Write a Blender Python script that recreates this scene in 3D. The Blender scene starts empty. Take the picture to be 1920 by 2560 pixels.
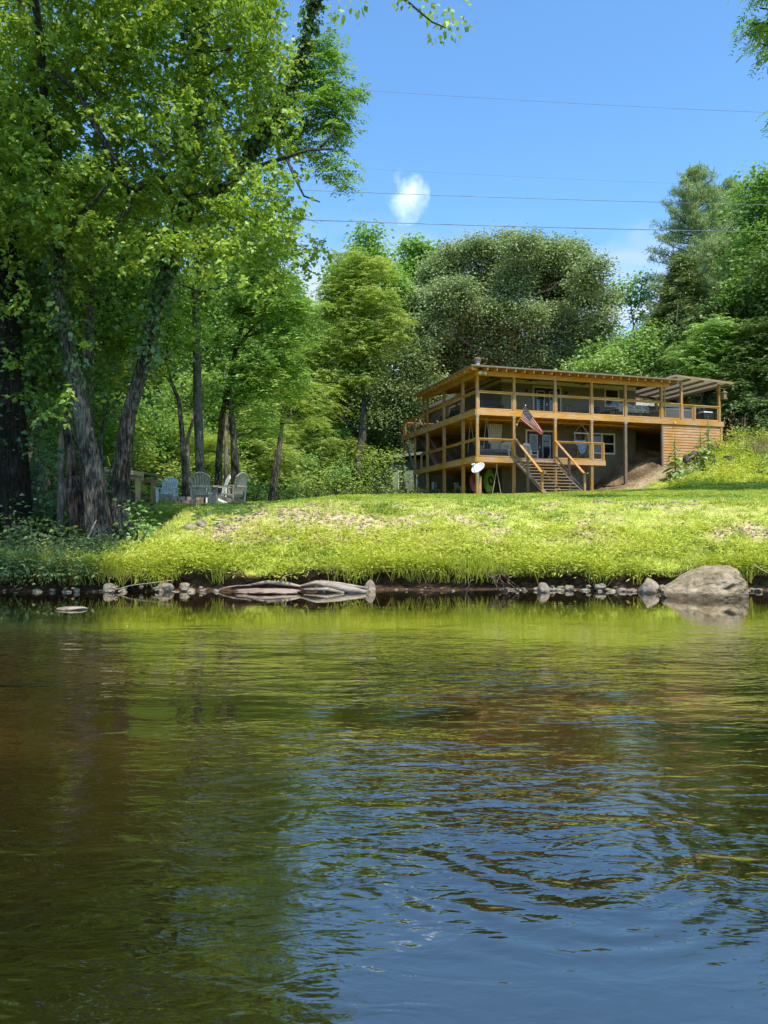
import bpy, bmesh, math, random
import numpy as np
from mathutils import Vector, Matrix

rng = np.random.default_rng(7)
random.seed(7)
SC = bpy.context.scene
COL = SC.collection
R = math.radians

# ------------------------------------------------------------------ camera
FPX = 1850.0
CAM = Vector((0.0, 0.0, 1.2))
PITCH = math.atan(45.0 / FPX)
cd = bpy.data.cameras.new('camera')
cd.sensor_fit = 'VERTICAL'
cd.sensor_height = 36.0
cd.lens = 36.0 * FPX / 2560.0
cd.clip_start = 0.05
cd.clip_end = 9000.0
cam = bpy.data.objects.new('camera', cd)
COL.objects.link(cam)
cam.location = CAM
cam.rotation_euler = (math.pi / 2 + PITCH, 0, 0)
SC.camera = cam
SC.view_settings.view_transform = 'Standard'
SC.view_settings.look = 'None'
SC.view_settings.exposure = 0
SC.view_settings.gamma = 1
SC.render.engine = 'CYCLES'
SC.cycles.max_bounces = 8
SC.cycles.diffuse_bounces = 4
SC.cycles.glossy_bounces = 3
SC.cycles.transmission_bounces = 4
SC.cycles.transparent_max_bounces = 8
SC.cycles.caustics_reflective = False
SC.cycles.caustics_refractive = False
SC.cycles.use_denoising = True


def at(px, py, Y):
    """world point at world depth Y along the sight line of a place measured in the photograph"""
    a = (px - 960.0) / FPX
    b = (1280.0 - py) / FPX
    dy = math.cos(PITCH) - b * math.sin(PITCH)
    dz = math.sin(PITCH) + b * math.cos(PITCH)
    s = Y / dy
    return Vector((a * s, Y, CAM.z + dz * s))


# ------------------------------------------------------------------ bookkeeping
def tag(o, label=None, cat=None, group=None, kind=None):
    if label: o['label'] = label
    if cat: o['category'] = cat
    if group: o['group'] = group
    if kind: o['kind'] = kind
    return o


def empty(name, loc=(0, 0, 0), rz=0.0, label=None, cat=None, group=None, scale=1.0):
    o = bpy.data.objects.new(name, None)
    o.empty_display_size = 0.2
    COL.objects.link(o)
    o.location = loc
    o.rotation_euler = (0, 0, rz)
    o.scale = (scale, scale, scale) if not hasattr(scale, '__len__') else scale
    return tag(o, label, cat, group)


def copy_tree(o, parent=None):
    c = o.copy()
    COL.objects.link(c)
    c.parent = parent
    for ch in list(o.children):
        copy_tree(ch, c)
    return c


class MB:
    """collects shapes and links them as ONE mesh object"""
    def __init__(s):
        s.v = []; s.f = []; s.mi = []

    def add(s, verts, faces, mi=0):
        n = len(s.v)
        s.v.extend([tuple(p) for p in verts])
        for f in faces:
            s.f.append(tuple(n + i for i in f)); s.mi.append(mi)

    def box(s, x0, x1, y0, y1, z0, z1, mi=0):
        vs = [(x0, y0, z0), (x1, y0, z0), (x1, y1, z0), (x0, y1, z0), (x0, y0, z1), (x1, y0, z1), (x1, y1, z1), (x0, y1, z1)]
        s.add(vs, [(0, 3, 2, 1), (4, 5, 6, 7), (0, 1, 5, 4), (1, 2, 6, 5), (2, 3, 7, 6), (3, 0, 4, 7)], mi)
        return s

    def bar(s, a, b, w, h, up=(0, 0, 1), mi=0):
        a = Vector(a); b = Vector(b); d = (b - a).normalized(); up = Vector(up)
        r = d.cross(up)
        if r.length < 1e-4: r = d.cross(Vector((0, 1, 0)))
        r.normalize(); u = r.cross(d).normalized()
        vs = []
        for p in (a, b):
            for sx, sy in ((-1, -1), (1, -1), (1, 1), (-1, 1)):
                vs.append(p + r * (sx * w / 2) + u * (sy * h / 2))
        s.add(vs, [(0, 1, 2, 3), (7, 6, 5, 4), (0, 4, 5, 1), (1, 5, 6, 2), (2, 6, 7, 3), (3, 7, 4, 0)], mi)
        return s

    def tube(s, pts, radii, n=8, rough=0.0, seed=0, mi=0, cap=True):
        pts = [Vector(p) for p in pts]
        rr = random.Random(seed)
        base = len(s.v)
        prev = None
        for i, p in enumerate(pts):
            d = (pts[min(i + 1, len(pts) - 1)] - pts[max(i - 1, 0)]).normalized()
            if prev is None:
                r = d.cross(Vector((0, 1, 0.2)))
                if r.length < 0.05: r = d.cross(Vector((1, 0, 0)))
            else:
                r = prev - d * prev.dot(d)
            r.normalize(); prev = r
            u = d.cross(r)
            for k in range(n):
                a = 2 * math.pi * k / n
                q = radii[i] * (1 + rough * (rr.random() - 0.5) * 2)
                s.v.append(tuple(p + (r * math.cos(a) + u * math.sin(a)) * q))
        for i in range(len(pts) - 1):
            for k in range(n):
                k2 = (k + 1) % n
                s.f.append((base + i * n + k, base + i * n + k2, base + (i + 1) * n + k2, base + (i + 1) * n + k)); s.mi.append(mi)
        if cap:
            s.f.append(tuple(base + k for k in reversed(range(n)))); s.mi.append(mi)
            e = base + (len(pts) - 1) * n
            s.f.append(tuple(e + k for k in range(n))); s.mi.append(mi)
        return s

    def lathe(s, prof, n=16, cx=0, cy=0, mi=0, z0=0):
        base = len(s.v)
        for (r, z) in prof:
            for k in range(n):
                a = 2 * math.pi * k / n
                s.v.append((cx + r * math.cos(a), cy + r * math.sin(a), z + z0))
        for i in range(len(prof) - 1):
            for k in range(n):
                k2 = (k + 1) % n
                s.f.append((base + i * n + k, base + i * n + k2, base + (i + 1) * n + k2, base + (i + 1) * n + k)); s.mi.append(mi)
        return s

    def build(s, name, mats, parent=None, smooth=False, loc=None, rz=0):
        me = bpy.data.meshes.new(name)
        me.from_pydata(s.v, [], s.f)
        if not isinstance(mats, (list, tuple)): mats = [mats]
        for m in mats: me.materials.append(m)
        if len(mats) > 1: me.polygons.foreach_set('material_index', s.mi)
        if smooth: me.polygons.foreach_set('use_smooth', [True] * len(me.polygons))
        me.update()
        o = bpy.data.objects.new(name, me)
        COL.objects.link(o)
        if parent is not None: o.parent = parent
        if loc is not None: o.location = loc
        if rz: o.rotation_euler = (0, 0, rz)
        return o


def np_mesh(name, V, F, mat, parent=None, face_attr=None, smooth=False, vcol=None, loc=None):
    """fast mesh from numpy arrays, every face with the same number of corners"""
    me = bpy.data.meshes.new(name)
    nv, nf, k = len(V), len(F), F.shape[1]
    me.vertices.add(nv)
    me.vertices.foreach_set('co', np.ascontiguousarray(V, dtype=np.float32).ravel())
    me.loops.add(nf * k)
    me.loops.foreach_set('vertex_index', np.ascontiguousarray(F, dtype=np.int32).ravel())
    me.polygons.add(nf)
    me.polygons.foreach_set('loop_start', np.arange(0, nf * k, k, dtype=np.int32))
    me.update(calc_edges=True)
    if smooth: me.polygons.foreach_set('use_smooth', np.ones(nf, dtype=bool))
    if face_attr is not None:
        a = me.attributes.new('rnd', 'FLOAT', 'FACE')
        a.data.foreach_set('value', np.ascontiguousarray(face_attr, dtype=np.float32))
    if vcol is not None:
        for nm, arr in vcol.items():
            a = me.attributes.new(nm, 'FLOAT', 'POINT')
            a.data.foreach_set('value', np.ascontiguousarray(arr, dtype=np.float32))
    me.materials.append(mat)
    o = bpy.data.objects.new(name, me)
    COL.objects.link(o)
    if parent is not None: o.parent = parent
    if loc is not None: o.location = loc
    return o


# ------------------------------------------------------------------ numpy noise
def _hash(i, j, k, seed):
    h = (i * 374761393 + j * 668265263 + k * 2147483647 + seed * 974634777) & 0xFFFFFFFF
    h = ((h ^ (h >> 13)) * 1274126177) & 0xFFFFFFFF
    return ((h ^ (h >> 16)) & 0xFFFF) / 65535.0


def vnoise(x, y, z=0.0, seed=0):
    x = np.asarray(x, float); y = np.asarray(y, float); z = np.zeros_like(x) + z
    xi = np.floor(x).astype(np.int64); yi = np.floor(y).astype(np.int64); zi = np.floor(z).astype(np.int64)
    fx, fy, fz = x - xi, y - yi, z - zi
    fx = fx * fx * (3 - 2 * fx); fy = fy * fy * (3 - 2 * fy); fz = fz * fz * (3 - 2 * fz)
    out = 0
    for a in (0, 1):
        for b in (0, 1):
            for c in (0, 1):
                w = (fx if a else 1 - fx) * (fy if b else 1 - fy) * (fz if c else 1 - fz)
                out = out + w * _hash(xi + a, yi + b, zi + c, seed)
    return out


def fbm(x, y, z=0.0, seed=0, oct=4):
    s = 0; a = 0.5; t = 0
    for o in range(oct):
        s = s + a * vnoise(np.asarray(x) * 2 ** o, np.asarray(y) * 2 ** o, np.asarray(z) * 2 ** o, seed + o * 17)
        t += a; a *= 0.5
    return s / t


def sstep(a, b, x):
    t = np.clip((np.asarray(x, float) - a) / (b - a), 0, 1)
    return t * t * (3 - 2 * t)


# ------------------------------------------------------------------ materials
def mat_new(name):
    m = bpy.data.materials.new(name); m.use_nodes = True
    nt = m.node_tree; nt.nodes.clear()
    out = nt.nodes.new('ShaderNodeOutputMaterial')
    return m, nt, out


def nd(nt, typ, **kw):
    n = nt.nodes.new(typ)
    for k, v in kw.items():
        if k.startswith('i_'):
            n.inputs[k[2:].replace('_', ' ')].default_value = v
        else:
            setattr(n, k, v)
    return n


def ramp(nt, stops):
    n = nt.nodes.new('ShaderNodeValToRGB')
    e = n.color_ramp.elements
    while len(e) < len(stops): e.new(0.5)
    for el, (p, c) in zip(e, stops):
        el.position = p; el.color = (c[0], c[1], c[2], 1)
    return n


def coords(nt, scale=(1, 1, 1), kind='Object'):
    tc = nt.nodes.new('ShaderNodeTexCoord')
    mp = nt.nodes.new('ShaderNodeMapping')
    mp.inputs['Scale'].default_value = scale
    nt.links.new(tc.outputs[kind], mp.inputs['Vector'])
    return mp.outputs['Vector']


def M_surface(name, c1, c2, scale=4.0, stretch=(1, 1, 1), rough=0.7, bump=0.02, spec=0.3, c3=None, detail=6.0, metallic=0.0, bscale=None, wet=None, vary=0.0):
    """principled surface, colour wandering between c1, c2 (c3) by noise, with a bump"""
    m, nt, out = mat_new(name)
    L = nt.links.new
    p = nt.nodes.new('ShaderNodeBsdfPrincipled')
    v = coords(nt, stretch)
    no = nd(nt, 'ShaderNodeTexNoise'); no.inputs['Scale'].default_value = scale; no.inputs['Detail'].default_value = detail
    no.inputs['Roughness'].default_value = 0.65
    L(v, no.inputs['Vector'])
    st = [(0.3, c1), (0.7, c2)] if c3 is None else [(0.28, c1), (0.5, c2), (0.74, c3)]
    r = ramp(nt, st)
    L(no.outputs['Fac'], r.inputs['Fac'])
    if wet:       # darker band where the river has wetted it
        ge = nt.nodes.new('ShaderNodeNewGeometry'); sp = nt.nodes.new('ShaderNodeSeparateXYZ'); L(ge.outputs['Position'], sp.inputs[0])
        ja = nd(nt, 'ShaderNodeMath', operation='MULTIPLY_ADD'); ja.inputs[1].default_value = -0.08; L(no.outputs['Fac'], ja.inputs[0]); L(sp.outputs['Z'], ja.inputs[2])
        wr = nd(nt, 'ShaderNodeMapRange', interpolation_type='SMOOTHSTEP'); L(ja.outputs[0], wr.inputs[0])
        wr.inputs[1].default_value = wet - 0.05; wr.inputs[2].default_value = wet + 0.02; wr.inputs[3].default_value = 0.4; wr.inputs[4].default_value = 1.0
        mw = nd(nt, 'ShaderNodeMix', data_type='RGBA', blend_type='MULTIPLY'); mw.inputs[0].default_value = 1
        L(r.outputs['Color'], mw.inputs[6]); L(wr.outputs[0], mw.inputs[7]); L(mw.outputs[2], p.inputs['Base Color'])
    else:
        L(r.outputs['Color'], p.inputs['Base Color'])
    if vary:      # every board a little different, some greyed by weather
        oi = nt.nodes.new('ShaderNodeObjectInfo')
        vr = nd(nt, 'ShaderNodeMapRange'); L(oi.outputs['Random'], vr.inputs[0]); vr.inputs[3].default_value = 1.0 - vary; vr.inputs[4].default_value = 1.0 + vary * 0.2
        hv = nt.nodes.new('ShaderNodeHueSaturation'); L(r.outputs['Color'], hv.inputs['Color']); L(vr.outputs[0], hv.inputs['Value'])
        n3 = nd(nt, 'ShaderNodeTexNoise'); n3.inputs['Scale'].default_value = 0.9; n3.inputs['Detail'].default_value = 4; L(coords(nt), n3.inputs['Vector'])
        sr = nd(nt, 'ShaderNodeMapRange'); L(n3.outputs['Fac'], sr.inputs[0]); sr.inputs[1].default_value = 0.35; sr.inputs[2].default_value = 0.65; sr.inputs[3].default_value = 0.86; sr.inputs[4].default_value = 1.16
        L(sr.outputs[0], hv.inputs['Saturation']); L(hv.outputs[0], p.inputs['Base Color'])
    p.inputs['Roughness'].default_value = rough
    p.inputs['Metallic'].default_value = metallic
    p.inputs['Specular IOR Level'].default_value = spec
    if bump:
        n2 = nd(nt, 'ShaderNodeTexNoise'); n2.inputs['Scale'].default_value = bscale or scale * 3; n2.inputs['Detail'].default_value = 5
        L(v, n2.inputs['Vector'])
        b = nd(nt, 'ShaderNodeBump'); b.inputs['Distance'].default_value = bump; b.inputs['Strength'].default_value = 1.0
        L(n2.outputs['Fac'], b.inputs['Height'])
        L(b.outputs['Normal'], p.inputs['Normal'])
    L(p.outputs[0], out.inputs[0])
    return m


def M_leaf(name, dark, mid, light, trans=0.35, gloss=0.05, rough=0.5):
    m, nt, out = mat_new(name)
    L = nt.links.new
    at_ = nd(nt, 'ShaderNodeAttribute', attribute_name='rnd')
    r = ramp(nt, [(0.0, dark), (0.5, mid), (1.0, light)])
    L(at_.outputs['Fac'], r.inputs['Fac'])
    d = nt.nodes.new('ShaderNodeBsdfDiffuse'); t = nt.nodes.new('ShaderNodeBsdfTranslucent')
    g = nt.nodes.new('ShaderNodeBsdfGlossy'); g.inputs['Roughness'].default_value = rough
    g.inputs['Color'].default_value = (0.8, 0.85, 0.8, 1)
    L(r.outputs['Color'], d.inputs['Color'])
    mul = nd(nt, 'ShaderNodeMix', data_type='RGBA', blend_type='MULTIPLY')
    mul.inputs[0].default_value = 1.0
    L(r.outputs['Color'], mul.inputs[6]); mul.inputs[7].default_value = (1.1, 1.15, 0.62, 1)
    L(mul.outputs[2], t.inputs['Color'])
    mx = nt.nodes.new('ShaderNodeMixShader'); mx.inputs[0].default_value = trans
    L(d.outputs[0], mx.inputs[1]); L(t.outputs[0], mx.inputs[2])
    mx2 = nt.nodes.new('ShaderNodeMixShader'); mx2.inputs[0].default_value = gloss
    L(mx.outputs[0], mx2.inputs[1]); L(g.outputs[0], mx2.inputs[2])
    L(mx2.outputs[0], out.inputs[0])
    return m


def M_bark(name, c1, c2, c3, sc=1.0):
    m, nt, out = mat_new(name)
    L = nt.links.new
    p = nt.nodes.new('ShaderNodeBsdfPrincipled'); p.inputs['Roughness'].default_value = 0.9
    p.inputs['Specular IOR Level'].default_value = 0.15
    v = coords(nt, (13 * sc, 13 * sc, 2.6 * sc))
    n1 = nd(nt, 'ShaderNodeTexNoise'); n1.inputs['Scale'].default_value = 1.6; n1.inputs['Detail'].default_value = 8; n1.inputs['Roughness'].default_value = 0.7
    L(v, n1.inputs['Vector'])
    v2 = coords(nt, (1, 1, 0.6))
    n2 = nd(nt, 'ShaderNodeTexNoise'); n2.inputs['Scale'].default_value = 1.7; n2.inputs['Detail'].default_value = 5
    L(v2, n2.inputs['Vector'])
    ad = nd(nt, 'ShaderNodeMath', operation='MULTIPLY_ADD'); ad.inputs[1].default_value = 0.3
    L(n2.outputs['Fac'], ad.inputs[0])
    m2 = nd(nt, 'ShaderNodeMath', operation='MULTIPLY'); m2.inputs[1].default_value = 0.72
    L(n1.outputs['Fac'], m2.inputs[0]); L(m2.outputs[0], ad.inputs[2])
    r = ramp(nt, [(0.43, c1), (0.51, c2), (0.6, c3)])
    L(ad.outputs[0], r.inputs['Fac']); L(r.outputs['Color'], p.inputs['Base Color'])
    b = nd(nt, 'ShaderNodeBump'); b.inputs['Distance'].default_value = 0.12; b.inputs['Strength'].default_value = 1.0
    L(n1.outputs['Fac'], b.inputs['Height']); L(b.outputs['Normal'], p.inputs['Normal'])
    L(p.outputs[0], out.inputs[0])
    return m


def M_wood(name, c1, c2, c3, axis='u', rough=0.65):
    st = {'u': (0.7, 9, 9), 'v': (9, 0.7, 9), 'z': (9, 9, 0.7)}[axis]
    return M_surface(name, c1, c2, 2.2, st, rough, 0.006, 0.25, c3, vary=0.2)


MAT = {}
def mk():
    w1, w2, w3 = (0.42, 0.2, 0.055), (0.62, 0.32, 0.1), (0.74, 0.43, 0.16)
    MAT['wood_u'] = M_wood('cedar_along', w1, w2, w3, 'u')
    MAT['wood_v'] = M_wood('cedar_across', w1, w2, w3, 'v')
    MAT['wood_z'] = M_wood('cedar_upright', (0.27, 0.14, 0.05), (0.46, 0.25, 0.09), (0.56, 0.34, 0.15), 'z')
    MAT['roofwood'] = M_wood('roof_boards', (0.36, 0.18, 0.04), (0.52, 0.28, 0.07), (0.6, 0.34, 0.1), 'u')
    MAT['oldwood'] = M_wood('weathered_wood', (0.12, 0.09, 0.06), (0.24, 0.17, 0.11), (0.36, 0.28, 0.2), 'z')
    MAT['tread'] = M_wood('tread_boards', (0.2, 0.13, 0.075), (0.34, 0.23, 0.14), (0.46, 0.34, 0.23), 'u')
    MAT['redwood'] = M_wood('red_stained', (0.3, 0.09, 0.035), (0.45, 0.16, 0.06), (0.55, 0.24, 0.1), 'u')
    MAT['siding_board'] = M_wood('cedar_siding', (0.36, 0.17, 0.06), (0.52, 0.27, 0.11), (0.6, 0.36, 0.17), 'u')
    MAT['wall'] = M_surface('tan_siding', (0.17, 0.15, 0.11), (0.22, 0.195, 0.14), 1.5, (1, 1, 4), 0.7, 0.004)
    MAT['stucco'] = M_surface('tan_stucco', (0.11, 0.09, 0.055), (0.18, 0.15, 0.09), 1.1, (1, 1, 1), 0.85, 0.01, 0.2)
    MAT['palegreen'] = M_surface('pale_green_wall', (0.2, 0.235, 0.18), (0.27, 0.31, 0.24), 1.0, (1, 1, 3), 0.75, 0.004)
    MAT['white'] = M_surface('white_paint', (0.68, 0.67, 0.63), (0.8, 0.79, 0.75), 3.0, (1, 1, 1), 0.5, 0.001)
    MAT['cream'] = M_surface('cream_trim', (0.6, 0.57, 0.45), (0.7, 0.67, 0.55), 3.0, (1, 1, 1), 0.5, 0.001)
    MAT['black'] = M_surface('black_paint', (0.01, 0.01, 0.011), (0.02, 0.02, 0.02), 4.0, (1, 1, 1), 0.4, 0.0)
    MAT['darkfabric'] = M_surface('dark_fabric', (0.014, 0.017, 0.024), (0.035, 0.04, 0.05), 6.0, (1, 1, 1), 0.9, 0.003)
    MAT['metal'] = M_surface('galvanised', (0.42, 0.43, 0.44), (0.6, 0.61, 0.62), 5.0, (1, 1, 1), 0.4, 0.0, 0.5, metallic=0.7)
    MAT['wire'] = M_surface('wire_metal', (0.12, 0.115, 0.105), (0.18, 0.17, 0.16), 5.0, (1, 1, 1), 0.45, 0.0, 0.5, metallic=0.4)
    MAT['shingle'] = M_surface('brown_shingles', (0.34, 0.18, 0.11), (0.5, 0.3, 0.2), 9.0, (1, 3, 1), 0.9, 0.01)
    MAT['roofmetal'] = M_surface('roof_sheet', (0.16, 0.13, 0.09), (0.26, 0.21, 0.15), 2.0, (1, 1, 1), 0.6, 0.003)
    MAT['ceiling_white'] = M_surface('pale_ceiling', (0.6, 0.58, 0.52), (0.7, 0.68, 0.62), 2.0, (1, 6, 1), 0.6, 0.003)
    MAT['tub'] = M_surface('tub_panel', (0.34, 0.32, 0.28), (0.42, 0.4, 0.36), 2.0, (12, 12, 1), 0.6, 0.004)
    MAT['tubcover'] = M_surface('tub_cover', (0.5, 0.48, 0.42), (0.6, 0.57, 0.5), 2.0, (1, 1, 1), 0.5, 0.003)
    MAT['dirt'] = M_surface('bare_dirt', (0.2, 0.11, 0.055), (0.42, 0.26, 0.14), 3.0, (1, 1, 1), 0.95, 0.05, 0.1, (0.55, 0.38, 0.24))
    MAT['rock'] = M_surface('boulder_rock', (0.1, 0.066, 0.034), (0.36, 0.265, 0.155), 4.2, (1, 1, 1.5), 0.95, 0.09, 0.1, (0.6, 0.48, 0.32), 12.0, bscale=6, wet=0.07)
    MAT['rock2'] = M_surface('bank_rock', (0.11, 0.08, 0.055), (0.28, 0.215, 0.15), 6.0, (1, 1, 1), 0.9, 0.03, 0.15, (0.56, 0.47, 0.35), 9.0)
    MAT['rock_wet'] = M_surface('bank_stone_rock', (0.12, 0.088, 0.06), (0.3, 0.235, 0.165), 6.0, (1, 1, 1), 0.85, 0.03, 0.2, (0.58, 0.49, 0.37), 9.0, wet=0.0)
    MAT['rockpink'] = M_surface('wet_slab_rock', (0.16, 0.1, 0.07), (0.33, 0.22, 0.16), 3.0, (1, 1, 3), 0.7, 0.02, 0.35, (0.44, 0.32, 0.25), 8.0)
    MAT['driftwood'] = M_surface('driftwood', (0.2, 0.15, 0.1), (0.4, 0.32, 0.23), 2.5, (1, 6, 6), 0.9, 0.02, 0.15, (0.52, 0.43, 0.33))
    MAT['taupe'] = M_surface('taupe_plastic', (0.32, 0.27, 0.215), (0.42, 0.355, 0.29), 3.0, (1, 1, 1), 0.4, 0.0, 0.4)
    MAT['paleblue'] = M_surface('pale_blue_plastic', (0.6, 0.66, 0.7), (0.7, 0.75, 0.78), 3.0, (1, 1, 1), 0.4, 0.0, 0.4)
    MAT['lightgrey'] = M_surface('light_grey_plastic', (0.72, 0.71, 0.68), (0.8, 0.79, 0.76), 3.0, (1, 1, 1), 0.4, 0.0, 0.4)
    MAT['brick'] = M_surface('pit_stone', (0.34, 0.22, 0.16), (0.5, 0.36, 0.28), 6.0, (1, 1, 1), 0.9, 0.01)
    MAT['newwood'] = M_wood('pale_timber', (0.4, 0.27, 0.12), (0.52, 0.38, 0.2), (0.6, 0.46, 0.27), 'z')
    MAT['bark'] = M_bark('dark_bark', (0.022, 0.018, 0.013), (0.095, 0.078, 0.058), (0.27, 0.23, 0.18))
    MAT['bark_shaded'] = M_bark('shaded_bark', (0.008, 0.007, 0.004), (0.025, 0.02, 0.013), (0.06, 0.05, 0.035))  # bark darkened: the deep shade on the left edge trunk is in this colour
    MAT['bark_grey'] = M_bark('grey_bark', (0.05, 0.045, 0.038), (0.13, 0.118, 0.1), (0.25, 0.23, 0.2), 1.3)
    MAT['bark_pale'] = M_bark('pale_peeling_bark', (0.12, 0.09, 0.06), (0.28, 0.22, 0.16), (0.46, 0.4, 0.32), 0.7)
    MAT['stump'] = M_bark('rotten_stump_wood', (0.03, 0.02, 0.014), (0.12, 0.075, 0.05), (0.28, 0.2, 0.15), 0.8)
    MAT['kayak_green'] = M_surface('lime_plastic', (0.16, 0.3, 0.02), (0.22, 0.38, 0.03), 2.0, (1, 1, 1), 0.35, 0.0, 0.5)
    MAT['kayak_red'] = M_surface('rust_plastic', (0.22, 0.05, 0.02), (0.3, 0.08, 0.03), 2.0, (1, 1, 1), 0.35, 0.0, 0.5)
    MAT['denim'] = M_surface('blue_cotton', (0.1, 0.22, 0.42), (0.38, 0.52, 0.66), 7.0, (1, 1, 3), 0.9, 0.004)
    MAT['rope'] = M_surface('rope', (0.45, 0.4, 0.3), (0.6, 0.55, 0.42), 20.0, (1, 1, 1), 0.9, 0.0)
    MAT['curtain'] = M_surface('white_curtain', (0.55, 0.5, 0.42), (0.66, 0.62, 0.53), 2.0, (14, 14, 0.4), 0.9, 0.01)
    MAT['cable'] = M_surface('power_cable', (0.06, 0.07, 0.09), (0.3, 0.33, 0.37), 1.2, (1, 1, 1), 0.4, 0.0, 0.5)
    MAT['cable_thin'] = M_surface('bare_cable', (0.12, 0.15, 0.2), (0.2, 0.24, 0.3), 1.0, (1, 1, 1), 0.5, 0.0, 0.5)
    # leaves
    MAT['lf_syc'] = M_leaf('sycamore_leaf', (0.12, 0.22, 0.03), (0.31, 0.45, 0.055), (0.55, 0.66, 0.11), 0.42, 0.05)
    MAT['lf_wal'] = M_leaf('walnut_leaf', (0.13, 0.25, 0.05), (0.26, 0.43, 0.08), (0.45, 0.62, 0.14), 0.36, 0.04)
    MAT['lf_ivy'] = M_leaf('ivy_leaf', (0.05, 0.12, 0.03), (0.1, 0.2, 0.045), (0.18, 0.3, 0.07), 0.2, 0.08)
    MAT['lf_for'] = M_leaf('forest_leaf', (0.08, 0.17, 0.035), (0.22, 0.38, 0.07), (0.45, 0.59, 0.13), 0.42, 0.04)
    MAT['lf_loc'] = M_leaf('locust_leaf', (0.22, 0.31, 0.055), (0.38, 0.47, 0.09), (0.55, 0.62, 0.16), 0.4, 0.03)
    MAT['lf_pop'] = M_leaf('poplar_leaf', (0.15, 0.29, 0.06), (0.29, 0.46, 0.1), (0.46, 0.61, 0.19), 0.38, 0.04)
    MAT['lf_oak'] = M_leaf('oak_leaf', (0.23, 0.29, 0.12), (0.34, 0.41, 0.18), (0.43, 0.5, 0.25), 0.25, 0.012)
    MAT['lf_pine'] = M_leaf('pine_needle', (0.14, 0.21, 0.09), (0.3, 0.39, 0.16), (0.46, 0.52, 0.22), 0.25, 0.03)
    MAT['lf_hem'] = M_leaf('hemlock_and_shade_leaf', (0.06, 0.1, 0.035), (0.16, 0.22, 0.07), (0.34, 0.4, 0.13), 0.2, 0.03)  # hemlock needles, also foliage whose shade is put into the leaf colour
    MAT['lf_dark'] = M_leaf('shade_leaf', (0.055, 0.11, 0.03), (0.13, 0.21, 0.05), (0.28, 0.38, 0.1), 0.32, 0.04)  # darker leaf copy, shade of the deep foliage put into the colour
    MAT['lf_weed'] = M_leaf('weed_leaf', (0.29, 0.35, 0.035), (0.58, 0.62, 0.07), (0.78, 0.72, 0.15), 0.4, 0.03)
    MAT['lf_mull'] = M_leaf('mullein_leaf', (0.2, 0.28, 0.1), (0.4, 0.5, 0.2), (0.58, 0.66, 0.32), 0.3, 0.03)
    MAT['lf_dry'] = M_leaf('dry_stalk', (0.24, 0.168, 0.084), (0.408, 0.312, 0.168), (0.576, 0.48, 0.288), 0.3, 0.02)
    MAT['grass'] = M_leaf('grass_blade', (0.3, 0.35, 0.05), (0.57, 0.62, 0.11), (0.84, 0.79, 0.32), 0.4, 0.03)
    MAT['lf_floor'] = M_leaf('forest_herbs', (0.06, 0.09, 0.02), (0.15, 0.2, 0.04), (0.36, 0.38, 0.1), 0.35, 0.03)
mk()


def M_glass(name):
    m, nt, out = mat_new(name)
    p = nt.nodes.new('ShaderNodeBsdfPrincipled')
    v = coords(nt, (1, 1, 1))
    n = nd(nt, 'ShaderNodeTexNoise'); n.inputs['Scale'].default_value = 1.5
    nt.links.new(v, n.inputs['Vector'])
    r = ramp(nt, [(0.35, (0.006, 0.007, 0.009)), (0.7, (0.03, 0.034, 0.04))])
    nt.links.new(n.outputs['Fac'], r.inputs['Fac']); nt.links.new(r.outputs['Color'], p.inputs['Base Color'])
    p.inputs['Roughness'].default_value = 0.06
    p.inputs['Specular IOR Level'].default_value = 0.6
    nt.links.new(p.outputs[0], out.inputs[0])
    return m
MAT['glass'] = M_glass('dark_window_glass')

# ------------------------------------------------------------------ sun, sky, cloud
SUN_EL, SUN_AZ = R(61), R(24)      # azimuth measured to the right of straight behind the viewpoint
to_sun = Vector((math.sin(SUN_AZ) * math.cos(SUN_EL), -math.cos(SUN_AZ) * math.cos(SUN_EL), math.sin(SUN_EL)))
sl = bpy.data.lights.new('sun', 'SUN'); sl.energy = 5.0; sl.angle = R(0.5); sl.color = (1.0, 0.95, 0.86)
so = bpy.data.objects.new('sun', sl); COL.objects.link(so)
so.rotation_euler = to_sun.to_track_quat('Z', 'Y').to_euler(); so.location = to_sun * 100

W = bpy.data.worlds.new('World'); SC.world = W; W.use_nodes = True
nt = W.node_tree; nt.nodes.clear()
wo = nt.nodes.new('ShaderNodeOutputWorld'); bg = nt.nodes.new('ShaderNodeBackground')
sky = nt.nodes.new('ShaderNodeTexSky'); sky.sky_type = 'NISHITA'; sky.sun_disc = False
sky.sun_elevation = SUN_EL; sky.sun_rotation = math.pi - SUN_AZ
sky.air_density = 1.0; sky.dust_density = 0.6; sky.ozone_density = 1.5; sky.altitude = 600
bg.inputs['Strength'].default_value = 0.15
hs = nt.nodes.new('ShaderNodeHueSaturation'); hs.inputs['Saturation'].default_value = 1.0; hs.inputs['Value'].default_value = 1.25
nt.links.new(sky.outputs[0], hs.inputs['Color'])
mulw = nd(nt, 'ShaderNodeMix', data_type='RGBA', blend_type='MULTIPLY'); mulw.inputs[0].default_value = 1
nt.links.new(hs.outputs[0], mulw.inputs[6]); mulw.inputs[7].default_value = (1.06, 1.52, 1.75, 1)
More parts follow.
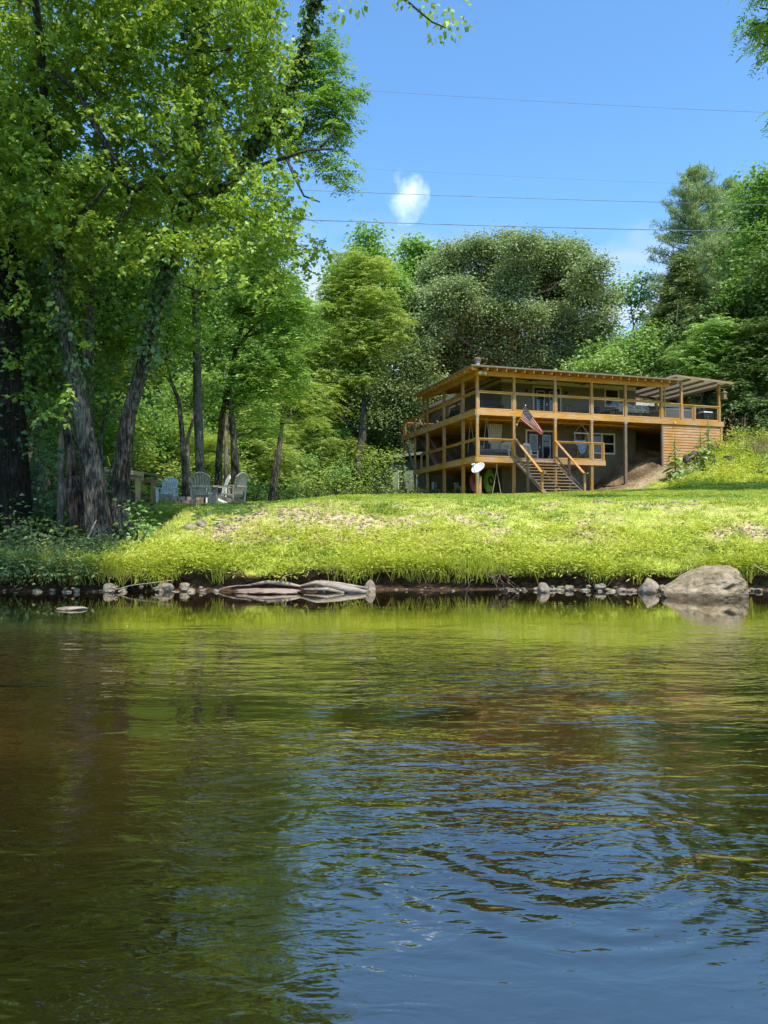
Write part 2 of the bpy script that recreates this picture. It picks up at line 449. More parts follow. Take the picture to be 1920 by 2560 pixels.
# thin low cumulus near the skyline
tc = nt.nodes.new('ShaderNodeTexCoord'); sx = nt.nodes.new('ShaderNodeSeparateXYZ')
nt.links.new(tc.outputs['Generated'], sx.inputs[0])
mpw = nt.nodes.new('ShaderNodeMapping'); mpw.inputs['Scale'].default_value = (3.0, 3.0, 6.0); mpw.inputs['Location'].default_value = (0.4, 0, 0)
nt.links.new(tc.outputs['Generated'], mpw.inputs['Vector'])
nw = nt.nodes.new('ShaderNodeTexNoise'); nw.inputs['Scale'].default_value = 1.6; nw.inputs['Detail'].default_value = 7
nt.links.new(mpw.outputs[0], nw.inputs['Vector'])
mr = nt.nodes.new('ShaderNodeMapRange'); mr.inputs[1].default_value = 0.47; mr.inputs[2].default_value = 0.62
nt.links.new(nw.outputs['Fac'], mr.inputs[0])
mh = nt.nodes.new('ShaderNodeMapRange'); mh.inputs[1].default_value = 0.40; mh.inputs[2].default_value = 0.27
nt.links.new(sx.outputs['Z'], mh.inputs[0])
mm = nd(nt, 'ShaderNodeMath', operation='MULTIPLY')
nt.links.new(mr.outputs[0], mm.inputs[0]); nt.links.new(mh.outputs[0], mm.inputs[1])
mxw = nd(nt, 'ShaderNodeMix', data_type='RGBA')
nt.links.new(mm.outputs[0], mxw.inputs[0]); nt.links.new(mulw.outputs[2], mxw.inputs[6]); mxw.inputs[7].default_value = (6.5, 6.8, 7.2, 1)
nt.links.new(mxw.outputs[2], bg.inputs['Color'])
nt.links.new(bg.outputs[0], wo.inputs[0])


def make_cloud():
    bm = bmesh.new()
    bmesh.ops.create_icosphere(bm, subdivisions=4, radius=1.0)
    for v in bm.verts:
        p = v.co
        n = float(fbm(p.x * 1.4 + 5, p.y * 1.4, p.z * 1.4, 3, 4))
        v.co = p * (0.72 + 0.55 * n)
    me = bpy.data.meshes.new('cloud'); bm.to_mesh(me); bm.free()
    m, nt, out = mat_new('cloud_vapour')
    tc = nt.nodes.new('ShaderNodeTexCoord')
    ln = nd(nt, 'ShaderNodeVectorMath', operation='LENGTH'); nt.links.new(tc.outputs['Object'], ln.inputs[0])
    no = nt.nodes.new('ShaderNodeTexNoise'); no.inputs['Scale'].default_value = 1.7; no.inputs['Detail'].default_value = 7; no.inputs['Roughness'].default_value = 0.62
    nt.links.new(tc.outputs['Object'], no.inputs['Vector'])
    a = nd(nt, 'ShaderNodeMath', operation='MULTIPLY_ADD'); a.inputs[1].default_value = 3.1; a.inputs[2].default_value = -0.72
    nt.links.new(no.outputs['Fac'], a.inputs[0])
    b = nd(nt, 'ShaderNodeMath', operation='SUBTRACT'); nt.links.new(a.outputs[0], b.inputs[0]); nt.links.new(ln.outputs['Value'], b.inputs[1])
    c = nd(nt, 'ShaderNodeMath', operation='MULTIPLY', use_clamp=False); c.inputs[1].default_value = 0.03; nt.links.new(b.outputs[0], c.inputs[0])
    d = nd(nt, 'ShaderNodeMath', operation='MAXIMUM'); d.inputs[1].default_value = 0; nt.links.new(c.outputs[0], d.inputs[0])
    pv = nt.nodes.new('ShaderNodeVolumePrincipled')
    pv.inputs['Color'].default_value = (1, 1, 1, 1); pv.inputs['Anisotropy'].default_value = 0.2
    nt.links.new(d.outputs[0], pv.inputs['Density'])
    e = nd(nt, 'ShaderNodeMath', operation='MULTIPLY'); e.inputs[1].default_value = 0.62; nt.links.new(d.outputs[0], e.inputs[0])
    nt.links.new(e.outputs[0], pv.inputs['Emission Strength'])
    pv.inputs['Emission Color'].default_value = (0.92, 0.96, 1.0, 1)  # glow put in to stand for sunlight on the cloud
    nt.links.new(pv.outputs[0], out.inputs['Volume'])
    me.materials.append(m)
    o = bpy.data.objects.new('cloud', me); COL.objects.link(o)
    o.location = at(1022, 495, 1500.0)
    o.scale = (48, 38, 62)
    tag(o, 'small lone white puffy cloud in the blue sky above the treetops', 'cloud')
make_cloud()
SC.cycles.volume_step_rate = 1.0
SC.cycles.volume_max_steps = 64
SC.cycles.volume_bounces = 1
# ------------------------------------------------------------------ house frame
HC = Vector((5.0, 40.0, 0.0)); HA = R(17.1)
HM = Matrix.Translation(HC) @ Matrix.Rotation(HA, 4, 'Z')
def HP(u, v, z): return HM @ Vector((u, v, z))


# ------------------------------------------------------------------ terrain
PROF_D = [-30, -3, -1.0, -0.35, -0.05, 0.12, 0.26, 0.6, 1.5, 2.7, 3.6, 4.4, 5.6, 9.5, 15.5, 25.5, 40, 80, 300]
PROF_Z = [-0.9, -0.8, -0.45, -0.25, -0.08, 0.06, 0.34, 0.52, 0.93, 1.50, 1.80, 1.94, 2.03, 2.22, 2.55, 3.12, 3.6, 6.0, 50.0]
PROF_L = [-0.9, -0.8, -0.45, -0.25, -0.08, 0.06, 0.34, 0.52, 0.93, 1.46, 1.72, 1.80, 1.86, 2.03, 2.24, 2.40, 3.4, 14.0, 90.0]
PROF_W = [-0.9, -0.8, -0.45, -0.25, -0.08, 0.06, 0.33, 0.46, 0.62, 0.84, 1.02, 1.18, 1.40, 2.03, 2.24, 2.40, 3.4, 14.0, 90.0]


def bank_y(x):
    x = np.asarray(x, float)
    return 14.55 + 0.22 * np.sin(0.55 * x + 0.7) + 0.14 * np.sin(1.7 * x + 2.0) + 0.12 * (fbm(x * 2.3, x * 0 + 1.3, 0, 11, 3) - 0.5) \
        - 0.35 * sstep(-4, -9, x) + 0.3 * np.exp(-((x - 6.4) / 1.3) ** 2)


def terr(x, y, fine=True):
    x = np.asarray(x, float); y = np.asarray(y, float)
    d = y - bank_y(x)
    zr = np.interp(d, PROF_D, PROF_Z); zl = np.interp(d, PROF_D, PROF_L)
    t = x / np.maximum(y, 1)
    w = sstep(-0.22, -0.02, t)
    lw = sstep(-4.6, -5.7, x)
    zl = zl * (1 - lw) + np.interp(d, PROF_D, PROF_W) * lw
    z = zl * (1 - w) + zr * w
    u = (x - 5.0) * math.cos(HA) + (y - 40.0) * math.sin(HA)
    v = -(x - 5.0) * math.sin(HA) + (y - 40.0) * math.cos(HA)
    hu = np.clip(u - 7.8, 0, None)
    rise = np.interp(hu, [0, 0.8, 8.5, 14, 28, 60, 200], [0, 0.12, 2.25, 2.5, 7, 20, 40])
    z = z + rise * sstep(-7.5, -0.5, v)
    z = z + 0.035 * np.clip(x - 6, 0, 14) * sstep(24, 36, y)
    if fine:
        amp = sstep(0.2, 1.2, d)
        z = z + amp * (0.16 * (fbm(x * 0.55, y * 0.55, 0, 3, 3) - 0.5) * sstep(0, 6, d) + 0.07 * (fbm(x * 2.5, y * 2.5, 0, 5, 3) - 0.5))
        z = z + 0.30 * np.clip(v + 1.0, 0, 5.5) * sstep(9.0, 12.0, u) * (1 - sstep(13, 15, u)) * (v < 7.5)
        mound = sstep(7.4, 8.6, u) * (1 - sstep(13, 14, u)) * sstep(-4.5, -2.5, v)
        z = z + mound * 0.4 * (fbm(x * 1.6, y * 1.6, 0, 15, 4) - 0.45)
        lip = np.exp(-((d - 0.3) / 0.3) ** 2)
        z = z + lip * 0.22 * (fbm(x * 1.6, y * 1.6, 0, 8, 3) - 0.5)
    return z


def tz(x, y): return float(terr(np.array([x]), np.array([y]))[0])
def hit(px, py, y0=14.6, y1=60):
    """where the sight line of a measured place meets the terrain"""
    Y = np.arange(y0, y1, 0.05)
    W_ = np.array([tuple(at(px, py, float(q))) for q in Y])
    below = np.nonzero(W_[:, 2] < terr(W_[:, 0], W_[:, 1]))[0]
    i = below[0] if len(below) else len(Y) - 1
    return Vector(W_[i])


def ground(x, y): return Vector((x, y, tz(x, y)))


def bare(x, y):
    """how dry and bare the lawn is"""
    d = y - bank_y(x)
    n = fbm(x * 0.42 + 3, y * 0.8, 0, 21, 4)
    n2 = fbm(x * 2.2, y * 3.5, 0, 23, 3)
    band = sstep(1.0, 1.8, d) * (1 - sstep(3.4, 5.5, d))
    b = (0.7 * sstep(0.44, 0.62, n * 0.62 + n2 * 0.38) + 0.35 * sstep(0.4, 0.6, n2)) * band
    b = np.maximum(b, 0.9 * sstep(0.4, 0.6, n2) * np.exp(-(((x - 0.75) / 1.0) ** 2 + ((y - 16.45) / 0.5) ** 2)))
    b = np.maximum(b, 1.0 * sstep(0.35, 0.55, n2) * np.exp(-(((x - 7.0) / 1.1) ** 2 + ((y - 16.9) / 0.28) ** 2)))
    u = (x - 5.0) * math.cos(HA) + (y - 40.0) * math.sin(HA)
    v = -(x - 5.0) * math.sin(HA) + (y - 40.0) * math.cos(HA)
    b = np.maximum(b, sstep(7.2, 8.6, u) * (1 - sstep(12.2, 13.2, u)) * sstep(-3.0, -1.8, v))
    b = np.maximum(b, sstep(-0.6, 0.2, v) * (1 - sstep(18, 19, v)) * sstep(-0.6, 0.2, u) * (1 - sstep(12.5, 13, u)))
    return np.clip(b, 0, 1)


def axis(segs):
    out = []
    for a, b, s in segs:
        out += list(np.arange(a, b, s))
    out.append(segs[-1][1])
    return np.array(out)

GX = axis([(-500, -100, 50), (-100, -30, 5), (-30, -14, 0.8), (-14, 24, 0.16), (24, 50, 1.0), (50, 120, 5), (120, 600, 60)])
GY = axis([(13.6, 14.2, 0.1), (14.2, 15.4, 0.045), (15.4, 18, 0.12), (18, 26, 0.2), (26, 50, 0.4), (50, 80, 1.5), (80, 200, 10), (200, 1500, 130)])


def grid_faces(nx, ny):
    i = np.arange(nx - 1); j = np.arange(ny - 1)
    I, J = np.meshgrid(i, j, indexing='xy')
    a = (J * nx + I).ravel()
    return np.stack([a, a + 1, a + 1 + nx, a + nx], axis=1)


def M_ground():
    m, nt, out = mat_new('lawn_soil')
    L = nt.links.new
    p = nt.nodes.new('ShaderNodeBsdfPrincipled'); p.inputs['Roughness'].default_value = 0.95; p.inputs['Specular IOR Level'].default_value = 0.1
    v = coords(nt)
    n = nd(nt, 'ShaderNodeTexNoise'); n.inputs['Scale'].default_value = 3.0; n.inputs['Detail'].default_value = 8; L(v, n.inputs['Vector'])
    g = ramp(nt, [(0.3, (0.26, 0.29, 0.04)), (0.55, (0.5, 0.53, 0.08)), (0.75, (0.66, 0.62, 0.17))]); L(n.outputs['Fac'], g.inputs['Fac'])
    n2 = nd(nt, 'ShaderNodeTexNoise'); n2.inputs['Scale'].default_value = 9.0; n2.inputs['Detail'].default_value = 8; L(v, n2.inputs['Vector'])
    s = ramp(nt, [(0.3, (0.3, 0.2, 0.1)), (0.55, (0.58, 0.44, 0.24)), (0.75, (0.72, 0.6, 0.38))]); L(n2.outputs['Fac'], s.inputs['Fac'])
    a = nd(nt, 'ShaderNodeAttribute', attribute_name='bare')
    mx = nd(nt, 'ShaderNodeMix', data_type='RGBA'); L(a.outputs['Fac'], mx.inputs[0]); L(g.outputs[0], mx.inputs[6]); L(s.outputs[0], mx.inputs[7])
    e = nd(nt, 'ShaderNodeAttribute', attribute_name='earth_shade')
    er = ramp(nt, [(0.3, (0.03, 0.018, 0.009)), (0.55, (0.1, 0.058, 0.03)), (0.75, (0.2, 0.125, 0.075))]); L(n2.outputs['Fac'], er.inputs['Fac'])
    mx2 = nd(nt, 'ShaderNodeMix', data_type='RGBA'); L(e.outputs['Fac'], mx2.inputs[0]); L(mx.outputs[2], mx2.inputs[6]); L(er.outputs[0], mx2.inputs[7])
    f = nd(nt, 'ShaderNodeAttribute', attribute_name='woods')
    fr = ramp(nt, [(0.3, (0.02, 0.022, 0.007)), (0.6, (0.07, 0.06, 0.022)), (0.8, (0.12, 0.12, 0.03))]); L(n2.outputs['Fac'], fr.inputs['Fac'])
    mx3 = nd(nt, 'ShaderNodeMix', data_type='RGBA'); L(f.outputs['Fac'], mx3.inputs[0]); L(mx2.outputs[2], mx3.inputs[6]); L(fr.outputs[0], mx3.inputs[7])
    L(mx3.outputs[2], p.inputs['Base Color'])
    b = nd(nt, 'ShaderNodeBump'); b.inputs['Distance'].default_value = 0.05; L(n2.outputs['Fac'], b.inputs['Height']); L(b.outputs['Normal'], p.inputs['Normal'])
    L(p.outputs[0], out.inputs[0])
    return m


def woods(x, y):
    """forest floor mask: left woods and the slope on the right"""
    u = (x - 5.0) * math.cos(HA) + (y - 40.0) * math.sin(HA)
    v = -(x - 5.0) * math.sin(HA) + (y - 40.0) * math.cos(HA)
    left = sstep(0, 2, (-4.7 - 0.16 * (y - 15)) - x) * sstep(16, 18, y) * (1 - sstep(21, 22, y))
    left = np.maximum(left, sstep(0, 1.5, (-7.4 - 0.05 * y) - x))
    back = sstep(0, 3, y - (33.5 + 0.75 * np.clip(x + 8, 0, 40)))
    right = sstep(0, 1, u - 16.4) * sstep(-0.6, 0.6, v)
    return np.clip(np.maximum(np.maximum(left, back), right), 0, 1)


def make_ground():
    X, Y = np.meshgrid(GX, GY, indexing='xy')
    x, y = X.ravel(), Y.ravel()
    Z = terr(x, y)
    d = y - bank_y(x)
    # soil face at the water is pushed in and out, and undercut
    jag = fbm(x * 1.3, 0 * x + 2.2, 0, 31, 4)
    yy = y + np.where((d > -0.2) & (d < 0.9), 0.3 * (fbm(x * 1.8, Z * 4, 0, 31, 3) - 0.5), 0)
    yy = yy + np.exp(-((d - 0.13) / 0.07) ** 2) * (0.12 + 0.55 * jag)
    V = np.stack([x, yy, Z], 1)
    earth_shade = (1 - sstep(0.30, 0.42, d + 0.25 * (fbm(x * 3, y * 3, 0, 33, 3) - 0.5)))
    u = (x - 5.0) * math.cos(HA) + (y - 40.0) * math.sin(HA)
    v = -(x - 5.0) * math.sin(HA) + (y - 40.0) * math.cos(HA)
    md = sstep(7.0, 8.4, u) * (1 - sstep(12.6, 13.6, u)) * sstep(-3.2, -1.6, v)
    earth_shade = np.maximum(earth_shade, md * np.clip(0.25 + 0.5 * sstep(-1.4, 0.6, v) + 0.9 * (fbm(x * 1.5, y * 1.5, 0, 35, 3) - 0.45), 0, 0.95))  # mound soil darkens inward: shade under the deck painted into the mask
    o = np_mesh('lawn_ground', V, grid_faces(len(GX), len(GY)), M_ground(), smooth=True,
                vcol={'bare': bare(x, y), 'earth_shade': earth_shade, 'woods': woods(x, y)})
    tag(o, kind='structure')
make_ground()


def make_bed():
    m, nt, out = mat_new('river_bed')
    L = nt.links.new
    p = nt.nodes.new('ShaderNodeBsdfPrincipled'); p.inputs['Roughness'].default_value = 0.9; p.inputs['Specular IOR Level'].default_value = 0.0
    v = coords(nt, (0.7, 1, 1))
    n = nd(nt, 'ShaderNodeTexNoise'); n.inputs['Scale'].default_value = 0.55; n.inputs['Detail'].default_value = 5; L(v, n.inputs['Vector'])
    n2 = nd(nt, 'ShaderNodeTexNoise'); n2.inputs['Scale'].default_value = 6.0; n2.inputs['Detail'].default_value = 6; L(v, n2.inputs['Vector'])
    a = nd(nt, 'ShaderNodeMath', operation='MULTIPLY_ADD'); a.inputs[1].default_value = 0.25; L(n2.outputs['Fac'], a.inputs[0])
    b = nd(nt, 'ShaderNodeMath', operation='MULTIPLY'); b.inputs[1].default_value = 0.75; L(n.outputs['Fac'], b.inputs[0]); L(b.outputs[0], a.inputs[2])
    r = ramp(nt, [(0.32, (0.1, 0.07, 0.024)), (0.5, (0.26, 0.18, 0.062)), (0.66, (0.5, 0.35, 0.13))]); L(a.outputs[0], r.inputs['Fac'])
    at_ = nd(nt, 'ShaderNodeAttribute', attribute_name='deep')
    mx = nd(nt, 'ShaderNodeMix', data_type='RGBA'); L(at_.outputs['Fac'], mx.inputs[0]); L(r.outputs[0], mx.inputs[6]); mx.inputs[7].default_value = (0.02, 0.017, 0.006, 1)
    L(mx.outputs[2], p.inputs['Base Color'])
    L(p.outputs[0], out.inputs[0])
    gx = axis([(-500, -60, 40), (-60, -14, 4), (-14, 14, 0.25), (14, 60, 4), (60, 600, 60)])
    gy = axis([(-12, 0, 1.0), (0, 14.0, 0.2)])
    gy = np.append(gy, [14.3])
    X, Y = np.meshgrid(gx, gy, indexing='xy'); x, y = X.ravel(), Y.ravel()
    near = np.interp(y, [-12, -8, -5, -2, 2, 9, 13.2, 14.3], [1.2, 0.5, -0.2, -0.6, -0.85, -0.9, -0.5, -0.36])
    z = near + 0.18 * (fbm(x * 0.5, y * 0.7, 0, 41, 4) - 0.5) * sstep(14.3, 12.5, y)
    # shallower shelf on the left, and a gravel bar right of the middle
    shelf = 1.1 * np.exp(-(((x + 5.4) / 3.0) ** 2 + ((y - 9.6) / 3.2) ** 2)) + 0.8 * np.exp(-(((x - 2.2) / 2.4) ** 2 + ((y - 7.4) / 1.2) ** 2)) \
        + 0.5 * np.exp(-(((x + 3.0) / 2.5) ** 2 + ((y - 6.0) / 1.2) ** 2))
    z = z + 0.35 * shelf * (y > 1)
    deep = np.clip(1.0 - 1.2 * shelf - sstep(12.4, 14.0, y) * 0.8, 0, 1) * 0.92  # bed colour darkened where deep, standing in for light the water absorbs
    o = np_mesh('river_bed', np.stack([x, y, z], 1), grid_faces(len(gx), len(gy)), m, smooth=True, vcol={'deep': deep})
    tag(o, kind='structure')
make_bed()


def M_water():
    m, nt, out = mat_new('river_water')
    L = nt.links.new
    tcn = nt.nodes.new('ShaderNodeTexCoord'); P = tcn.outputs['Object']

    def noise(scale, sc3, detail, rough=0.5, dist=0.0, rot=0.0, loc=(0, 0, 0)):
        mp = nt.nodes.new('ShaderNodeMapping'); mp.inputs['Scale'].default_value = sc3; mp.inputs['Rotation'].default_value = (0, 0, rot); mp.inputs['Location'].default_value = loc
        L(P, mp.inputs['Vector'])
        n = nd(nt, 'ShaderNodeTexNoise'); n.inputs['Scale'].default_value = scale; n.inputs['Detail'].default_value = detail
        n.inputs['Roughness'].default_value = rough; n.inputs['Distortion'].default_value = dist
        L(mp.outputs[0], n.inputs['Vector'])
        return n.outputs['Fac']

    def mth(op, a, b=None, c=None):
        n = nd(nt, 'ShaderNodeMath', operation=op)
        for i, q in enumerate((a, b, c)):
            if q is None: continue
            if isinstance(q, (int, float)): n.inputs[i].default_value = q
            else: L(q, n.inputs[i])
        return n.outputs[0]

    def mrange(x, a, b, c=0.0, d=1.0):
        n = nd(nt, 'ShaderNodeMapRange', interpolation_type='SMOOTHSTEP')
        L(x, n.inputs[0]); n.inputs[1].default_value = a; n.inputs[2].default_value = b; n.inputs[3].default_value = c; n.inputs[4].default_value = d
        return n.outputs[0]

    sx = nt.nodes.new('ShaderNodeSeparateXYZ'); L(P, sx.inputs[0])
    X, Y = sx.outputs['X'], sx.outputs['Y']
    # regional strength: calm sheet near right, lively middle, quiet under the far bank
    reg = noise(0.35, (1, 1.3, 1), 3)
    lively = mrange(reg, 0.36, 0.62, 0.25, 1.0)
    far = mrange(Y, 10.5, 6.0, 0.06, 1.0)
    calm = mth('MULTIPLY', mrange(Y, 2.6, 2.0, 0.0, 1.0), mrange(X, -0.7, 0.3, 0.0, 1.0))
    calm = mth('SUBTRACT', 1.0, mth('MULTIPLY', calm, 0.75))
    h = mth('MULTIPLY', noise(2.1, (0.55, 1.5, 1), 2.5, 0.45, 0.6, 0.12), 0.030)
    h2 = mth('MULTIPLY', noise(6.5, (0.6, 1.5, 1), 2.5, 0.5, 0.9, -0.15), 0.0125)
    h3 = mth('MULTIPLY', noise(17, (0.7, 1.4, 1), 2.0, 0.5, 0.5, 0.3), 0.0042)
    hh = mth('MULTIPLY', mth('ADD', mth('ADD', h, h2), h3), mth('MULTIPLY', mth('MULTIPLY', lively, far), calm))
    # rings spreading round a spot near the viewer
    dx = mth('SUBTRACT', X, 0.66); dy = mth('MULTIPLY', mth('SUBTRACT', Y, 2.95), 0.92)
    d = mth('SQRT', mth('ADD', mth('MULTIPLY', dx, dx), mth('MULTIPLY', dy, dy)))
    d = mth('ADD', d, mth('MULTIPLY', noise(2.2, (1, 1, 1), 3), 0.2))
    env = mth('MULTIPLY', mth('MULTIPLY', mrange(d, 0.3, 0.6), mrange(d, 1.1, 0.72)), mrange(Y, 3.2, 2.6, 0.25, 1.0))
    ring = mth('MULTIPLY', mth('MULTIPLY', mth('SINE', mth('MULTIPLY', d, 2 * math.pi / 0.12)), env), 0.0016)
    hh = mth('ADD', hh, ring)
    bp = nt.nodes.new('ShaderNodeBump'); bp.inputs['Strength'].default_value = 1.0; bp.inputs['Distance'].default_value = 1.0
    L(hh, bp.inputs['Height'])
    N = bp.outputs['Normal']
    fr = nt.nodes.new('ShaderNodeFresnel'); fr.inputs['IOR'].default_value = 1.33; L(N, fr.inputs['Normal'])
    fac = mth('MINIMUM', mth('MULTIPLY_ADD', fr.outputs[0], 0.98, 0.285), 0.97)
    g = nt.nodes.new('ShaderNodeBsdfGlossy'); g.inputs['Roughness'].default_value = 0.02; g.inputs['Color'].default_value = (0.96, 0.94, 0.86, 1); L(N, g.inputs['Normal'])
    t = nt.nodes.new('ShaderNodeBsdfTransparent'); t.inputs['Color'].default_value = (0.68, 0.6, 0.38, 1)
    s = nt.nodes.new('ShaderNodeBsdfDiffuse'); s.inputs['Color'].default_value = (0.04, 0.036, 0.014, 1)
    mxs = nt.nodes.new('ShaderNodeMixShader'); mxs.inputs[0].default_value = 0.16; L(t.outputs[0], mxs.inputs[1]); L(s.outputs[0], mxs.inputs[2])
    mx = nt.nodes.new('ShaderNodeMixShader'); L(fac, mx.inputs[0]); L(mxs.outputs[0], mx.inputs[1]); L(g.outputs[0], mx.inputs[2])
    L(mx.outputs[0], out.inputs[0])
    return m


def make_water():
    gx = axis([(-500, -20, 60), (-20, 20, 2), (20, 600, 60)])
    gy = axis([(-9, 15.6, 1.2)])
    X, Y = np.meshgrid(gx, gy, indexing='xy'); x, y = X.ravel(), Y.ravel()
    o = np_mesh('river_water', np.stack([x, y, x * 0], 1), grid_faces(len(gx), len(gy)), M_water(), smooth=True)
    tag(o, kind='structure')
    b = MB()
    b.add([(-500, -300, 4), (600, -300, 4), (600, -11.8, 1.25), (-500, -11.8, 1.25)], [(0, 1, 2, 3)])
    tag(b.build('near_bank', M_surface('near_bank_grass', (0.06, 0.1, 0.015), (0.14, 0.18, 0.03), 1.0)), kind='structure')
make_water()


# ------------------------------------------------------------------ grass and low herbs (nobody could count them)
def blades(P, h, w, lean, az, rnd):
    """one bent blade per root: base pair, mid pair, tip as two quads sharing corners"""
    n = len(P)
    ca, sa = np.cos(az), np.sin(az)
    side = np.stack([-sa, ca, np.zeros(n)], 1) * (w / 2)[:, None]
    out = np.stack([ca, sa, np.zeros(n)], 1)
    b0 = P - side; b1 = P + side
    mid = P + out * (lean * 0.35)[:, None] + np.array([0, 0, 1.0]) * (h * 0.6)[:, None]
    tip = P + out * lean[:, None] + np.array([0, 0, 1.0]) * (h * (1 - 0.25 * np.minimum(lean / np.maximum(h, 1e-3), 1.5)))[:, None]
    V = np.stack([b0, b1, mid + side * 0.8, mid - side * 0.8, tip + side * 0.12, tip - side * 0.12], 1).reshape(-1, 3)
    k = np.arange(n) * 6
    F = np.concatenate([np.stack([k, k + 1, k + 2, k + 3], 1), np.stack([k + 3, k + 2, k + 4, k + 5], 1)], 0)
    return V, F, np.concatenate([rnd, rnd])


def make_grass():
    n = 900000
    y = 14.75 + (46 - 14.75) * rng.random(n) ** 1.25
    x = (rng.random(n) * 2 - 1) * (0.56 * y + 0.4)
    d = y - bank_y(x)
    u = (x - 5.0) * math.cos(HA) + (y - 40.0) * math.sin(HA)
    v = -(x - 5.0) * math.sin(HA) + (y - 40.0) * math.cos(HA)
    b = bare(x, y); wd = woods(x, y)
    clump = fbm(x * 1.3, y * 1.3, 0, 61, 3)
    inside = (v > -0.3) & (u > -0.3) & (u < 17)
    keep = (d > 0.22) & (~inside) & (rng.random(n) > b * 0.93) & (rng.random(n) > wd * 0.96) & (rng.random(n) < 0.35 + 1.0 * clump)
    x, y, d, clump, b = x[keep], y[keep], d[keep], clump[keep], b[keep]
    n = len(x)
    z = terr(x, y)
    lush = 1 - sstep(0.7, 1.8, d)
    tuft = sstep(0.55, 0.72, fbm(x * 1.1 + 9, y * 1.1, 0, 63, 3))
    h = (0.026 + 0.036 * rng.random(n)) * (1 + 0.7 * lush * (0.3 + 1.3 * clump) + 0.8 * tuft) * (1 + 0.012 * (y - 15)) * (1 - 0.4 * b) * (1 - 0.25 * sstep(1.5, 3.0, d)) * np.where(rng.random(n) < 0.02, 1.9, 1.0)
    w = 0.009 + 0.010 * rng.random(n) + 0.00065 * (y - 15)
    lean = h * (0.7 + 1.4 * rng.random(n))
    az = rng.random(n) * 6.283
    big = fbm(x * 0.35, y * 0.5, 0, 65, 3)
    rnd = np.clip(0.36 + 0.8 * (rng.random(n) - 0.5) + 1.0 * (big - 0.5) + 0.5 * (clump - 0.5) + 0.22 * lush + 0.45 * b - 0.12 * tuft - 0.16 * sstep(4, 7, d), 0, 1)
    V, F, r = blades(np.stack([x, y, z - 0.01], 1), h, w, lean, az, rnd)
    tag(np_mesh('lawn_grass', V, F, MAT['grass'], face_attr=r), 'short sunlit green grass covering the sloping lawn between river and house', 'grass', kind='stuff')


# ------------------------------------------------------------------ leaves
def leaf_quads(P, D, N, ln, wd, fold=0.25):
    """pointed leaves: P base, D unit axis, N unit face normal"""
    S = np.cross(D, N)
    S /= np.maximum(np.linalg.norm(S, axis=1, keepdims=True), 1e-6)
    m = P + D * (ln * 0.42)[:, None]
    up = N * (wd * fold)[:, None]
    V = np.stack([P, m + S * (wd / 2)[:, None] + up, P + D * ln[:, None], m - S * (wd / 2)[:, None] + up], 1).reshape(-1, 3)
    k = np.arange(len(P)) * 4
    return V, np.stack([k, k + 1, k + 2, k + 3], 1)


LIGHT = tuple((Vector((0, 0, 0.55)) + to_sun * 0.75).normalized())


def unit(a): return a / np.maximum(np.linalg.norm(a, axis=1, keepdims=True), 1e-6)


def spray_simple(C, k, sig, ln, droop=0.35, crnd=None, flat=0.6, wratio=0.72, upb=0.9):
    """k leaves round every cluster centre"""
    n = len(C)
    off = rng.normal(size=(n, k, 3)) * np.array([1, 1, flat]) * sig
    P = (C[:, None, :] + off).reshape(-1, 3)
    out = unit(off.reshape(-1, 3) + rng.normal(size=(n * k, 3)) * 0.35 * sig)
    D = unit(out * np.array([1, 1, 0.5]) + np.array([0, 0, -droop]))
    N = unit(rng.normal(size=(n * k, 3)) * 0.6 + np.array(LIGHT) * (upb + 0.2))
    N = unit(N - D * np.sum(N * D, 1, keepdims=True))
    L = ln * (0.65 + 0.7 * rng.random(n * k))
    V, F = leaf_quads(P, D, N, L, L * wratio)
    cr = rng.random(n) if crnd is None else crnd
    r = np.clip(np.repeat(cr, k) * 0.55 + rng.random(n * k) * 0.45, 0, 1)
    return V, F, r


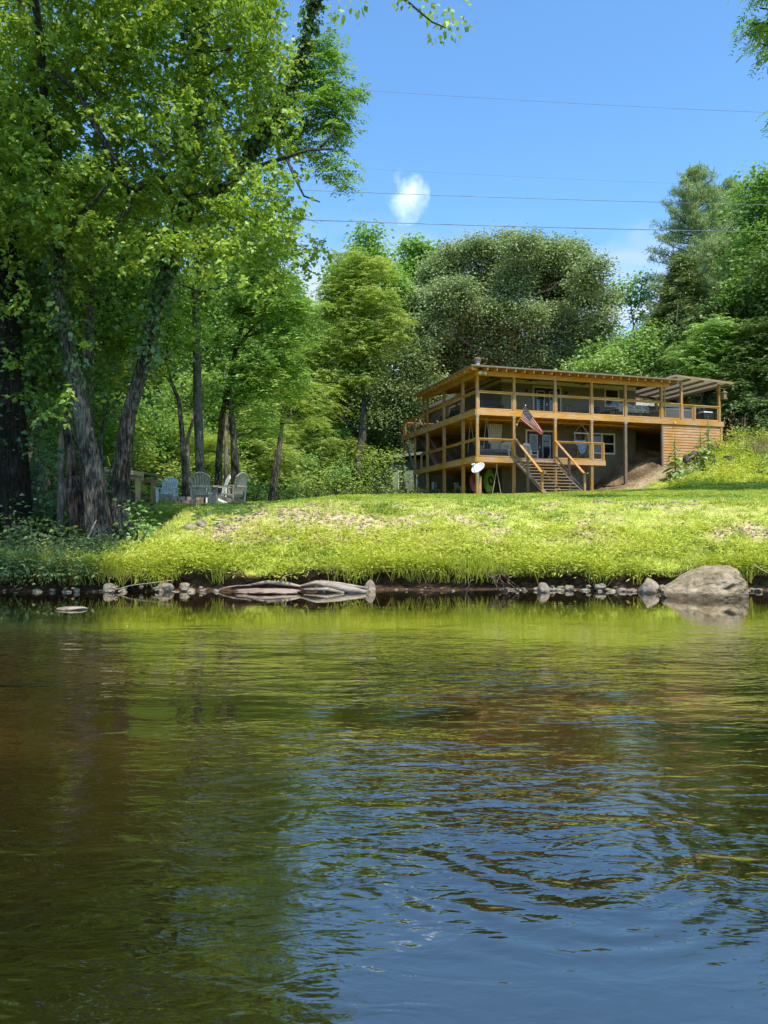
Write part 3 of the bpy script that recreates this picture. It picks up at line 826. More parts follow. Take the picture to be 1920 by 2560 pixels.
def spray_twig(C, k, tl, ln, droop=0.3, crnd=None, wratio=0.72):
    """a drooping twig at every centre carrying k leaves in two ranks; also returns the twigs' own ribbons"""
    n = len(C)
    az = rng.random(n) * 6.283
    T = unit(np.stack([np.cos(az), np.sin(az), -droop + 0.45 * rng.normal(size=n)], 1))
    S = unit(np.cross(T, np.array([0, 0, 1.0])))
    L0 = tl * (0.6 + 0.8 * rng.random(n))
    t = rng.random((n, k)); t[:, 0] = 1.0
    base = C[:, None, :] + T[:, None, :] * ((t - 0.5) * L0[:, None])[:, :, None] + np.array([0, 0, -1.0]) * (0.18 * L0[:, None] * t * t)[:, :, None]
    sg = np.where(rng.random((n, k)) > 0.5, 1.0, -1.0); sg[:, 0] *= 0.2
    D = (S[:, None, :] * sg[:, :, None] * 0.85 + T[:, None, :] * 0.6 + rng.normal(size=(n, k, 3)) * 0.28 + np.array([0, 0, -0.35])).reshape(-1, 3)
    D = unit(D)
    N = unit(rng.normal(size=(n * k, 3)) * 0.5 + np.array(LIGHT) * 0.9); N = unit(N - D * np.sum(N * D, 1, keepdims=True))
    P = (base.reshape(-1, 3) + rng.normal(size=(n * k, 3)) * 0.035)
    L = ln * (0.5 + 0.95 * rng.random(n * k) ** 1.3)
    V, F = leaf_quads(P, D, N, L, L * wratio * (0.8 + 0.35 * rng.random(n * k)))
    cr = rng.random(n) if crnd is None else crnd
    r = np.clip(np.repeat(cr, k) * 0.6 + rng.random(n * k) * 0.4, 0, 1)
    a = C - T * (L0 * 0.62)[:, None]; b = C + T * (L0 * 0.5)[:, None] - np.array([0, 0, 1.0]) * (0.18 * L0)[:, None]
    W_ = unit(np.cross(T, rng.normal(size=(n, 3)))) * 0.005
    TV = np.stack([a - W_, a + W_, b + W_ * 0.4, b - W_ * 0.4], 1).reshape(-1, 3); q = np.arange(n) * 4
    return V, F, r, TV, np.stack([q, q + 1, q + 2, q + 3], 1)


def spray_pinnate(C, k, flen, pairs, ll, crnd=None, spread=0.9, droop=0.55, wr=0.32):
    """k compound fronds round every cluster centre, each an arching row of paired leaflets"""
    n = len(C); M = n * k
    az = rng.random(M) * 6.283
    base = np.repeat(C, k, 0) + rng.normal(size=(M, 3)) * np.array([0.25, 0.25, 0.15]) * flen
    o = np.stack([np.cos(az), np.sin(az), np.zeros(M)], 1)
    lift = (rng.random(M) * 0.7 - 0.05)
    fl = flen * (0.7 + 0.6 * rng.random(M))
    Vs, Fs, Rs = [], [], []
    cr = rng.random(n) if crnd is None else crnd
    cr = np.repeat(cr, k) * 0.6 + rng.random(M) * 0.25
    side = np.stack([-np.sin(az), np.cos(az), np.zeros(M)], 1)
    nb = 0
    for i in range(pairs):
        t = (i + 0.8) / pairs
        P = base + o * (fl * t)[:, None] + np.array([0, 0, 1.0]) * (fl * (lift * t - droop * t * t))[:, None]
        for sg in (-1, 1):
            D = unit(side * sg * spread + o * 0.55 + np.array([0, 0, -0.28]) + rng.normal(size=(M, 3)) * 0.12)
            N = unit(np.array(LIGHT) + rng.normal(size=(M, 3)) * 0.3 + o * 0.15)
            N = unit(N - D * np.sum(N * D, 1, keepdims=True))
            L = ll * (0.75 + 0.5 * rng.random(M)) * (1.1 - 0.5 * abs(t - 0.5))
            V, F = leaf_quads(P, D, N, L, L * wr, 0.1)
            Vs.append(V); Fs.append(F + nb); nb += len(V)
            Rs.append(np.clip(cr + rng.random(M) * 0.2, 0, 1))
    return np.concatenate(Vs), np.concatenate(Fs), np.concatenate(Rs)


def lobes_points(lobes, dens, shell=0.55, under=0.5, thin=0.41):
    """cluster centres in a list of ellipsoid lobes (x,y,z,rx,ry,rz), thick near the surface, thinner below"""
    pts = []; cr = []
    for (x, y, z, rx, ry, rz) in lobes:
        vol = 4.19 * rx * ry * rz
        n = max(4, int(vol ** 0.8 * dens))
        d = unit(rng.normal(size=(n, 3)))
        lowmask = (d[:, 2] < -0.25) & (rng.random(n) > under)
        d[lowmask, 2] *= -1
        r = shell + (1 - shell) * rng.random(n) ** 0.6
        r = r * (0.82 + 0.36 * rng.random(n))
        p = d * r[:, None] * np.array([rx, ry, rz]) + np.array([x, y, z])
        fq = 1.9 / max(0.25, (rx + ry + rz) / 3)
        g = fbm(p[:, 0] * fq + 9.1, p[:, 1] * fq, p[:, 2] * fq * 1.2, 5, 3) > thin
        p = p[g]; d = d[g]; n = len(p)
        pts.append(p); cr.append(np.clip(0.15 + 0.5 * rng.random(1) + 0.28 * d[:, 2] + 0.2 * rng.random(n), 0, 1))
    return np.concatenate(pts), np.concatenate(cr)


def merge(parts):
    V = []; F = []; A = []; n = 0
    for v, f, r in parts:
        V.append(v); F.append(f + n); A.append(r); n += len(v)
    return np.concatenate(V), np.concatenate(F), np.concatenate(A)
# ------------------------------------------------------------------ trees
def limb_pts(a, b, sag=0.0, n=6, wob=0.1, seed=0):
    rr = random.Random(seed)
    a = Vector(a); b = Vector(b); L = (b - a).length
    pts = []
    for i in range(n + 1):
        t = i / n
        p = a.lerp(b, t) + Vector((0, 0, 1)) * (math.sin(t * math.pi) * sag * L)
        if 0 < i < n: p += Vector((rr.uniform(-1, 1), rr.uniform(-1, 1), rr.uniform(-1, 1))) * wob * L * 0.25
        pts.append(p)
    return pts


def spread_lobes(rx, ry, rz, zc, n, lr, seed, shape='round', cx=0, cy=0):
    rr = np.random.default_rng(seed)
    out = []
    tries = 0
    while len(out) < n and tries < 4000:
        tries += 1
        d = rr.normal(size=3); d /= np.linalg.norm(d)
        q = 0.35 + 0.5 * rr.random() ** 0.5
        p = d * q
        if shape == 'cone':
            t = rr.random() ** 1.3
            a = rr.random() * 6.283
            w = (1 - t) ** 0.75 * 0.85 * (0.35 + 0.5 * rr.random())
            p = np.array([math.cos(a) * w, math.sin(a) * w, t * 1.9 - 0.95])
        s = lr * (0.7 + 0.6 * rr.random()) * ((1 - 0.6 * (p[2] + 1) / 2) if shape == 'cone' else 1)
        c = np.array([cx + p[0] * rx, cy + p[1] * ry, zc + p[2] * rz])
        if all(np.linalg.norm(c - np.array(o[:3])) > 0.62 * (s + o[3]) * 0.75 for o in out):
            out.append((c[0], c[1], c[2], s, s, s * (0.75 if shape != 'cone' else 1.15)))
    return out


def trunk_limbs(mb, trunk, radii, targets, seed, rad=0.35, n=7):
    """trunk tube plus limbs from the trunk to the lobes"""
    mb.tube(trunk, radii, 10, 0.08, seed)
    T = [Vector(p) for p in trunk]
    for i, c in enumerate(targets):
        c = Vector(c[:3])
        best = min(range(len(T)), key=lambda k: (T[k] - c).length + (1.5 * max(0, T[k].z - c.z + 0.25 * (c.xy - T[k].xy).length)))
        a = T[best]
        L = (c - a).length
        r0 = min(radii[best] * 0.7, 0.03 + 0.022 * L) * (rad / 0.35)
        pts = limb_pts(a, c, 0.06, 6, 0.22, seed + i)
        mb.tube(pts, [r0 * (1 - 0.82 * j / 6) for j in range(7)], 6, 0.1, seed + i)
        rr = random.Random(seed * 3 + i)
        for q in range(3):
            j = rr.choice([2, 3, 4])
            e = pts[j] + Vector((rr.uniform(-1, 1), rr.uniform(-1, 1), rr.uniform(-0.2, 0.9))) * c_len(L)
            mb.tube(limb_pts(pts[j], e, 0.05, 4, 0.25, seed + i * 7 + q), [r0 * 0.35, r0 * 0.28, r0 * 0.2, r0 * 0.14, r0 * 0.06], 5, 0, 0)

def c_len(L): return min(1.6, 0.35 * L)


def tree(name, base, label, cat, trunk, radii, lobes, leafmat, style, bark='bark', dens=10, group=None, limbs=True, seed=1, **kw):
    """a tree standing at base; trunk, lobes in coordinates measured from it"""
    root = empty(name, base, 0, label, cat, group)
    mb = MB()
    trunk_limbs(mb, trunk, radii, lobes if limbs else [], seed)
    mb.build('trunk', MAT[bark], root, smooth=True)
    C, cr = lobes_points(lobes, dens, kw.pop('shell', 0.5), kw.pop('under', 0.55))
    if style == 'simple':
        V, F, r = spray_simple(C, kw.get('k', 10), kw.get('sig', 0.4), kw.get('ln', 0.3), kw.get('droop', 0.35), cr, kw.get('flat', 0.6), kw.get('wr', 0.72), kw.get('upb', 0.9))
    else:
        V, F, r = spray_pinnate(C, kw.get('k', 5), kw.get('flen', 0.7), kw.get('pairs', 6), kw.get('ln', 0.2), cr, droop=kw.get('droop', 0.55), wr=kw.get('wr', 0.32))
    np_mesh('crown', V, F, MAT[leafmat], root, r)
    return root


def straight(h, lean=(0, 0), r0=0.25, n=6, seed=0, top=0.25):
    rr = random.Random(seed)
    pts = []; rad = []
    for i in range(n + 1):
        t = i / n
        pts.append((lean[0] * t + rr.uniform(-1, 1) * 0.04 * h * (0 < i < n) * 0.5, lean[1] * t, h * t - 0.25 * (i == 0)))
        rad.append(r0 * (1.0 - (1 - top) * t) * (1.3 if i == 0 else 1))
    return pts, rad


def px_lobe(px, py, Y, rw, rh, ry=None):
    """ellipsoid lobe at a measured place and depth, radii given in photograph pixels"""
    p = at(px, py, Y); s = Y / FPX
    return (p.x, p.y, p.z, rw * s, (ry if ry else max(rw, rh) * s), rh * s)


def rel(lobes, base): return [(l[0] - base.x, l[1] - base.y, l[2] - base.z) + tuple(l[3:]) for l in lobes]


# ---- the big twin-trunked tree on the left bank
def big_tree():
    base = ground(-6.2, 17.3); base.z -= 0.1
    root = empty('riverbank_tree', base, 0, 'large twin trunk riverbank tree whose bright yellow green crown fills the upper left', 'tree')
    def P(l): return [at(*q) - base for q in l]
    Lp = P([(262, 1395, 17.1), (246, 1320, 17.2), (231, 1174, 17.2), (206, 1046, 17.2), (188, 947, 17.1), (162, 831, 17.0), (146, 716, 16.9), (150, 640, 16.8), (130, 520, 16.6), (100, 380, 16.4), (80, 200, 16.2), (50, 0, 16.0), (30, -200, 16)])
    Rp = P([(296, 1390, 17.7), (301, 1300, 17.7), (302, 1190, 17.7), (322, 1036, 17.6), (357, 912, 17.5), (392, 760, 17.4), (420, 660, 17.3), (451, 560, 17.2), (497, 505, 17.2), (575, 463, 17.2), (625, 385, 17.2), (671, 315, 17.3), (717, 246, 17.4), (752, 145, 17.4), (781, 25, 17.4), (803, -150, 17.3), (815, -330, 17.2)])
    s = 17.2 / FPX
    left = MB(); left.tube(Lp, [52 * s, 33 * s, 24 * s, 20 * s, 18 * s, 15 * s, 14 * s, 13 * s, 15 * s, 13 * s, 11 * s, 8 * s, 4 * s], 14, 0.07, 3)
    right = MB(); right.tube(Rp, [42 * s, 27 * s, 22 * s, 19 * s, 17 * s, 16 * s, 15 * s, 17 * s, 15 * s, 14 * s, 14 * s, 14 * s, 13 * s, 12 * s, 10 * s, 8 * s, 5 * s], 14, 0.07, 4)
    limbs = MB()
    def lm(l, r0, r1, sd):
        p = P(l); n = len(p)
        limbs.tube(p, [(r0 + (r1 - r0) * i / (n - 1)) * s for i in range(n)], 7, 0.12, sd)
    lm([(451, 560, 17.2), (405, 446, 16.8), (370, 452, 16.5), (327, 482, 16.2), (300, 430, 15.9), (282, 392, 15.7), (249, 336, 15.5), (215, 270, 15.4), (191, 225, 15.3), (130, 180, 15.2), (60, 170, 15.1)], 13, 4, 1)
    lm([(327, 482, 16.2), (322, 520, 16.1), (300, 545, 16.0), (270, 590, 16)], 8, 3, 2)
    lm([(150, 640, 16.8), (180, 560, 16.2), (240, 500, 15.8), (260, 470, 15.5)], 9, 3, 3)
    lm([(555, 475, 17.2), (600, 430, 16.9), (700, 398, 16.6), (770, 375, 16.5), (830, 372, 16.5)], 7, 2.5, 4)
    lm([(800, 370, 16.5), (825, 345, 16.5), (832, 320, 16.5), (834, 298, 16.5)], 3, 1, 5)
    lm([(715, 395, 16.6), (740, 450, 16.5), (760, 490, 16.5), (800, 505, 16.5)], 4, 1.5, 6)
    lm([(490, 300, 18.2), (492, 150, 18.2), (495, 0, 18.1), (498, -200, 18)], 15, 8, 7)
    lm([(520, 118, 18.1), (585, 115, 17.6), (620, 60, 17.2), (670, 10, 17)], 5, 2, 8)
    lm([(781, 25, 17.4), (850, -60, 16.4), (960, -30, 15.6), (1020, 5, 15.2), (1080, 55, 15), (1115, 70, 15)], 5, 1.2, 9)
    lm([(451, 560, 17.2), (480, 420, 17.6), (492, 300, 18.1)], 15, 14, 10)
    rr = random.Random(5)
    for i in range(26):
        x = rr.uniform(40, 720); y = rr.uniform(60, 640)
        lm([(x, y, rr.uniform(15, 17)), (x + rr.uniform(-50, 50), y + rr.uniform(-60, 10), 15.8), (x + rr.uniform(-120, 120), y + rr.uniform(-90, 20), 15.4)], 3.2, 0.8, 40 + i)
    lm([(130, 520, 16.6), (100, 100, 15.2), (60, -250, 13.5), (20, -480, 11.8), (-120, -650, 10.5)], 11, 3, 90)
    lm([(60, -250, 13.5), (200, -420, 12), (260, -560, 10.5)], 5, 2, 91)
    left.build('trunk', MAT['bark'], root, smooth=True)
    right.build('trunk', MAT['bark'], root, smooth=True)
    limbs.build('limbs', MAT['bark_grey'], root, smooth=True)
    # crown: an airy mass of twig ends, thick and thin by noise
    n = 18000
    px = rng.random(n) * 1050 - 210; py = rng.random(n) * 1730 - 680; Yd = 14.7 + 3.9 * rng.random(n)
    edge = np.interp(py, [-700, -300, -60, 0, 100, 200, 300, 400, 480, 540, 600, 660, 700, 770, 1050], [520, 640, 690, 700, 690, 715, 730, 735, 705, 770, 815, 820, 790, 600, 420])
    W_ = np.array([tuple(at(float(i), float(j), float(k))) for i, j, k in zip(px, py, Yd)])
    den = fbm(W_[:, 0] * 0.8, W_[:, 1] * 0.8, W_[:, 2] * 1.15, 91, 3)
    thr = 0.455 + 0.075 * sstep(-60, -200, py) + 0.17 * sstep(580, 900, py) + 0.03 * sstep(16.8, 14.7, Yd)
    thr = thr - 0.10 * np.exp(-(((px - 700) / 110) ** 2 + ((py - 590) / 100) ** 2)) - 0.06 * np.exp(-(((px - 660) / 100) ** 2 + ((py - 300) / 130) ** 2)) - 0.03 * np.exp(-(((px - 150) / 300) ** 2 + ((py - 350) / 300) ** 2))
    hole = np.exp(-(((px - 440) / 40) ** 2 + ((py - 120) / 60) ** 2)) + np.exp(-(((px - 370) / 40) ** 2 + ((py - 425) / 30) ** 2)) + np.exp(-(((px - 330) / 70) ** 2 + ((py - 700) / 60) ** 2))
    k = (px < edge + rng.normal(size=n) * 22) & (den > thr + 0.12 * hole)
    k &= ~((py > -40) & (py < 1050) & (rng.random(n) < 0.16))
    k &= ~((py > 620) & (Yd < 17.9) & (rng.random(n) < 0.82))
    C = W_[k] - np.array(tuple(base)); den = den[k]
    cr = np.clip(0.30 + 1.6 * (den - 0.5) + 0.5 * rng.random(len(C)), 0, 1)
    # unseen limbs added over the water at far left, above the view, shading the bank
    m_ = 1500
    qx = -9.2 + 6.0 * rng.random(m_); qy = 8.3 + 5.8 * rng.random(m_); qz = 0.74 * qy + 1.9 + 3.4 * rng.random(m_)
    g = fbm(qx * 0.8, qy * 0.8, qz * 0.9, 92, 3) > 0.47
    C = np.concatenate([C, np.stack([qx, qy, qz], 1)[g] - np.array(tuple(base))]); cr = np.concatenate([cr, 0.3 + 0.5 * rng.random(int(g.sum()))])
    V, F, r, TV, TF = spray_twig(C, 16, 0.55, 0.125, 0.3, cr)
    np_mesh('twigs', TV, TF, MAT['bark_grey'], root)
    crown = [(V, F, r)]
    # the outlying twig at the top and its leaves
    tw = [px_lobe(x, y, 15.2, w, w * 0.7) for x, y, w in [(880, -10, 25), (1010, -5, 26), (1060, 20, 30), (1110, 30, 24), (1135, 60, 20), (1100, 85, 14), (1140, 20, 14), (832, 28, 20)]]
    C, cr = lobes_points(rel(tw, base), 60, 0.3, 1.0)
    V, F, r = spray_simple(C, 6, 0.12, 0.13, 0.6, cr * 0.5 + 0.5, 0.8, 0.8, 0.6)
    crown.append((V, F, r)); V, F, r = merge(crown)
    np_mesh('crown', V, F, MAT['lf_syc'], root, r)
    # walnut-like fronds along the right edge
    ed = [px_lobe(x, y, Y, w, w * 0.8) for x, y, Y, w in [(800, 130, 17.6, 34), (830, 200, 17.6, 50), (860, 250, 17.6, 42), (800, 290, 17.6, 58), (850, 340, 17.5, 42), (780, 220, 17.8, 48), (840, 420, 17.4, 36), (860, 470, 17.3, 22), (810, 380, 17.5, 40), (880, 225, 17.6, 24), (700, 300, 17.8, 50), (820, 260, 17.2, 50), (870, 300, 17.5, 34), (790, 170, 17.5, 48), (840, 100, 17.6, 28), (830, 440, 17.4, 36), (870, 450, 17.4, 26), (740, 360, 17.7, 45), (850, 160, 17.6, 22)]]
    C, cr = lobes_points(rel(ed, base), 50, 0.3, 0.8)
    V, F, r = spray_pinnate(C, 4, 0.36, 6, 0.14, cr * 0.8 + 0.1, droop=0.5, wr=0.34)
    np_mesh('frond_foliage', V, F, MAT['lf_wal'], root, r)
    # ivy up the leaning trunk and the rear stem
    def ivy(path, r0, n, name, low=0.0):
        pts = np.array([tuple(p) for p in path]); seg = rng.integers(0, len(pts) - 1, n); t = rng.random(n)
        c = pts[seg] * (1 - t)[:, None] + pts[seg + 1] * t[:, None]
        d = unit(rng.normal(size=(n, 3)) + np.array([0.3, -0.7, -0.1]))
        C = c + d * (r0 * (0.8 + 0.7 * rng.random(n)))[:, None]
        V, F, r = spray_simple(C, 4, 0.07, 0.12, 0.9, None, 1.0, 0.85, 0.2)
        np_mesh(name, V, F, MAT['lf_ivy'], root, r)
    ivy(Rp[10:16], 0.13, 420, 'ivy')
    ivy(P([(490, 330, 18.2), (492, 150, 18.2), (495, 0, 18.1)]), 0.2, 520, 'ivy')
    ivy(Rp[4:8], 0.2, 260, 'ivy')
    ivy(Lp[4:8], 0.22, 90, 'ivy')
big_tree()


# ---- other trees of the left bank and the chair lawn
def left_trees():
    bb = ground(-7.0, 22.5)
    rr = random.Random(77)
    lob = []
    for x in range(-60, 700, 95):
        for y in (-260, -120, 20, 150, 280, 410, 540, 650):
            if x > 560 and y > 300: continue
            w = rr.uniform(75, 105)
            lob.append(px_lobe(x + rr.uniform(-35, 35), y + rr.uniform(-40, 40), rr.uniform(20, 24), w, w * .75))
    bb = ground(at(222, 1250, 22.5).x, 22.5)
    q = [at(222, 1250, 22.5) - bb, at(220, 1000, 22.5) - bb, at(225, 700, 22.5) - bb, at(240, 400, 22.5) - bb, at(250, 100, 22.5) - bb]; q[0].z = -.3
    tree('backing_tree', bb, 'tall full crowned tree standing behind the twin trunk tree, filling the gaps in its crown', 'tree', q, [.2, .17, .14, .1, .05], rel(lob, bb), 'lf_for', 'simple', 'bark', dens=8, k=14, sig=0.34, ln=0.18, seed=10, limbs=False)
    # huge dark trunk at the left edge
    b = ground(-9.0, 18.0)
    P = lambda l: [at(*q) - b for q in l]
    t = P([(25, 1400, 18), (28, 1250, 18), (25, 1000, 18), (15, 800, 18), (20, 640, 18), (0, 400, 18), (-30, 100, 18)])
    s = 18 / FPX
    lob = [px_lobe(x, y, 18.3, w, w * 0.8) for x, y, w in [(60, 720, 90), (150, 820, 80), (40, 900, 80), (100, 1010, 60), (30, 1080, 70), (110, 760, 80), (90, 1130, 60), (250, 740, 70), (-80, 600, 150), (-100, 850, 140), (-140, 300, 180), (-90, 1050, 120)]]
    tree('shaded_tree', b, 'huge dark vine clad trunk in deep shade at the left edge', 'tree', t, [58 * s, 44 * s, 36 * s, 33 * s, 30 * s, 26 * s, 20 * s], rel(lob, b), 'lf_ivy', 'simple', 'bark_shaded', dens=34, k=10, sig=0.22, ln=0.15, limbs=False, seed=11)

    def stem(name, label, path, w, lobes, leafmat, style, bark, dens, seed, limbs=True, twig=None, **kw):
        Y = path[0][2]
        p0 = at(*path[0]); b = ground(p0.x, Y)
        q = [at(*k) - b for k in path]; q[0].z = -0.2
        s = Y / FPX
        rr = [s * w * (1 - 0.62 * i / (len(q) - 1)) / 2 * (1.25 if i == 0 else 1) for i in range(len(q))]
        return tree(name, b, label, 'tree', q, rr, rel([px_lobe(*l) for l in lobes], b), leafmat, style, bark, dens=dens, seed=seed, limbs=limbs, **kw)

    stem('grey_trunk_tree', 'straight tall grey trunk rising just behind the darker facing-away lawn chair', [(502, 1262, 27), (500, 1180, 27), (495, 1020, 27), (492, 880, 27), (488, 730, 27), (500, 640, 27), (520, 560, 27), (530, 400, 27)], 27,
         [(470, 610, 26, 70, 50), (560, 640, 27, 70, 50), (540, 530, 27, 80, 60), (600, 720, 26.5, 60, 45), (430, 700, 26.5, 60, 50), (520, 760, 28, 60, 45), (460, 500, 27, 80, 60), (610, 560, 27, 70, 55), (600, 430, 27, 80, 60)],
         'lf_for', 'simple', 'bark_grey', 9, 21, k=14, sig=0.38, ln=0.2)
    stem('slim_tree', 'slim dark trunk beside the pale blue lawn chair', [(468, 1262, 26), (462, 1180, 26), (455, 1080, 26), (447, 1000, 26), (430, 960, 26), (415, 900, 26)], 17,
         [(420, 880, 26, 60, 42), (470, 840, 26, 60, 40), (380, 920, 25.5, 55, 36), (430, 780, 26, 60, 45), (350, 840, 26, 60, 40)], 'lf_wal', 'pinnate', 'bark', 10, 22, k=4, flen=0.6, pairs=6, ln=0.2)
    stem('pale_forked_tree', 'pale peeling trunk showing between the slim dark trunk and the grey trunk', [(472, 1250, 33), (470, 1180, 33), (468, 1100, 33), (480, 1060, 33), (486, 1020, 33)], 15,
         [(480, 980, 33, 55, 40), (430, 1010, 33, 45, 34), (520, 960, 33, 50, 40)], 'lf_for', 'simple', 'bark_pale', 14, 23, k=12, sig=0.4, ln=0.22)
    stem('leaning_tree', 'dark leaning trunk behind the rightmost lawn chair, bearing hanging compound leaves', [(545, 1250, 29), (547, 1150, 29), (556, 1040, 29), (572, 960, 29), (590, 870, 29), (612, 790, 29), (630, 700, 29)], 19,
         [(600, 780, 28.5, 55, 45), (660, 800, 28.5, 60, 50), (700, 730, 28.5, 60, 55), (720, 860, 28.5, 50, 50), (650, 900, 28.5, 55, 45), (760, 780, 28.5, 42, 45), (620, 680, 28.5, 60, 50), (690, 960, 28.5, 50, 45), (740, 930, 28.5, 42, 40), (560, 850, 28.5, 45, 40), (680, 640, 28.5, 60, 50), (600, 990, 29, 48, 36)],
         'lf_wal', 'pinnate', 'bark', 17, 24, k=5, flen=0.6, pairs=7, ln=0.2, droop=0.8)
    stem('pale_branch_tree', 'bent pale branch tree standing between the grey trunk and the leaning trunk', [(566, 1245, 34), (566, 1120, 34), (566, 1000, 34), (560, 920, 34), (545, 875, 34)], 13,
         [(530, 840, 34, 45, 36), (570, 900, 34, 40, 32)], 'lf_for', 'simple', 'bark_pale', 12, 25, k=12, sig=0.4, ln=0.22)
    stem('rough_trunk_tree', 'thick rough dark trunk right behind the rightmost lawn chair', [(592, 1250, 28), (588, 1180, 28), (584, 1100, 28), (578, 1020, 28), (570, 960, 28)], 25,
         [(590, 930, 28, 60, 40), (640, 1010, 28.5, 50, 36), (540, 980, 28, 45, 36), (660, 1070, 29, 45, 34)], 'lf_wal', 'pinnate', 'bark', 13, 26, k=5, flen=0.6, pairs=6, ln=0.2, droop=0.7)
    stem('tilted_tree', 'short dark trunk tilted right alone at the lawn edge near the middle', [(682, 1255, 34), (687, 1200, 34), (697, 1130, 34), (705, 1060, 34)], 24,
         [(720, 1010, 34, 60, 45), (660, 1030, 34, 55, 42), (760, 1060, 34.5, 50, 38), (700, 940, 34, 60, 45), (790, 990, 35, 50, 40)], 'lf_loc', 'pinnate', 'bark', 13, 27, k=5, flen=0.6, pairs=7, ln=0.16)
    stem('vine_stem', 'dark slender stem rising between the twin trunks and the wood shelter', [(258, 1260, 20), (255, 1180, 20), (252, 1100, 20), (262, 1040, 20)], 12,
         [(270, 1000, 20, 50, 40), (240, 930, 20, 60, 45), (330, 960, 20.5, 50, 40), (420, 900, 20, 50, 40)], 'lf_dark', 'simple', 'bark', 26, 28, k=12, sig=0.28, ln=0.16)
left_trees()


# ---- trees right of the middle
def mid_trees():
    def T(name, label, px, Y, H, r0, lobes, leafmat, style, bark, dens, seed, lean=(0, 0), **kw):
        p = at(px, 1240, Y); b = ground(p.x, Y)
        L = rel([px_lobe(*l) for l in lobes], b); H = max(l[2] for l in L)
        q, rr = straight(H, lean, r0, 7, seed)
        return tree(name, b, label, 'tree', q, rr, L, leafmat, style, bark, dens=dens, seed=seed, **kw)

    T('locust_tree', 'feathery bright yellow green tree left of the deck, in front of the poplars', 905, 50, 13.0, 0.2,
      [(880, 720, 50, 60, 40), (930, 760, 49, 60, 38), (850, 790, 50, 55, 38), (980, 810, 49, 42, 30), (900, 830, 49, 60, 36), (830, 880, 50, 60, 34), (920, 890, 49, 60, 32), (870, 660, 50, 50, 40), (980, 860, 49, 38, 26), (820, 960, 49.5, 55, 32), (900, 960, 49, 45, 26), (835, 740, 50, 40, 36), (940, 680, 50, 40, 32), (760, 900, 50, 45, 32), (770, 990, 49, 50, 34)],
      'lf_loc', 'pinnate', 'bark', 16, 31, k=4, flen=0.9, pairs=8, ln=0.2, droop=0.55, wr=0.36)
    T('poplar_tree', 'tallest pointed light green tree left of the big oak', 915, 62, 24.0, 0.3,
      [(925, 600, 62, 22, 30), (915, 650, 62, 40, 36), (880, 690, 62, 45, 40), (950, 700, 62, 48, 42), (850, 720, 62, 30, 44), (985, 760, 62, 40, 45), (900, 760, 62, 55, 45), (870, 830, 62, 55, 45), (960, 850, 62, 50, 45), (905, 900, 62, 60, 45)],
      'lf_pop', 'simple', 'bark_grey', 20, 32, k=16, sig=0.55, ln=0.34)
    T('poplar_tree', 'second pointed light green tree half hidden behind the big oak', 1040, 70, 25.0, 0.3,
      [(1030, 630, 70, 22, 30), (1060, 650, 70, 26, 30), (1035, 690, 70, 42, 40), (1010, 760, 70, 45, 45), (1060, 740, 70, 45, 45), (1020, 850, 70, 50, 50)],
      'lf_pop', 'simple', 'bark_grey', 20, 33, k=16, sig=0.6, ln=0.38)
    # the oak behind the house
    rr = random.Random(9)
    ol = []
    for (x, y, w) in [(1060, 760, 50), (1090, 690, 52), (1130, 650, 46), (1190, 635, 50), (1250, 622, 52), (1310, 625, 50), (1370, 640, 48), (1420, 650, 50), (1470, 690, 50), (1500, 750, 42), (1505, 800, 40), (1430, 730, 58), (1360, 720, 60), (1280, 710, 62), (1200, 720, 62), (1130, 750, 58), (1080, 820, 56), (1150, 830, 62), (1230, 800, 62), (1310, 800, 60), (1390, 810, 58), (1450, 830, 52), (1040, 880, 55), (1110, 900, 58), (1190, 890, 60), (1270, 880, 58), (1350, 890, 55), (1090, 990, 50), (1420, 900, 45), (1490, 860, 30)]:
        ol.append((x, y, 63 + rr.uniform(-4.5, 3.0), w * rr.uniform(.8, 1.08), w * rr.uniform(.68, .95)))
    T('oak_tree', 'broad rounded olive green oak towering behind the house roof', 1280, 63, 17.0, 0.55, ol, 'lf_oak', 'simple', 'bark', 24, 34, k=32, sig=0.5, ln=0.21, shell=0.45, under=0.75)
    T('shaded_tree', 'dim olive tree under the left side of the oak, behind the deck corner', 990, 57, 8.0, 0.2,
      [(1040, 930, 57, 48, 42), (1000, 900, 57, 46, 40), (1020, 1000, 56, 46, 42), (960, 980, 57, 46, 40), (985, 1060, 56, 46, 36), (1050, 880, 58, 44, 38), (940, 1050, 57, 40, 34), (1045, 1060, 56, 40, 34)],
      'lf_hem', 'simple', 'bark', 20, 44, k=16, sig=0.45, ln=0.2)  # shaded foliage below the oak, the shade put into its olive leaves
    T('sparse_tree', 'small thin crowned tree with bare lower branches between oak and pine', 1580, 76, 16.0, 0.16,
      [(1560, 720, 76, 30, 22), (1600, 705, 76, 26, 22), (1585, 740, 76, 36, 20), (1545, 760, 76, 22, 18), (1625, 750, 76, 26, 16), (1600, 790, 76, 30, 14), (1540, 840, 76, 34, 22), (1585, 860, 76, 40, 24)],
      'lf_pop', 'simple', 'bark', 9, 35, k=10, sig=0.45, ln=0.33)
    T('young_tree', 'light green leafy tree just above the right end of the main porch roof', 1590, 56, 9.0, 0.14,
      [(1560, 930, 56, 45, 30), (1610, 890, 56, 42, 32), (1580, 860, 57, 35, 25), (1640, 930, 56, 36, 26), (1520, 910, 57, 45, 30), (1480, 930, 58, 45, 28), (1620, 840, 57, 30, 26), (1500, 880, 60, 40, 26), (1440, 930, 60, 40, 26)],
      'lf_pop', 'simple', 'bark', 14, 36, k=14, sig=0.42, ln=0.26)
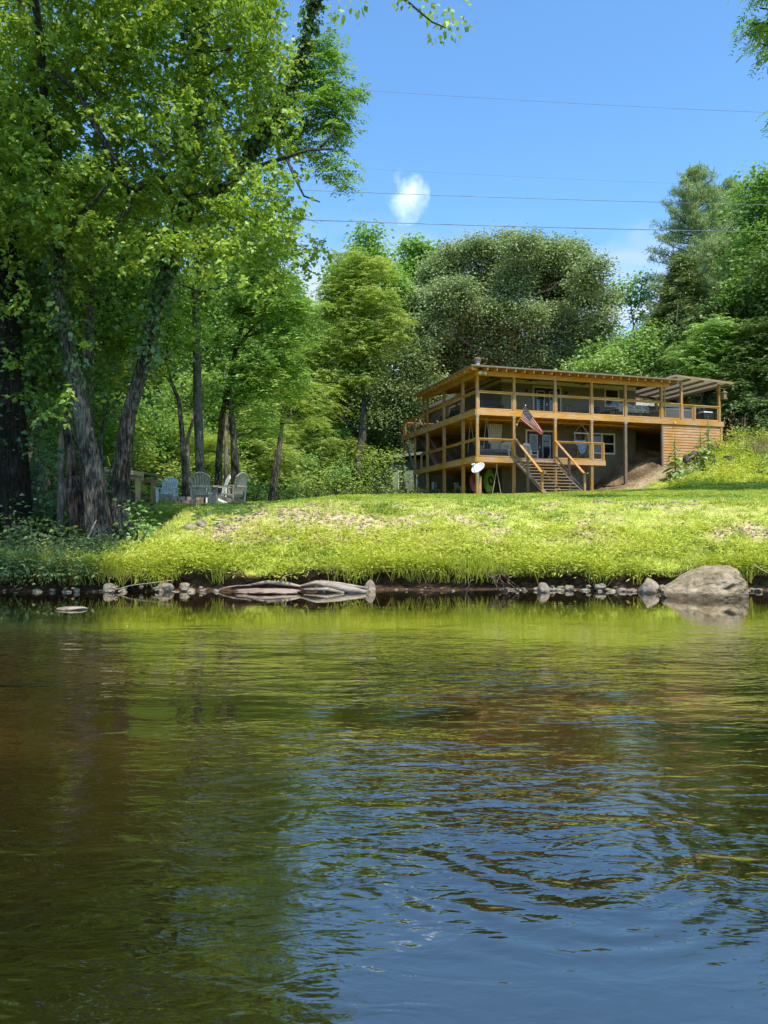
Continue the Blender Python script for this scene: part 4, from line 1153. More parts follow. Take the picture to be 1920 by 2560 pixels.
    T('hillside_tree', 'tall leafy tree cut off by the right edge, sunlit yellow green top', 1915, 56, 24.0, 0.3,
      [(1905, 460, 56, 55, 40), (1870, 520, 56, 48, 38), (1930, 560, 56, 60, 40), (1880, 600, 55.5, 52, 36), (1850, 660, 56, 42, 34), (1920, 680, 55, 60, 40), (1870, 730, 55, 50, 34), (1930, 780, 55, 60, 40), (1960, 480, 57, 70, 60), (1990, 620, 56, 70, 70), (1840, 770, 55, 36, 26)],
      'lf_for', 'simple', 'bark', 13, 37, k=16, sig=0.5, ln=0.3)
    T('sumac_tree', 'bright green tree with long feathered leaves behind the hot tub roof', 1760, 52, 6.5, 0.14,
      [(1790, 825, 51, 48, 22), (1750, 870, 51, 45, 22), (1720, 910, 51, 36, 20), (1800, 890, 51, 40, 24), (1690, 895, 51.5, 22, 14), (1840, 850, 51, 36, 24), (1760, 935, 51, 50, 22)],
      'lf_pop', 'pinnate', 'bark', 17, 38, k=4, flen=0.9, pairs=8, ln=0.26, droop=0.5, wr=0.34)
    T('dark_walnut_tree', 'deep green shaded tree filling the right edge beside the hot tub deck', 1880, 50, 8.5, 0.22,
      [(1860, 900, 50, 50, 34), (1910, 870, 50, 50, 36), (1900, 950, 49.5, 55, 36), (1850, 970, 49.5, 40, 30), (1940, 930, 49, 50, 50), (1880, 1020, 49, 50, 30), (1930, 1040, 48.5, 50, 34), (1845, 1030, 49, 32, 26), (1820, 930, 50, 30, 26), (1890, 830, 50, 50, 30), (1950, 850, 50, 50, 50)],
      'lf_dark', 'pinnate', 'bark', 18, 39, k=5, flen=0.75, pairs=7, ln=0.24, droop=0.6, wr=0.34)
    T('leaning_evergreen_scrub', 'dark leafy tree between hemlock and sumac behind the hot tub roof', 1700, 56, 7.0, 0.14,
      [(1690, 860, 56, 36, 26), (1660, 900, 55, 36, 24), (1720, 830, 56, 36, 26), (1820, 760, 56, 40, 30), (1780, 790, 56, 36, 26), (1640, 960, 54, 40, 22), (1700, 950, 54, 42, 22)],
      'lf_dark', 'simple', 'bark', 18, 40, k=14, sig=0.45, ln=0.26)
mid_trees()


# ---- conifers
def conifer(name, label, px, Y, ptop, wpx, kind, leafmat, seed, bare_to=0.3, lean=0.0):
    rr = np.random.default_rng(seed)
    p = at(px, 1200, Y); b = ground(p.x, Y)
    top = at(px, ptop, Y).z - b.z
    half = wpx / 2 * Y / FPX
    root = empty(name, b, 0, label, 'tree')
    mb = MB()
    H = top
    tr = [(lean * i / 8, 0, H * i / 8 - (0.3 if i == 0 else 0)) for i in range(9)]
    mb.tube(tr, [0.34 * (1 - 0.93 * i / 8) for i in range(9)], 8, 0.05, seed)
    P = []; D = []; CR = []
    z = H * bare_to
    while z < H * 0.995:
        t = (z - H * bare_to) / (H * (1 - bare_to))
        if kind == 'pine':
            prof = (0.5 + 0.5 * math.sin(min(1, (t * 1.5 + 0.25)) * math.pi / 2 * 1.0)) * (1 - t) ** 0.55
            dz = 0.75
        else:
            prof = (1 - t) ** 0.85 + 0.03
            dz = 0.42
        nb = rr.integers(4, 7)
        a0 = rr.random() * 6.28
        for i in range(nb):
            a = a0 + 6.283 * i / nb + rr.normal() * 0.25
            L = half * prof * (0.7 + 0.5 * rr.random()) + 0.25
            up = 0.28 if kind == 'pine' else -0.18
            zz = z + rr.normal() * 0.15
            e = np.array([math.cos(a) * L, math.sin(a) * L, up * L * (0.5 + t)])
            s0 = np.array([lean * z / H, 0, zz])
            mid = s0 + e * 0.5 + np.array([0, 0, (-0.05 if kind == 'pine' else 0.08) * L])
            mb.tube([tuple(s0), tuple(mid), tuple(s0 + e)], [0.035 + 0.012 * L, 0.025 + 0.006 * L, 0.012], 4, 0, 0, cap=False)
            m = int(7 + 9 * L)
            tt = 0.22 + 0.8 * rr.random(m)
            lat = (rr.random(m) - 0.5) * L * 0.5 * (1.1 - tt) * 1.5
            perp = np.array([-math.sin(a), math.cos(a), 0])
            c = s0 + e * tt[:, None] + perp * lat[:, None] + rr.normal(size=(m, 3)) * 0.1
            c[:, 2] += (0.03 if kind == 'pine' else -0.1 * np.abs(lat))
            P.append(c); CR.append(np.clip(0.25 + 0.3 * rr.random() + 0.3 * tt + 0.2 * t, 0, 1))
        z += dz * (0.7 + 0.6 * rr.random()) * (1.0 - 0.45 * t)
    P = np.concatenate(P); CR = np.concatenate(CR)
    k = 9
    n = len(P)
    if kind == 'pine':
        Dd = unit(rr.normal(size=(n * k, 3)) + np.array([0, 0, 0.55]))
        ln = 0.34 + 0.2 * rr.random(n * k); wd = np.full(n * k, 0.06)
        PP = np.repeat(P, k, 0) + rr.normal(size=(n * k, 3)) * 0.1
    else:
        Dd = unit(np.repeat(unit(P * np.array([1, 1, 0])), k, 0) * 0.8 + rr.normal(size=(n * k, 3)) * np.array([0.7, 0.7, 0.25]) + np.array([0, 0, -0.3]))
        ln = 0.3 + 0.2 * rr.random(n * k); wd = np.full(n * k, 0.09)
        PP = np.repeat(P, k, 0) + rr.normal(size=(n * k, 3)) * np.array([0.2, 0.2, 0.08])
    N = unit(rr.normal(size=(n * k, 3)) * 0.6 + np.array([0, 0, 0.8])); N = unit(N - Dd * np.sum(N * Dd, 1, keepdims=True))
    V, F = leaf_quads(PP, Dd, N, ln, wd, 0.1)
    r = np.clip(np.repeat(CR, k) * 0.6 + rr.random(n * k) * 0.4, 0, 1)
    mb.build('trunk', MAT['bark_grey'], root, smooth=True)
    np_mesh('crown', V, F, MAT[leafmat], root, r)
    return root

conifer('pine_tree', 'tallest white pine on the right hillside, tiered open branches against the sky', 1738, 72, 432, 290, 'pine', 'lf_pine', 51, 0.3, 0.3)
conifer('pine_tree', 'second white pine, its tip just right of the tallest pine', 1832, 80, 462, 240, 'pine', 'lf_pine', 52, 0.25)
conifer('pine_tree', 'third pine between the tall pines and the right edge, mostly hidden by leaves', 1800, 64, 600, 240, 'pine', 'lf_pine', 55, 0.1)
conifer('hemlock_tree', 'dark drooping hemlock below the white pine', 1712, 60, 640, 330, 'hemlock', 'lf_hem', 53, 0.05)
conifer('hemlock_tree', 'lower hemlock at left foot of the dark one, above the porch roof end', 1640, 64, 800, 200, 'hemlock', 'lf_hem', 54, 0.05)


# ---- woods behind: two crowns shared by many trees
def proto_tree(name, label, H, r0, rx, rz, zc, nl, lr, leafmat, style, bark, dens, seed, **kw):
    q, rr = straight(H, (random.uniform(-0.6, 0.6), 0.3), r0, 7, seed)
    lob = spread_lobes(rx, rx, rz, zc, nl, lr, seed)
    return tree(name, Vector((0, 0, 0)), label, 'tree', q, rr, lob, leafmat, style, bark, dens=dens, seed=seed, **kw)


def woods_trees():
    A = proto_tree('forest_tree', None, 15, 0.2, 4.0, 5.2, 9.2, 24, 1.5, 'lf_for', 'simple', 'bark', 9, 61, k=12, sig=0.45, ln=0.26)
    B = proto_tree('forest_tree', None, 13, 0.17, 3.6, 4.8, 7.8, 20, 1.5, 'lf_loc', 'pinnate', 'bark_grey', 7, 62, k=4, flen=0.8, pairs=6, ln=0.22)
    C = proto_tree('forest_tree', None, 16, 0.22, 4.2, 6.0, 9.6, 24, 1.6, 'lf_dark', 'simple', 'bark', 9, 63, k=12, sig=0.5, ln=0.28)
    protos = {'a': A, 'b': B, 'c': C}
    used = set()
    G = 'trees of the woods behind the chairs'
    lab = {'a': 'mid green leafy forest tree in the woods behind the lawn chairs, merging with its neighbours',
           'b': 'light green feathery forest tree in the woods behind the lawn chairs, merging with its neighbours',
           'c': 'dark green forest tree in the woods behind the lawn chairs, merging with its neighbours'}
    spots = [(60, 30, 'c', 1.0), (200, 27, 'a', 0.8), (300, 56, 'a', 0.95), (-60, 26, 'c', 1.0), (380, 56, 'b', 0.95), (120, 40, 'a', 1.1), (450, 58, 'a', 1.05), (550, 55, 'a', 1.0), (640, 56, 'a', 1.0),
             (260, 50, 'b', 1.1), (700, 56, 'a', 1.0), (20, 50, 'c', 1.2), (500, 60, 'a', 1.2), (620, 64, 'c', 1.2), (770, 62, 'b', 0.9), (820, 72, 'c', 1.0), (360, 60, 'c', 1.3), (160, 62, 'c', 1.3), (720, 76, 'a', 1.2), (880, 80, 'a', 1.0), (560, 80, 'c', 1.3), (420, 78, 'c', 1.3), (250, 80, 'c', 1.3), (-150, 40, 'c', 1.2), (960, 74, 'a', 0.85)]
    for i, (px, Y, k, s) in enumerate(spots):
        o = protos[k]
        if k in used: o = copy_tree(o)
        used.add(k)
        p = at(px, 1240, Y); g = ground(p.x, Y)
        o.location = g; o.rotation_euler = (0, 0, i * 1.7); o.scale = (s, s, s * (0.95 + 0.1 * (i % 3)))
        tag(o, lab[k], 'tree', G + {'a': ', mid green', 'b': ', feathery', 'c': ', dark'}[k])
    for i, (px, Y, k, s) in enumerate([(330, 40, 'a', .62), (420, 44, 'b', .7), (500, 41, 'b', .55), (580, 45, 'a', .66), (660, 44, 'b', .6), (740, 48, 'b', .66), (800, 50, 'a', .5), (375, 42, 'b', .6), (540, 47, 'a', .75), (620, 49, 'b', .8), (460, 48, 'a', .8), (285, 38, 'b', .6), (230, 36, 'a', .6), (470, 66, 'a', .8), (610, 70, 'b', .8), (700, 68, 'c', .7), (790, 70, 'a', .7), (870, 62, 'b', .6), (250, 44, 'c', .6), (370, 64, 'c', .9), (540, 78, 'c', 1.0), (920, 68, 'c', .6)]):
        o = copy_tree(protos[k])
        p = at(px, 1240, Y); g = ground(p.x, Y)
        o.location = g - Vector((0, 0, 4.0 * s)); o.rotation_euler = (0, 0, i * 1.3 + .4); o.scale = (s, s, s)
        tag(o, 'young bushy tree low in the understory of the left woods, merging with its neighbours', 'tree', 'young trees in the understory of the left woods')
    # wooded hillside behind the house and to the right
    H = {'a': 'mid green leafy tree on the wooded hillside behind the house, merging with its neighbours', 'c': 'dark green tree on the wooded hillside behind the house, merging with its neighbours'}
    for i, (px, Y, k, s) in enumerate([(1650, 84, 'a', 0.85), (1760, 92, 'c', 1.0), (1860, 70, 'c', 1.0), (1900, 84, 'a', 1.1), (1980, 64, 'c', 1.1), (1440, 84, 'c', 0.62), (1180, 84, 'c', 0.9), (1060, 88, 'c', 0.9), (2040, 50, 'c', 1.0), (1530, 90, 'c', 0.62), (1820, 58, 'c', 0.62), (1760, 64, 'c', 0.7)]):
        o = copy_tree(protos[k])
        p = at(px, 1240, Y); g = ground(p.x, Y)
        o.location = g; o.rotation_euler = (0, 0, i * 2.1 + 0.5); o.scale = (s, s, s)
        tag(o, H[k], 'tree', 'trees of the wooded hillside behind the house, ' + {'a': 'mid green', 'c': 'dark'}[k])
    return protos
PROT = woods_trees()


# ---- the tree whose fronds hang in at the top right corner, and its neighbour that shades the lawn
def edge_trees():
    b = ground(15.0, 20.0)
    q = [(0, 0, -0.3), (-0.1, 0, 4), (-0.3, 0, 8), (-0.5, 0, 12), (-0.6, 0, 16)]
    lob = rel([px_lobe(*l) for l in [(1900, 20, 20, 26, 20), (1880, 60, 20, 18, 12), (1910, 80, 20, 24, 14), (1905, 110, 20, 18, 14), (1935, 40, 20, 30, 30), (1925, 120, 20, 24, 18), (1950, -40, 20, 60, 50), (1900, -30, 20, 30, 20), (2020, -100, 20, 110, 90), (2140, -60, 20, 110, 80), (2060, -250, 20, 120, 90), (1945, 285, 20, 18, 12)]], b)
    tree('overhanging_tree', b, 'dark green fronds reaching in at the top right corner of the view', 'tree', q, [0.28, 0.24, 0.2, 0.15, 0.06], lob, 'lf_wal', 'pinnate', 'bark', dens=20, seed=71, k=5, flen=0.5, pairs=8, ln=0.13, droop=0.9, wr=0.34)
    b = ground(20.0, 27.0)
    q, rr = straight(17, (0, 0), 0.3, 6, 72)
    lob = [(-4.2, .6, 17.6, 1.0, .7, .6), (-2.9, .4, 17.2, 1.5, 1.0, 0.9), (-1.0, .9, 17.6, 1.7, 1.1, 1.0), (1.0, 0.3, 17.0, 1.8, 1.1, 1.0), (0.2, -0.4, 15.8, 1.9, 1.0, 1.0), (2.6, 1.0, 17.8, 1.7, 1.1, 1), (-.4, 0.4, 18.6, 1.6, 1, 1)]
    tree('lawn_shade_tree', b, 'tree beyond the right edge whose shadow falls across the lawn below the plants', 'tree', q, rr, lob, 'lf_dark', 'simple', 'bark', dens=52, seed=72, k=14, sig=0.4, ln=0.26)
edge_trees()
# ------------------------------------------------------------------ shrubs, weeds, bank plants
def shrub(name, base, label, cat, lobes, leafmat, style='simple', dens=30, group=None, seed=1, stems=5, **kw):
    root = empty(name, base, 0, label, cat, group)
    C, cr = lobes_points(lobes, dens, 0.3, 0.8)
    if style == 'simple':
        V, F, r = spray_simple(C, kw.get('k', 10), kw.get('sig', 0.18), kw.get('ln', 0.12), kw.get('droop', 0.2), cr, 0.7, kw.get('wr', 0.5), kw.get('upb', 0.8))
    else:
        V, F, r = spray_pinnate(C, kw.get('k', 4), kw.get('flen', 0.4), kw.get('pairs', 6), kw.get('ln', 0.1), cr, droop=kw.get('droop', 0.4))
    np_mesh('leaves', V, F, MAT[leafmat], root, r)
    mb = MB()
    rr = random.Random(seed)
    for i in range(stems):
        l = lobes[i % len(lobes)]
        mb.tube(limb_pts((rr.uniform(-.1, .1), rr.uniform(-.1, .1), -0.1), (l[0], l[1], l[2] + l[5] * 0.4), 0.05, 4, 0.15, seed + i), [0.03, 0.025, 0.018, 0.012, 0.006], 5)
    mb.build('stems', MAT['bark'], root)
    return root


def plants():
    S = lambda px, Y: ground(at(px, 1250, Y).x, Y)
    b = S(955, 40.5)
    shrub('feathery_bush', b, 'large feathery light green bush at the left end of the deck', 'bush',
          rel([px_lobe(*l) for l in [(950, 1150, 40.5, 48, 26), (900, 1180, 40.5, 42, 26), (980, 1190, 40, 30, 26), (930, 1210, 40, 50, 22), (870, 1215, 40.5, 34, 20), (985, 1130, 40.5, 22, 16), (900, 1130, 40.5, 34, 18)]], b), 'lf_loc', 'simple', 20, seed=3, stems=7, k=14, sig=0.26, ln=0.16, wr=0.36)
    b = S(1012, 47)
    shrub('dark_bush', b, 'dark round bush between feathery bush and the pale annex wall', 'bush', rel([px_lobe(*l) for l in [(1012, 1205, 47, 22, 24), (1005, 1180, 47, 16, 16)]], b), 'lf_dark', 'simple', 34, seed=4, k=12, sig=0.2, ln=0.14)
    # thicket along the wood edge
    G = {'l': 'low sunlit shrubs along the wood edge behind the chairs', 'd': 'low dark shrubs in the woods by the twin trunks'}
    for i, (px, py, Y, w, h, m) in enumerate([(400, 1215, 31, 45, 38, 'l'), (350, 1190, 30, 34, 40, 'l'), (540, 1205, 36, 40, 38, 'l'), (640, 1210, 37, 45, 38, 'l'), (730, 1215, 38, 45, 38, 'l'), (790, 1205, 40, 40, 42, 'l'), (840, 1190, 42, 34, 46, 'l'), (610, 1170, 40, 40, 40, 'l'), (440, 1165, 38, 50, 40, 'l'), (760, 1150, 46, 45, 40, 'l'), (330, 1130, 34, 45, 40, 'l'), (690, 1165, 43, 36, 40, 'l'),
                                              (80, 1180, 19.5, 60, 60, 'd'), (20, 1260, 18.0, 60, 55, 'd'), (130, 1250, 19, 40, 55, 'd'), (60, 1340, 17.0, 70, 40, 'd'), (-50, 1200, 18.5, 60, 80, 'd'), (90, 1080, 21, 60, 60, 'd'), (200, 1120, 23, 50, 60, 'd'), (270, 1180, 23, 34, 50, 'd')]):
        p = at(px, py, Y); b = ground(p.x, Y)
        s = Y / FPX
        rr = random.Random(i)
        lob = [(p.x - b.x + rr.uniform(-.5, .5) * w * s, rr.uniform(-.5, .5) * w * s, max(0.3 * h * s, p.z - b.z + rr.uniform(-.9, .5) * h * s), w * s * 0.6, w * s * 0.6, h * s * 0.5) for _ in range(7)]
        shrub('shrub', b, {'l': 'sunlit low shrub at the wood edge behind the lawn chairs, merging with its neighbours', 'd': 'dark low shrub in the shade left of the twin trunks, merging with its neighbours'}[m], 'shrub', lob,
              {'l': 'lf_loc' if i % 3 else 'lf_pop', 'd': 'lf_hem' if i % 2 else 'lf_ivy'}[m], 'simple', 15 if m == 'l' else 30, G[m], i, 5, k=11, sig=0.26 if m == 'l' else 0.2, ln=0.17 if m == 'l' else 0.13, wr=0.5)  # shade by the twin trunks put into the darker shrub leaf colours
    # leafy bush at the foot of the leaning trunk
    b = S(345, 16.4); b.z -= .05
    lob = rel([px_lobe(*l) for l in [(345, 1290, 16.3, 22, 18), (335, 1325, 16.2, 34, 24), (365, 1345, 16.2, 30, 24), (340, 1375, 16.1, 40, 26), (375, 1320, 16.3, 18, 16), (325, 1270, 16.3, 12, 12)]], b)
    shrub('leafy_bush', b, 'bushy green seedling clump at the foot of the right leaning trunk', 'bush', lob, 'lf_pop', 'simple', 75, seed=8, k=8, sig=0.12, ln=0.12, wr=0.45)
    for px, py, Y, w, h, lab, m in [(230, 1395, 15.9, 70, 30, 'dry yellowish weed clump below the twin trunks', 'lf_weed'), (300, 1430, 15.4, 55, 26, 'tangled green weeds at the water below the leafy bush', 'lf_for'), (80, 1410, 15.6, 90, 34, 'dark shaded weed bank at the far left waterline', 'lf_hem'), (200, 1455, 15.0, 50, 18, 'dim brownish grass clump drooping to the water at left', 'lf_floor')]:  # far left clump carries its shade in the dark leaf colour
        b = S(px, Y); p = at(px, py, Y); s = Y / FPX
        rr = random.Random(px)
        lob = [(rr.uniform(-.8, .8) * w * s, rr.uniform(-.25, .25), max(0.05, p.z - b.z + rr.uniform(-.9, .6) * h * s), w * s * 0.42, w * s * 0.35, h * s * 0.45) for _ in range(8)]
        shrub('weed_clump', b, lab, 'weeds', lob, m, 'simple', 90, None, px, 4, k=9, sig=0.12, ln=0.1, wr=0.35)


def stuff_herbs():
    # overhanging weeds all along the river lip
    n = 9000
    x = rng.random(n) * 19 - 8.4
    d = 0.24 + 1.9 * rng.random(n) ** 1.6
    y = bank_y(x) + d
    keep = fbm(x * 1.2, y * 1.6, 0, 71, 4) + 0.05 * (d < 0.6) > 0.455
    x, y, d = x[keep], y[keep], d[keep]; n = len(x)
    z = terr(x, y)
    tall = 0.2 + 2.2 * fbm(x * 0.9, y * 2, 0, 72, 3) ** 1.6
    C = np.stack([x, y - 0.06, z + (0.04 + 0.14 * rng.random(n)) * tall], 1)
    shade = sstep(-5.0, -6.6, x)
    big = fbm(x * 0.8, y, 0, 73, 3)
    cr = np.clip(0.25 + 0.7 * big + 0.3 * rng.random(n) - 0.2 + 0.15 * (d > 0.5), 0, 1)
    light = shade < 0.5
    V, F, r = spray_simple(C[light], 7, 0.07, 0.09, -0.05, cr[light], 0.8, 0.26, 1.0)
    tag(np_mesh('bank_weeds', V, F, MAT['lf_weed'], face_attr=r), 'bright yellow green weeds spilling over the river bank edge', 'weeds', kind='stuff')
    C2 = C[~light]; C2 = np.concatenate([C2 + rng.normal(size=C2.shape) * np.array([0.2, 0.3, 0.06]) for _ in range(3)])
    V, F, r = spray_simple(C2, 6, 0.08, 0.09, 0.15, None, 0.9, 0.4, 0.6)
    tag(np_mesh('shaded_bank_weeds', V, F, MAT['lf_hem'], face_attr=r), 'dark shaded weeds on the bank at far left', 'weeds', kind='stuff')  # same bank weeds in a darker material, canopy shade painted into it
    # forest floor herbs
    n = 30000
    y = 15.5 + 40 * rng.random(n) ** 1.2
    x = (rng.random(n) * 1.25 - 0.62) * y
    k = (woods(x, y) > 0.4) & (fbm(x * 0.6, y * 0.6, 0, 75, 3) > 0.38)
    x, y = x[k], y[k]; n = len(x)
    C = np.stack([x, y, terr(x, y) + 0.1 + 0.3 * rng.random(n)], 1)
    V, F, r = spray_simple(C, 5, 0.13, 0.13, 0.2, None, 0.7, 0.5, 0.7)
    tag(np_mesh('forest_herbs', V, F, MAT['lf_floor'], face_attr=r), 'low herbs covering the forest floor', 'ground cover', kind='stuff')
    # tall grasses hanging at the waterline
    n = 6500
    x = rng.random(n) * 18.4 - 8.6
    k = fbm(x * 1.6, x * 0, 0, 77, 3) > 0.5 - 0.15 * (x < -4)
    x = x[k]; n = len(x)
    y = bank_y(x) + 0.14 + 0.4 * rng.random(n)
    P = np.stack([x, y, terr(x, y)], 1)
    h = 0.16 + 0.28 * rng.random(n) * (1 + 0.6 * (x < -4.5)); 
    V, F, r = blades(P, h, 0.008 + 0.008 * rng.random(n), h * (0.7 + 0.8 * rng.random(n)), -1.57 + rng.normal(size=n) * 0.9, np.clip(0.3 + 0.5 * rng.random(n), 0, 1))
    tag(np_mesh('waterline_grass', V, F, MAT['grass'], face_attr=r), 'long grass blades hanging from the bank toward the water', 'grass', kind='stuff')
    # taller tufts scattered over the lower bank
    n = 1500
    x = rng.random(n) * 16 - 6.2; d = 0.25 + 4.5 * rng.random(n) ** 1.8; y = bank_y(x) + d
    P = np.repeat(np.stack([x, y, terr(x, y)], 1), 14, 0); m = len(P)
    P[:, :2] += rng.normal(size=(m, 2)) * 0.035
    h = np.repeat(0.07 + 0.15 * rng.random(n) * (1 - 0.12 * d), 14) * (0.5 + 0.7 * rng.random(m))
    V, F, r = blades(P, h, 0.008 + 0.007 * rng.random(m), h * (0.25 + 0.7 * rng.random(m)), rng.random(m) * 6.283, np.clip(np.repeat(rng.random(n), 14) * 0.7 + 0.35 * rng.random(m), 0, 1))
    tag(np_mesh('grass_tufts', V, F, MAT['grass'], face_attr=r), 'taller grass tufts scattered over the lower lawn bank', 'grass', kind='stuff')
    # clover and broad weeds in the lawn
    n = 9000
    d = 0.5 + 16 * rng.random(n) ** 1.6; y = 14.6 + d; x = (rng.random(n) * 2 - 1) * 0.54 * y
    k = (fbm(x * 0.9, y * 1.1, 0, 87, 4) > 0.57) & (woods(x, y) < 0.3) & (bare(x, y) < 0.6)
    x, y = x[k], y[k]; n = len(x)
    V, F, r = spray_simple(np.stack([x, y, terr(x, y) + 0.03], 1), 6, 0.05, 0.06, -0.1, np.clip(fbm(x * 0.7, y * 0.7, 0, 88, 3) * 1.3 - .15, 0, 1), 0.3, 0.6, 1.2)
    tag(np_mesh('lawn_clover', V, F, MAT['lf_for'], face_attr=r), 'darker green clover and broad leaved weeds in patches on the lawn', 'ground cover', kind='stuff')
    # clods and pebbles on the worn patches
    n = 60000
    x = rng.random(n) * 17 - 5.2; y = 15.4 + 3.4 * rng.random(n)
    k = bare(x, y) > 0.45 + 0.4 * rng.random(n); x, y = x[k][:2600], y[k][:2600]; n = len(x)
    s = 0.012 + 0.035 * rng.random(n) ** 2.5
    O = np.array([[1, 0, 0], [-1, 0, 0], [0, 1, 0], [0, -1, 0], [0, 0, .8], [0, 0, -.5]])
    FO = np.array([[0, 2, 4], [2, 1, 4], [1, 3, 4], [3, 0, 4], [2, 0, 5], [1, 2, 5], [3, 1, 5], [0, 3, 5]])
    V = (O[None] * (1 + .5 * (rng.random((n, 6, 1)) - .5)) * s[:, None, None] + np.stack([x, y, terr(x, y) + .005], 1)[:, None, :]).reshape(-1, 3)
    F = (FO[None] + (np.arange(n) * 6)[:, None, None]).reshape(-1, 3)
    tag(np_mesh('soil_clods', V, F, MAT['rock2']), 'small clods and pebbles on the worn patches of the lawn bank', 'pebbles', kind='stuff')
    # dry grass high on the slope
    n = 9000
    u = 15.2 + 8 * rng.random(n); v = -3.6 + 3.6 * rng.random(n)
    k = fbm(u * 0.6, v * 0.9, 0, 85, 3) > 0.46
    u, v = u[k], v[k]; n = len(u)
    x = HC.x + u * math.cos(HA) - v * math.sin(HA); y = HC.y + u * math.sin(HA) + v * math.cos(HA)
    h = 0.4 + 0.7 * rng.random(n)
    V, F, r = blades(np.stack([x, y, terr(x, y)], 1), h, 0.02 + 0.02 * rng.random(n), h * (0.2 + 0.5 * rng.random(n)), rng.random(n) * 6.283, rng.random(n))
    tag(np_mesh('dry_grass', V, F, MAT['lf_dry'], face_attr=r), 'dry tan grass high on the slope right of the deck', 'grass', kind='stuff')
    # the weedy slope right of the deck
    n = 20000
    u = 8.6 + 26 * rng.random(n); v = -6.8 + 7.0 * rng.random(n) ** 0.8
    k = (v < -0.35 - 0.0 * u) | (u > 17)
    k &= ~((u < 12.4) & (v > -3.4 - 0.3 * (12.4 - u)))
    k &= (fbm(u * 0.7, v * 0.9, 0, 79, 3) > 0.36)
    u, v = u[k], v[k]; n = len(u)
    x = HC.x + u * math.cos(HA) - v * math.sin(HA); y = HC.y + u * math.sin(HA) + v * math.cos(HA)
    hh = sstep(-6.8, -4.0, v)
    C = np.stack([x, y, terr(x, y) + (0.04 + 0.42 * rng.random(n) ** 1.5 * hh)], 1)
    cr = np.clip(fbm(x * 0.5, y * 0.5, 0, 80, 3) * 1.2 - 0.2 + 0.3 * rng.random(n), 0, 1)
    V, F, r = spray_simple(C, 7, 0.13, 0.16, 0.15, cr, 0.8, 0.3, 0.5)
    tag(np_mesh('slope_weeds', V, F, MAT['lf_weed'], face_attr=r), 'light green weeds covering the slope right of the deck', 'weeds', kind='stuff')


def mullein(px, py_base, py_top, Y, label, seed, w=30, dark=False):
    p = at(px, py_base, Y); t = at(px, py_top, Y)
    b = Vector((p.x, Y, min(p.z, tz(p.x, Y) + 0.15)))
    H = t.z - b.z
    root = empty('mullein_plant', b, 0, label, 'plant', 'tall stalk plants on the slope by the cedar skirting')
    mb = MB(); mb.tube([(0, 0, -0.3), (0.02, 0, H * 0.5), (0.0, 0, H * 0.86), (0.01, 0, H)], [0.045, 0.035, 0.022, 0.008], 6)
    mb.build('stalk', MAT['lf_mull'], root)
    rr = np.random.default_rng(seed)
    n = 74
    t = rr.random(n) ** 1.25
    az = rr.random(n) * 6.283
    L = (w * Y / FPX) * (1.08 - 0.93 * np.clip(t * 1.05, 0, 1)) * (0.75 + 0.5 * rr.random(n))
    o = np.stack([np.cos(az), np.sin(az), 0.55 - 0.75 * (1 - t) + rr.normal(size=n) * 0.15], 1)
    D = unit(o); N = unit(np.stack([-np.cos(az) * 0.5, -np.sin(az) * 0.5, np.ones(n)], 1)); N = unit(N - D * np.sum(N * D, 1, keepdims=True))
    P = np.stack([np.zeros(n), np.zeros(n), 0.1 + t * H * 0.86], 1)
    h = L * 0.55
    V1, F1 = leaf_quads(P, D, N, L, L * 0.34, 0.15)
    up = unit(D + np.array([0, 0, .25])); N2 = unit(np.cross(np.cross(up, np.array([0, 0, 1.0])), up))
    V1, F1 = leaf_quads(P, up, N2, h, L * 0.36, 0.1)
    dn = unit(D + np.array([0, 0, -.75])); N3 = unit(np.cross(np.cross(dn, np.array([0, 0, 1.0])), dn))
    S = np.cross(up, N2); S = unit(S)
    m = P + up * (L * .5)[:, None]
    V2 = np.stack([P + up * (L * .22)[:, None] + S * (L * .17)[:, None], m + S * (L * .2)[:, None] + dn * (L * .1)[:, None], m + dn * (L * .55)[:, None], m - S * (L * .2)[:, None] + dn * (L * .1)[:, None]], 1).reshape(-1, 3)
    V1, F1, rr_ = merge([(V1, F1, rr.random(n)), (V2, F1.copy(), rr.random(n))])
    np_mesh('leaves', V1, F1, MAT['lf_mull'], root, rr_)
    return root


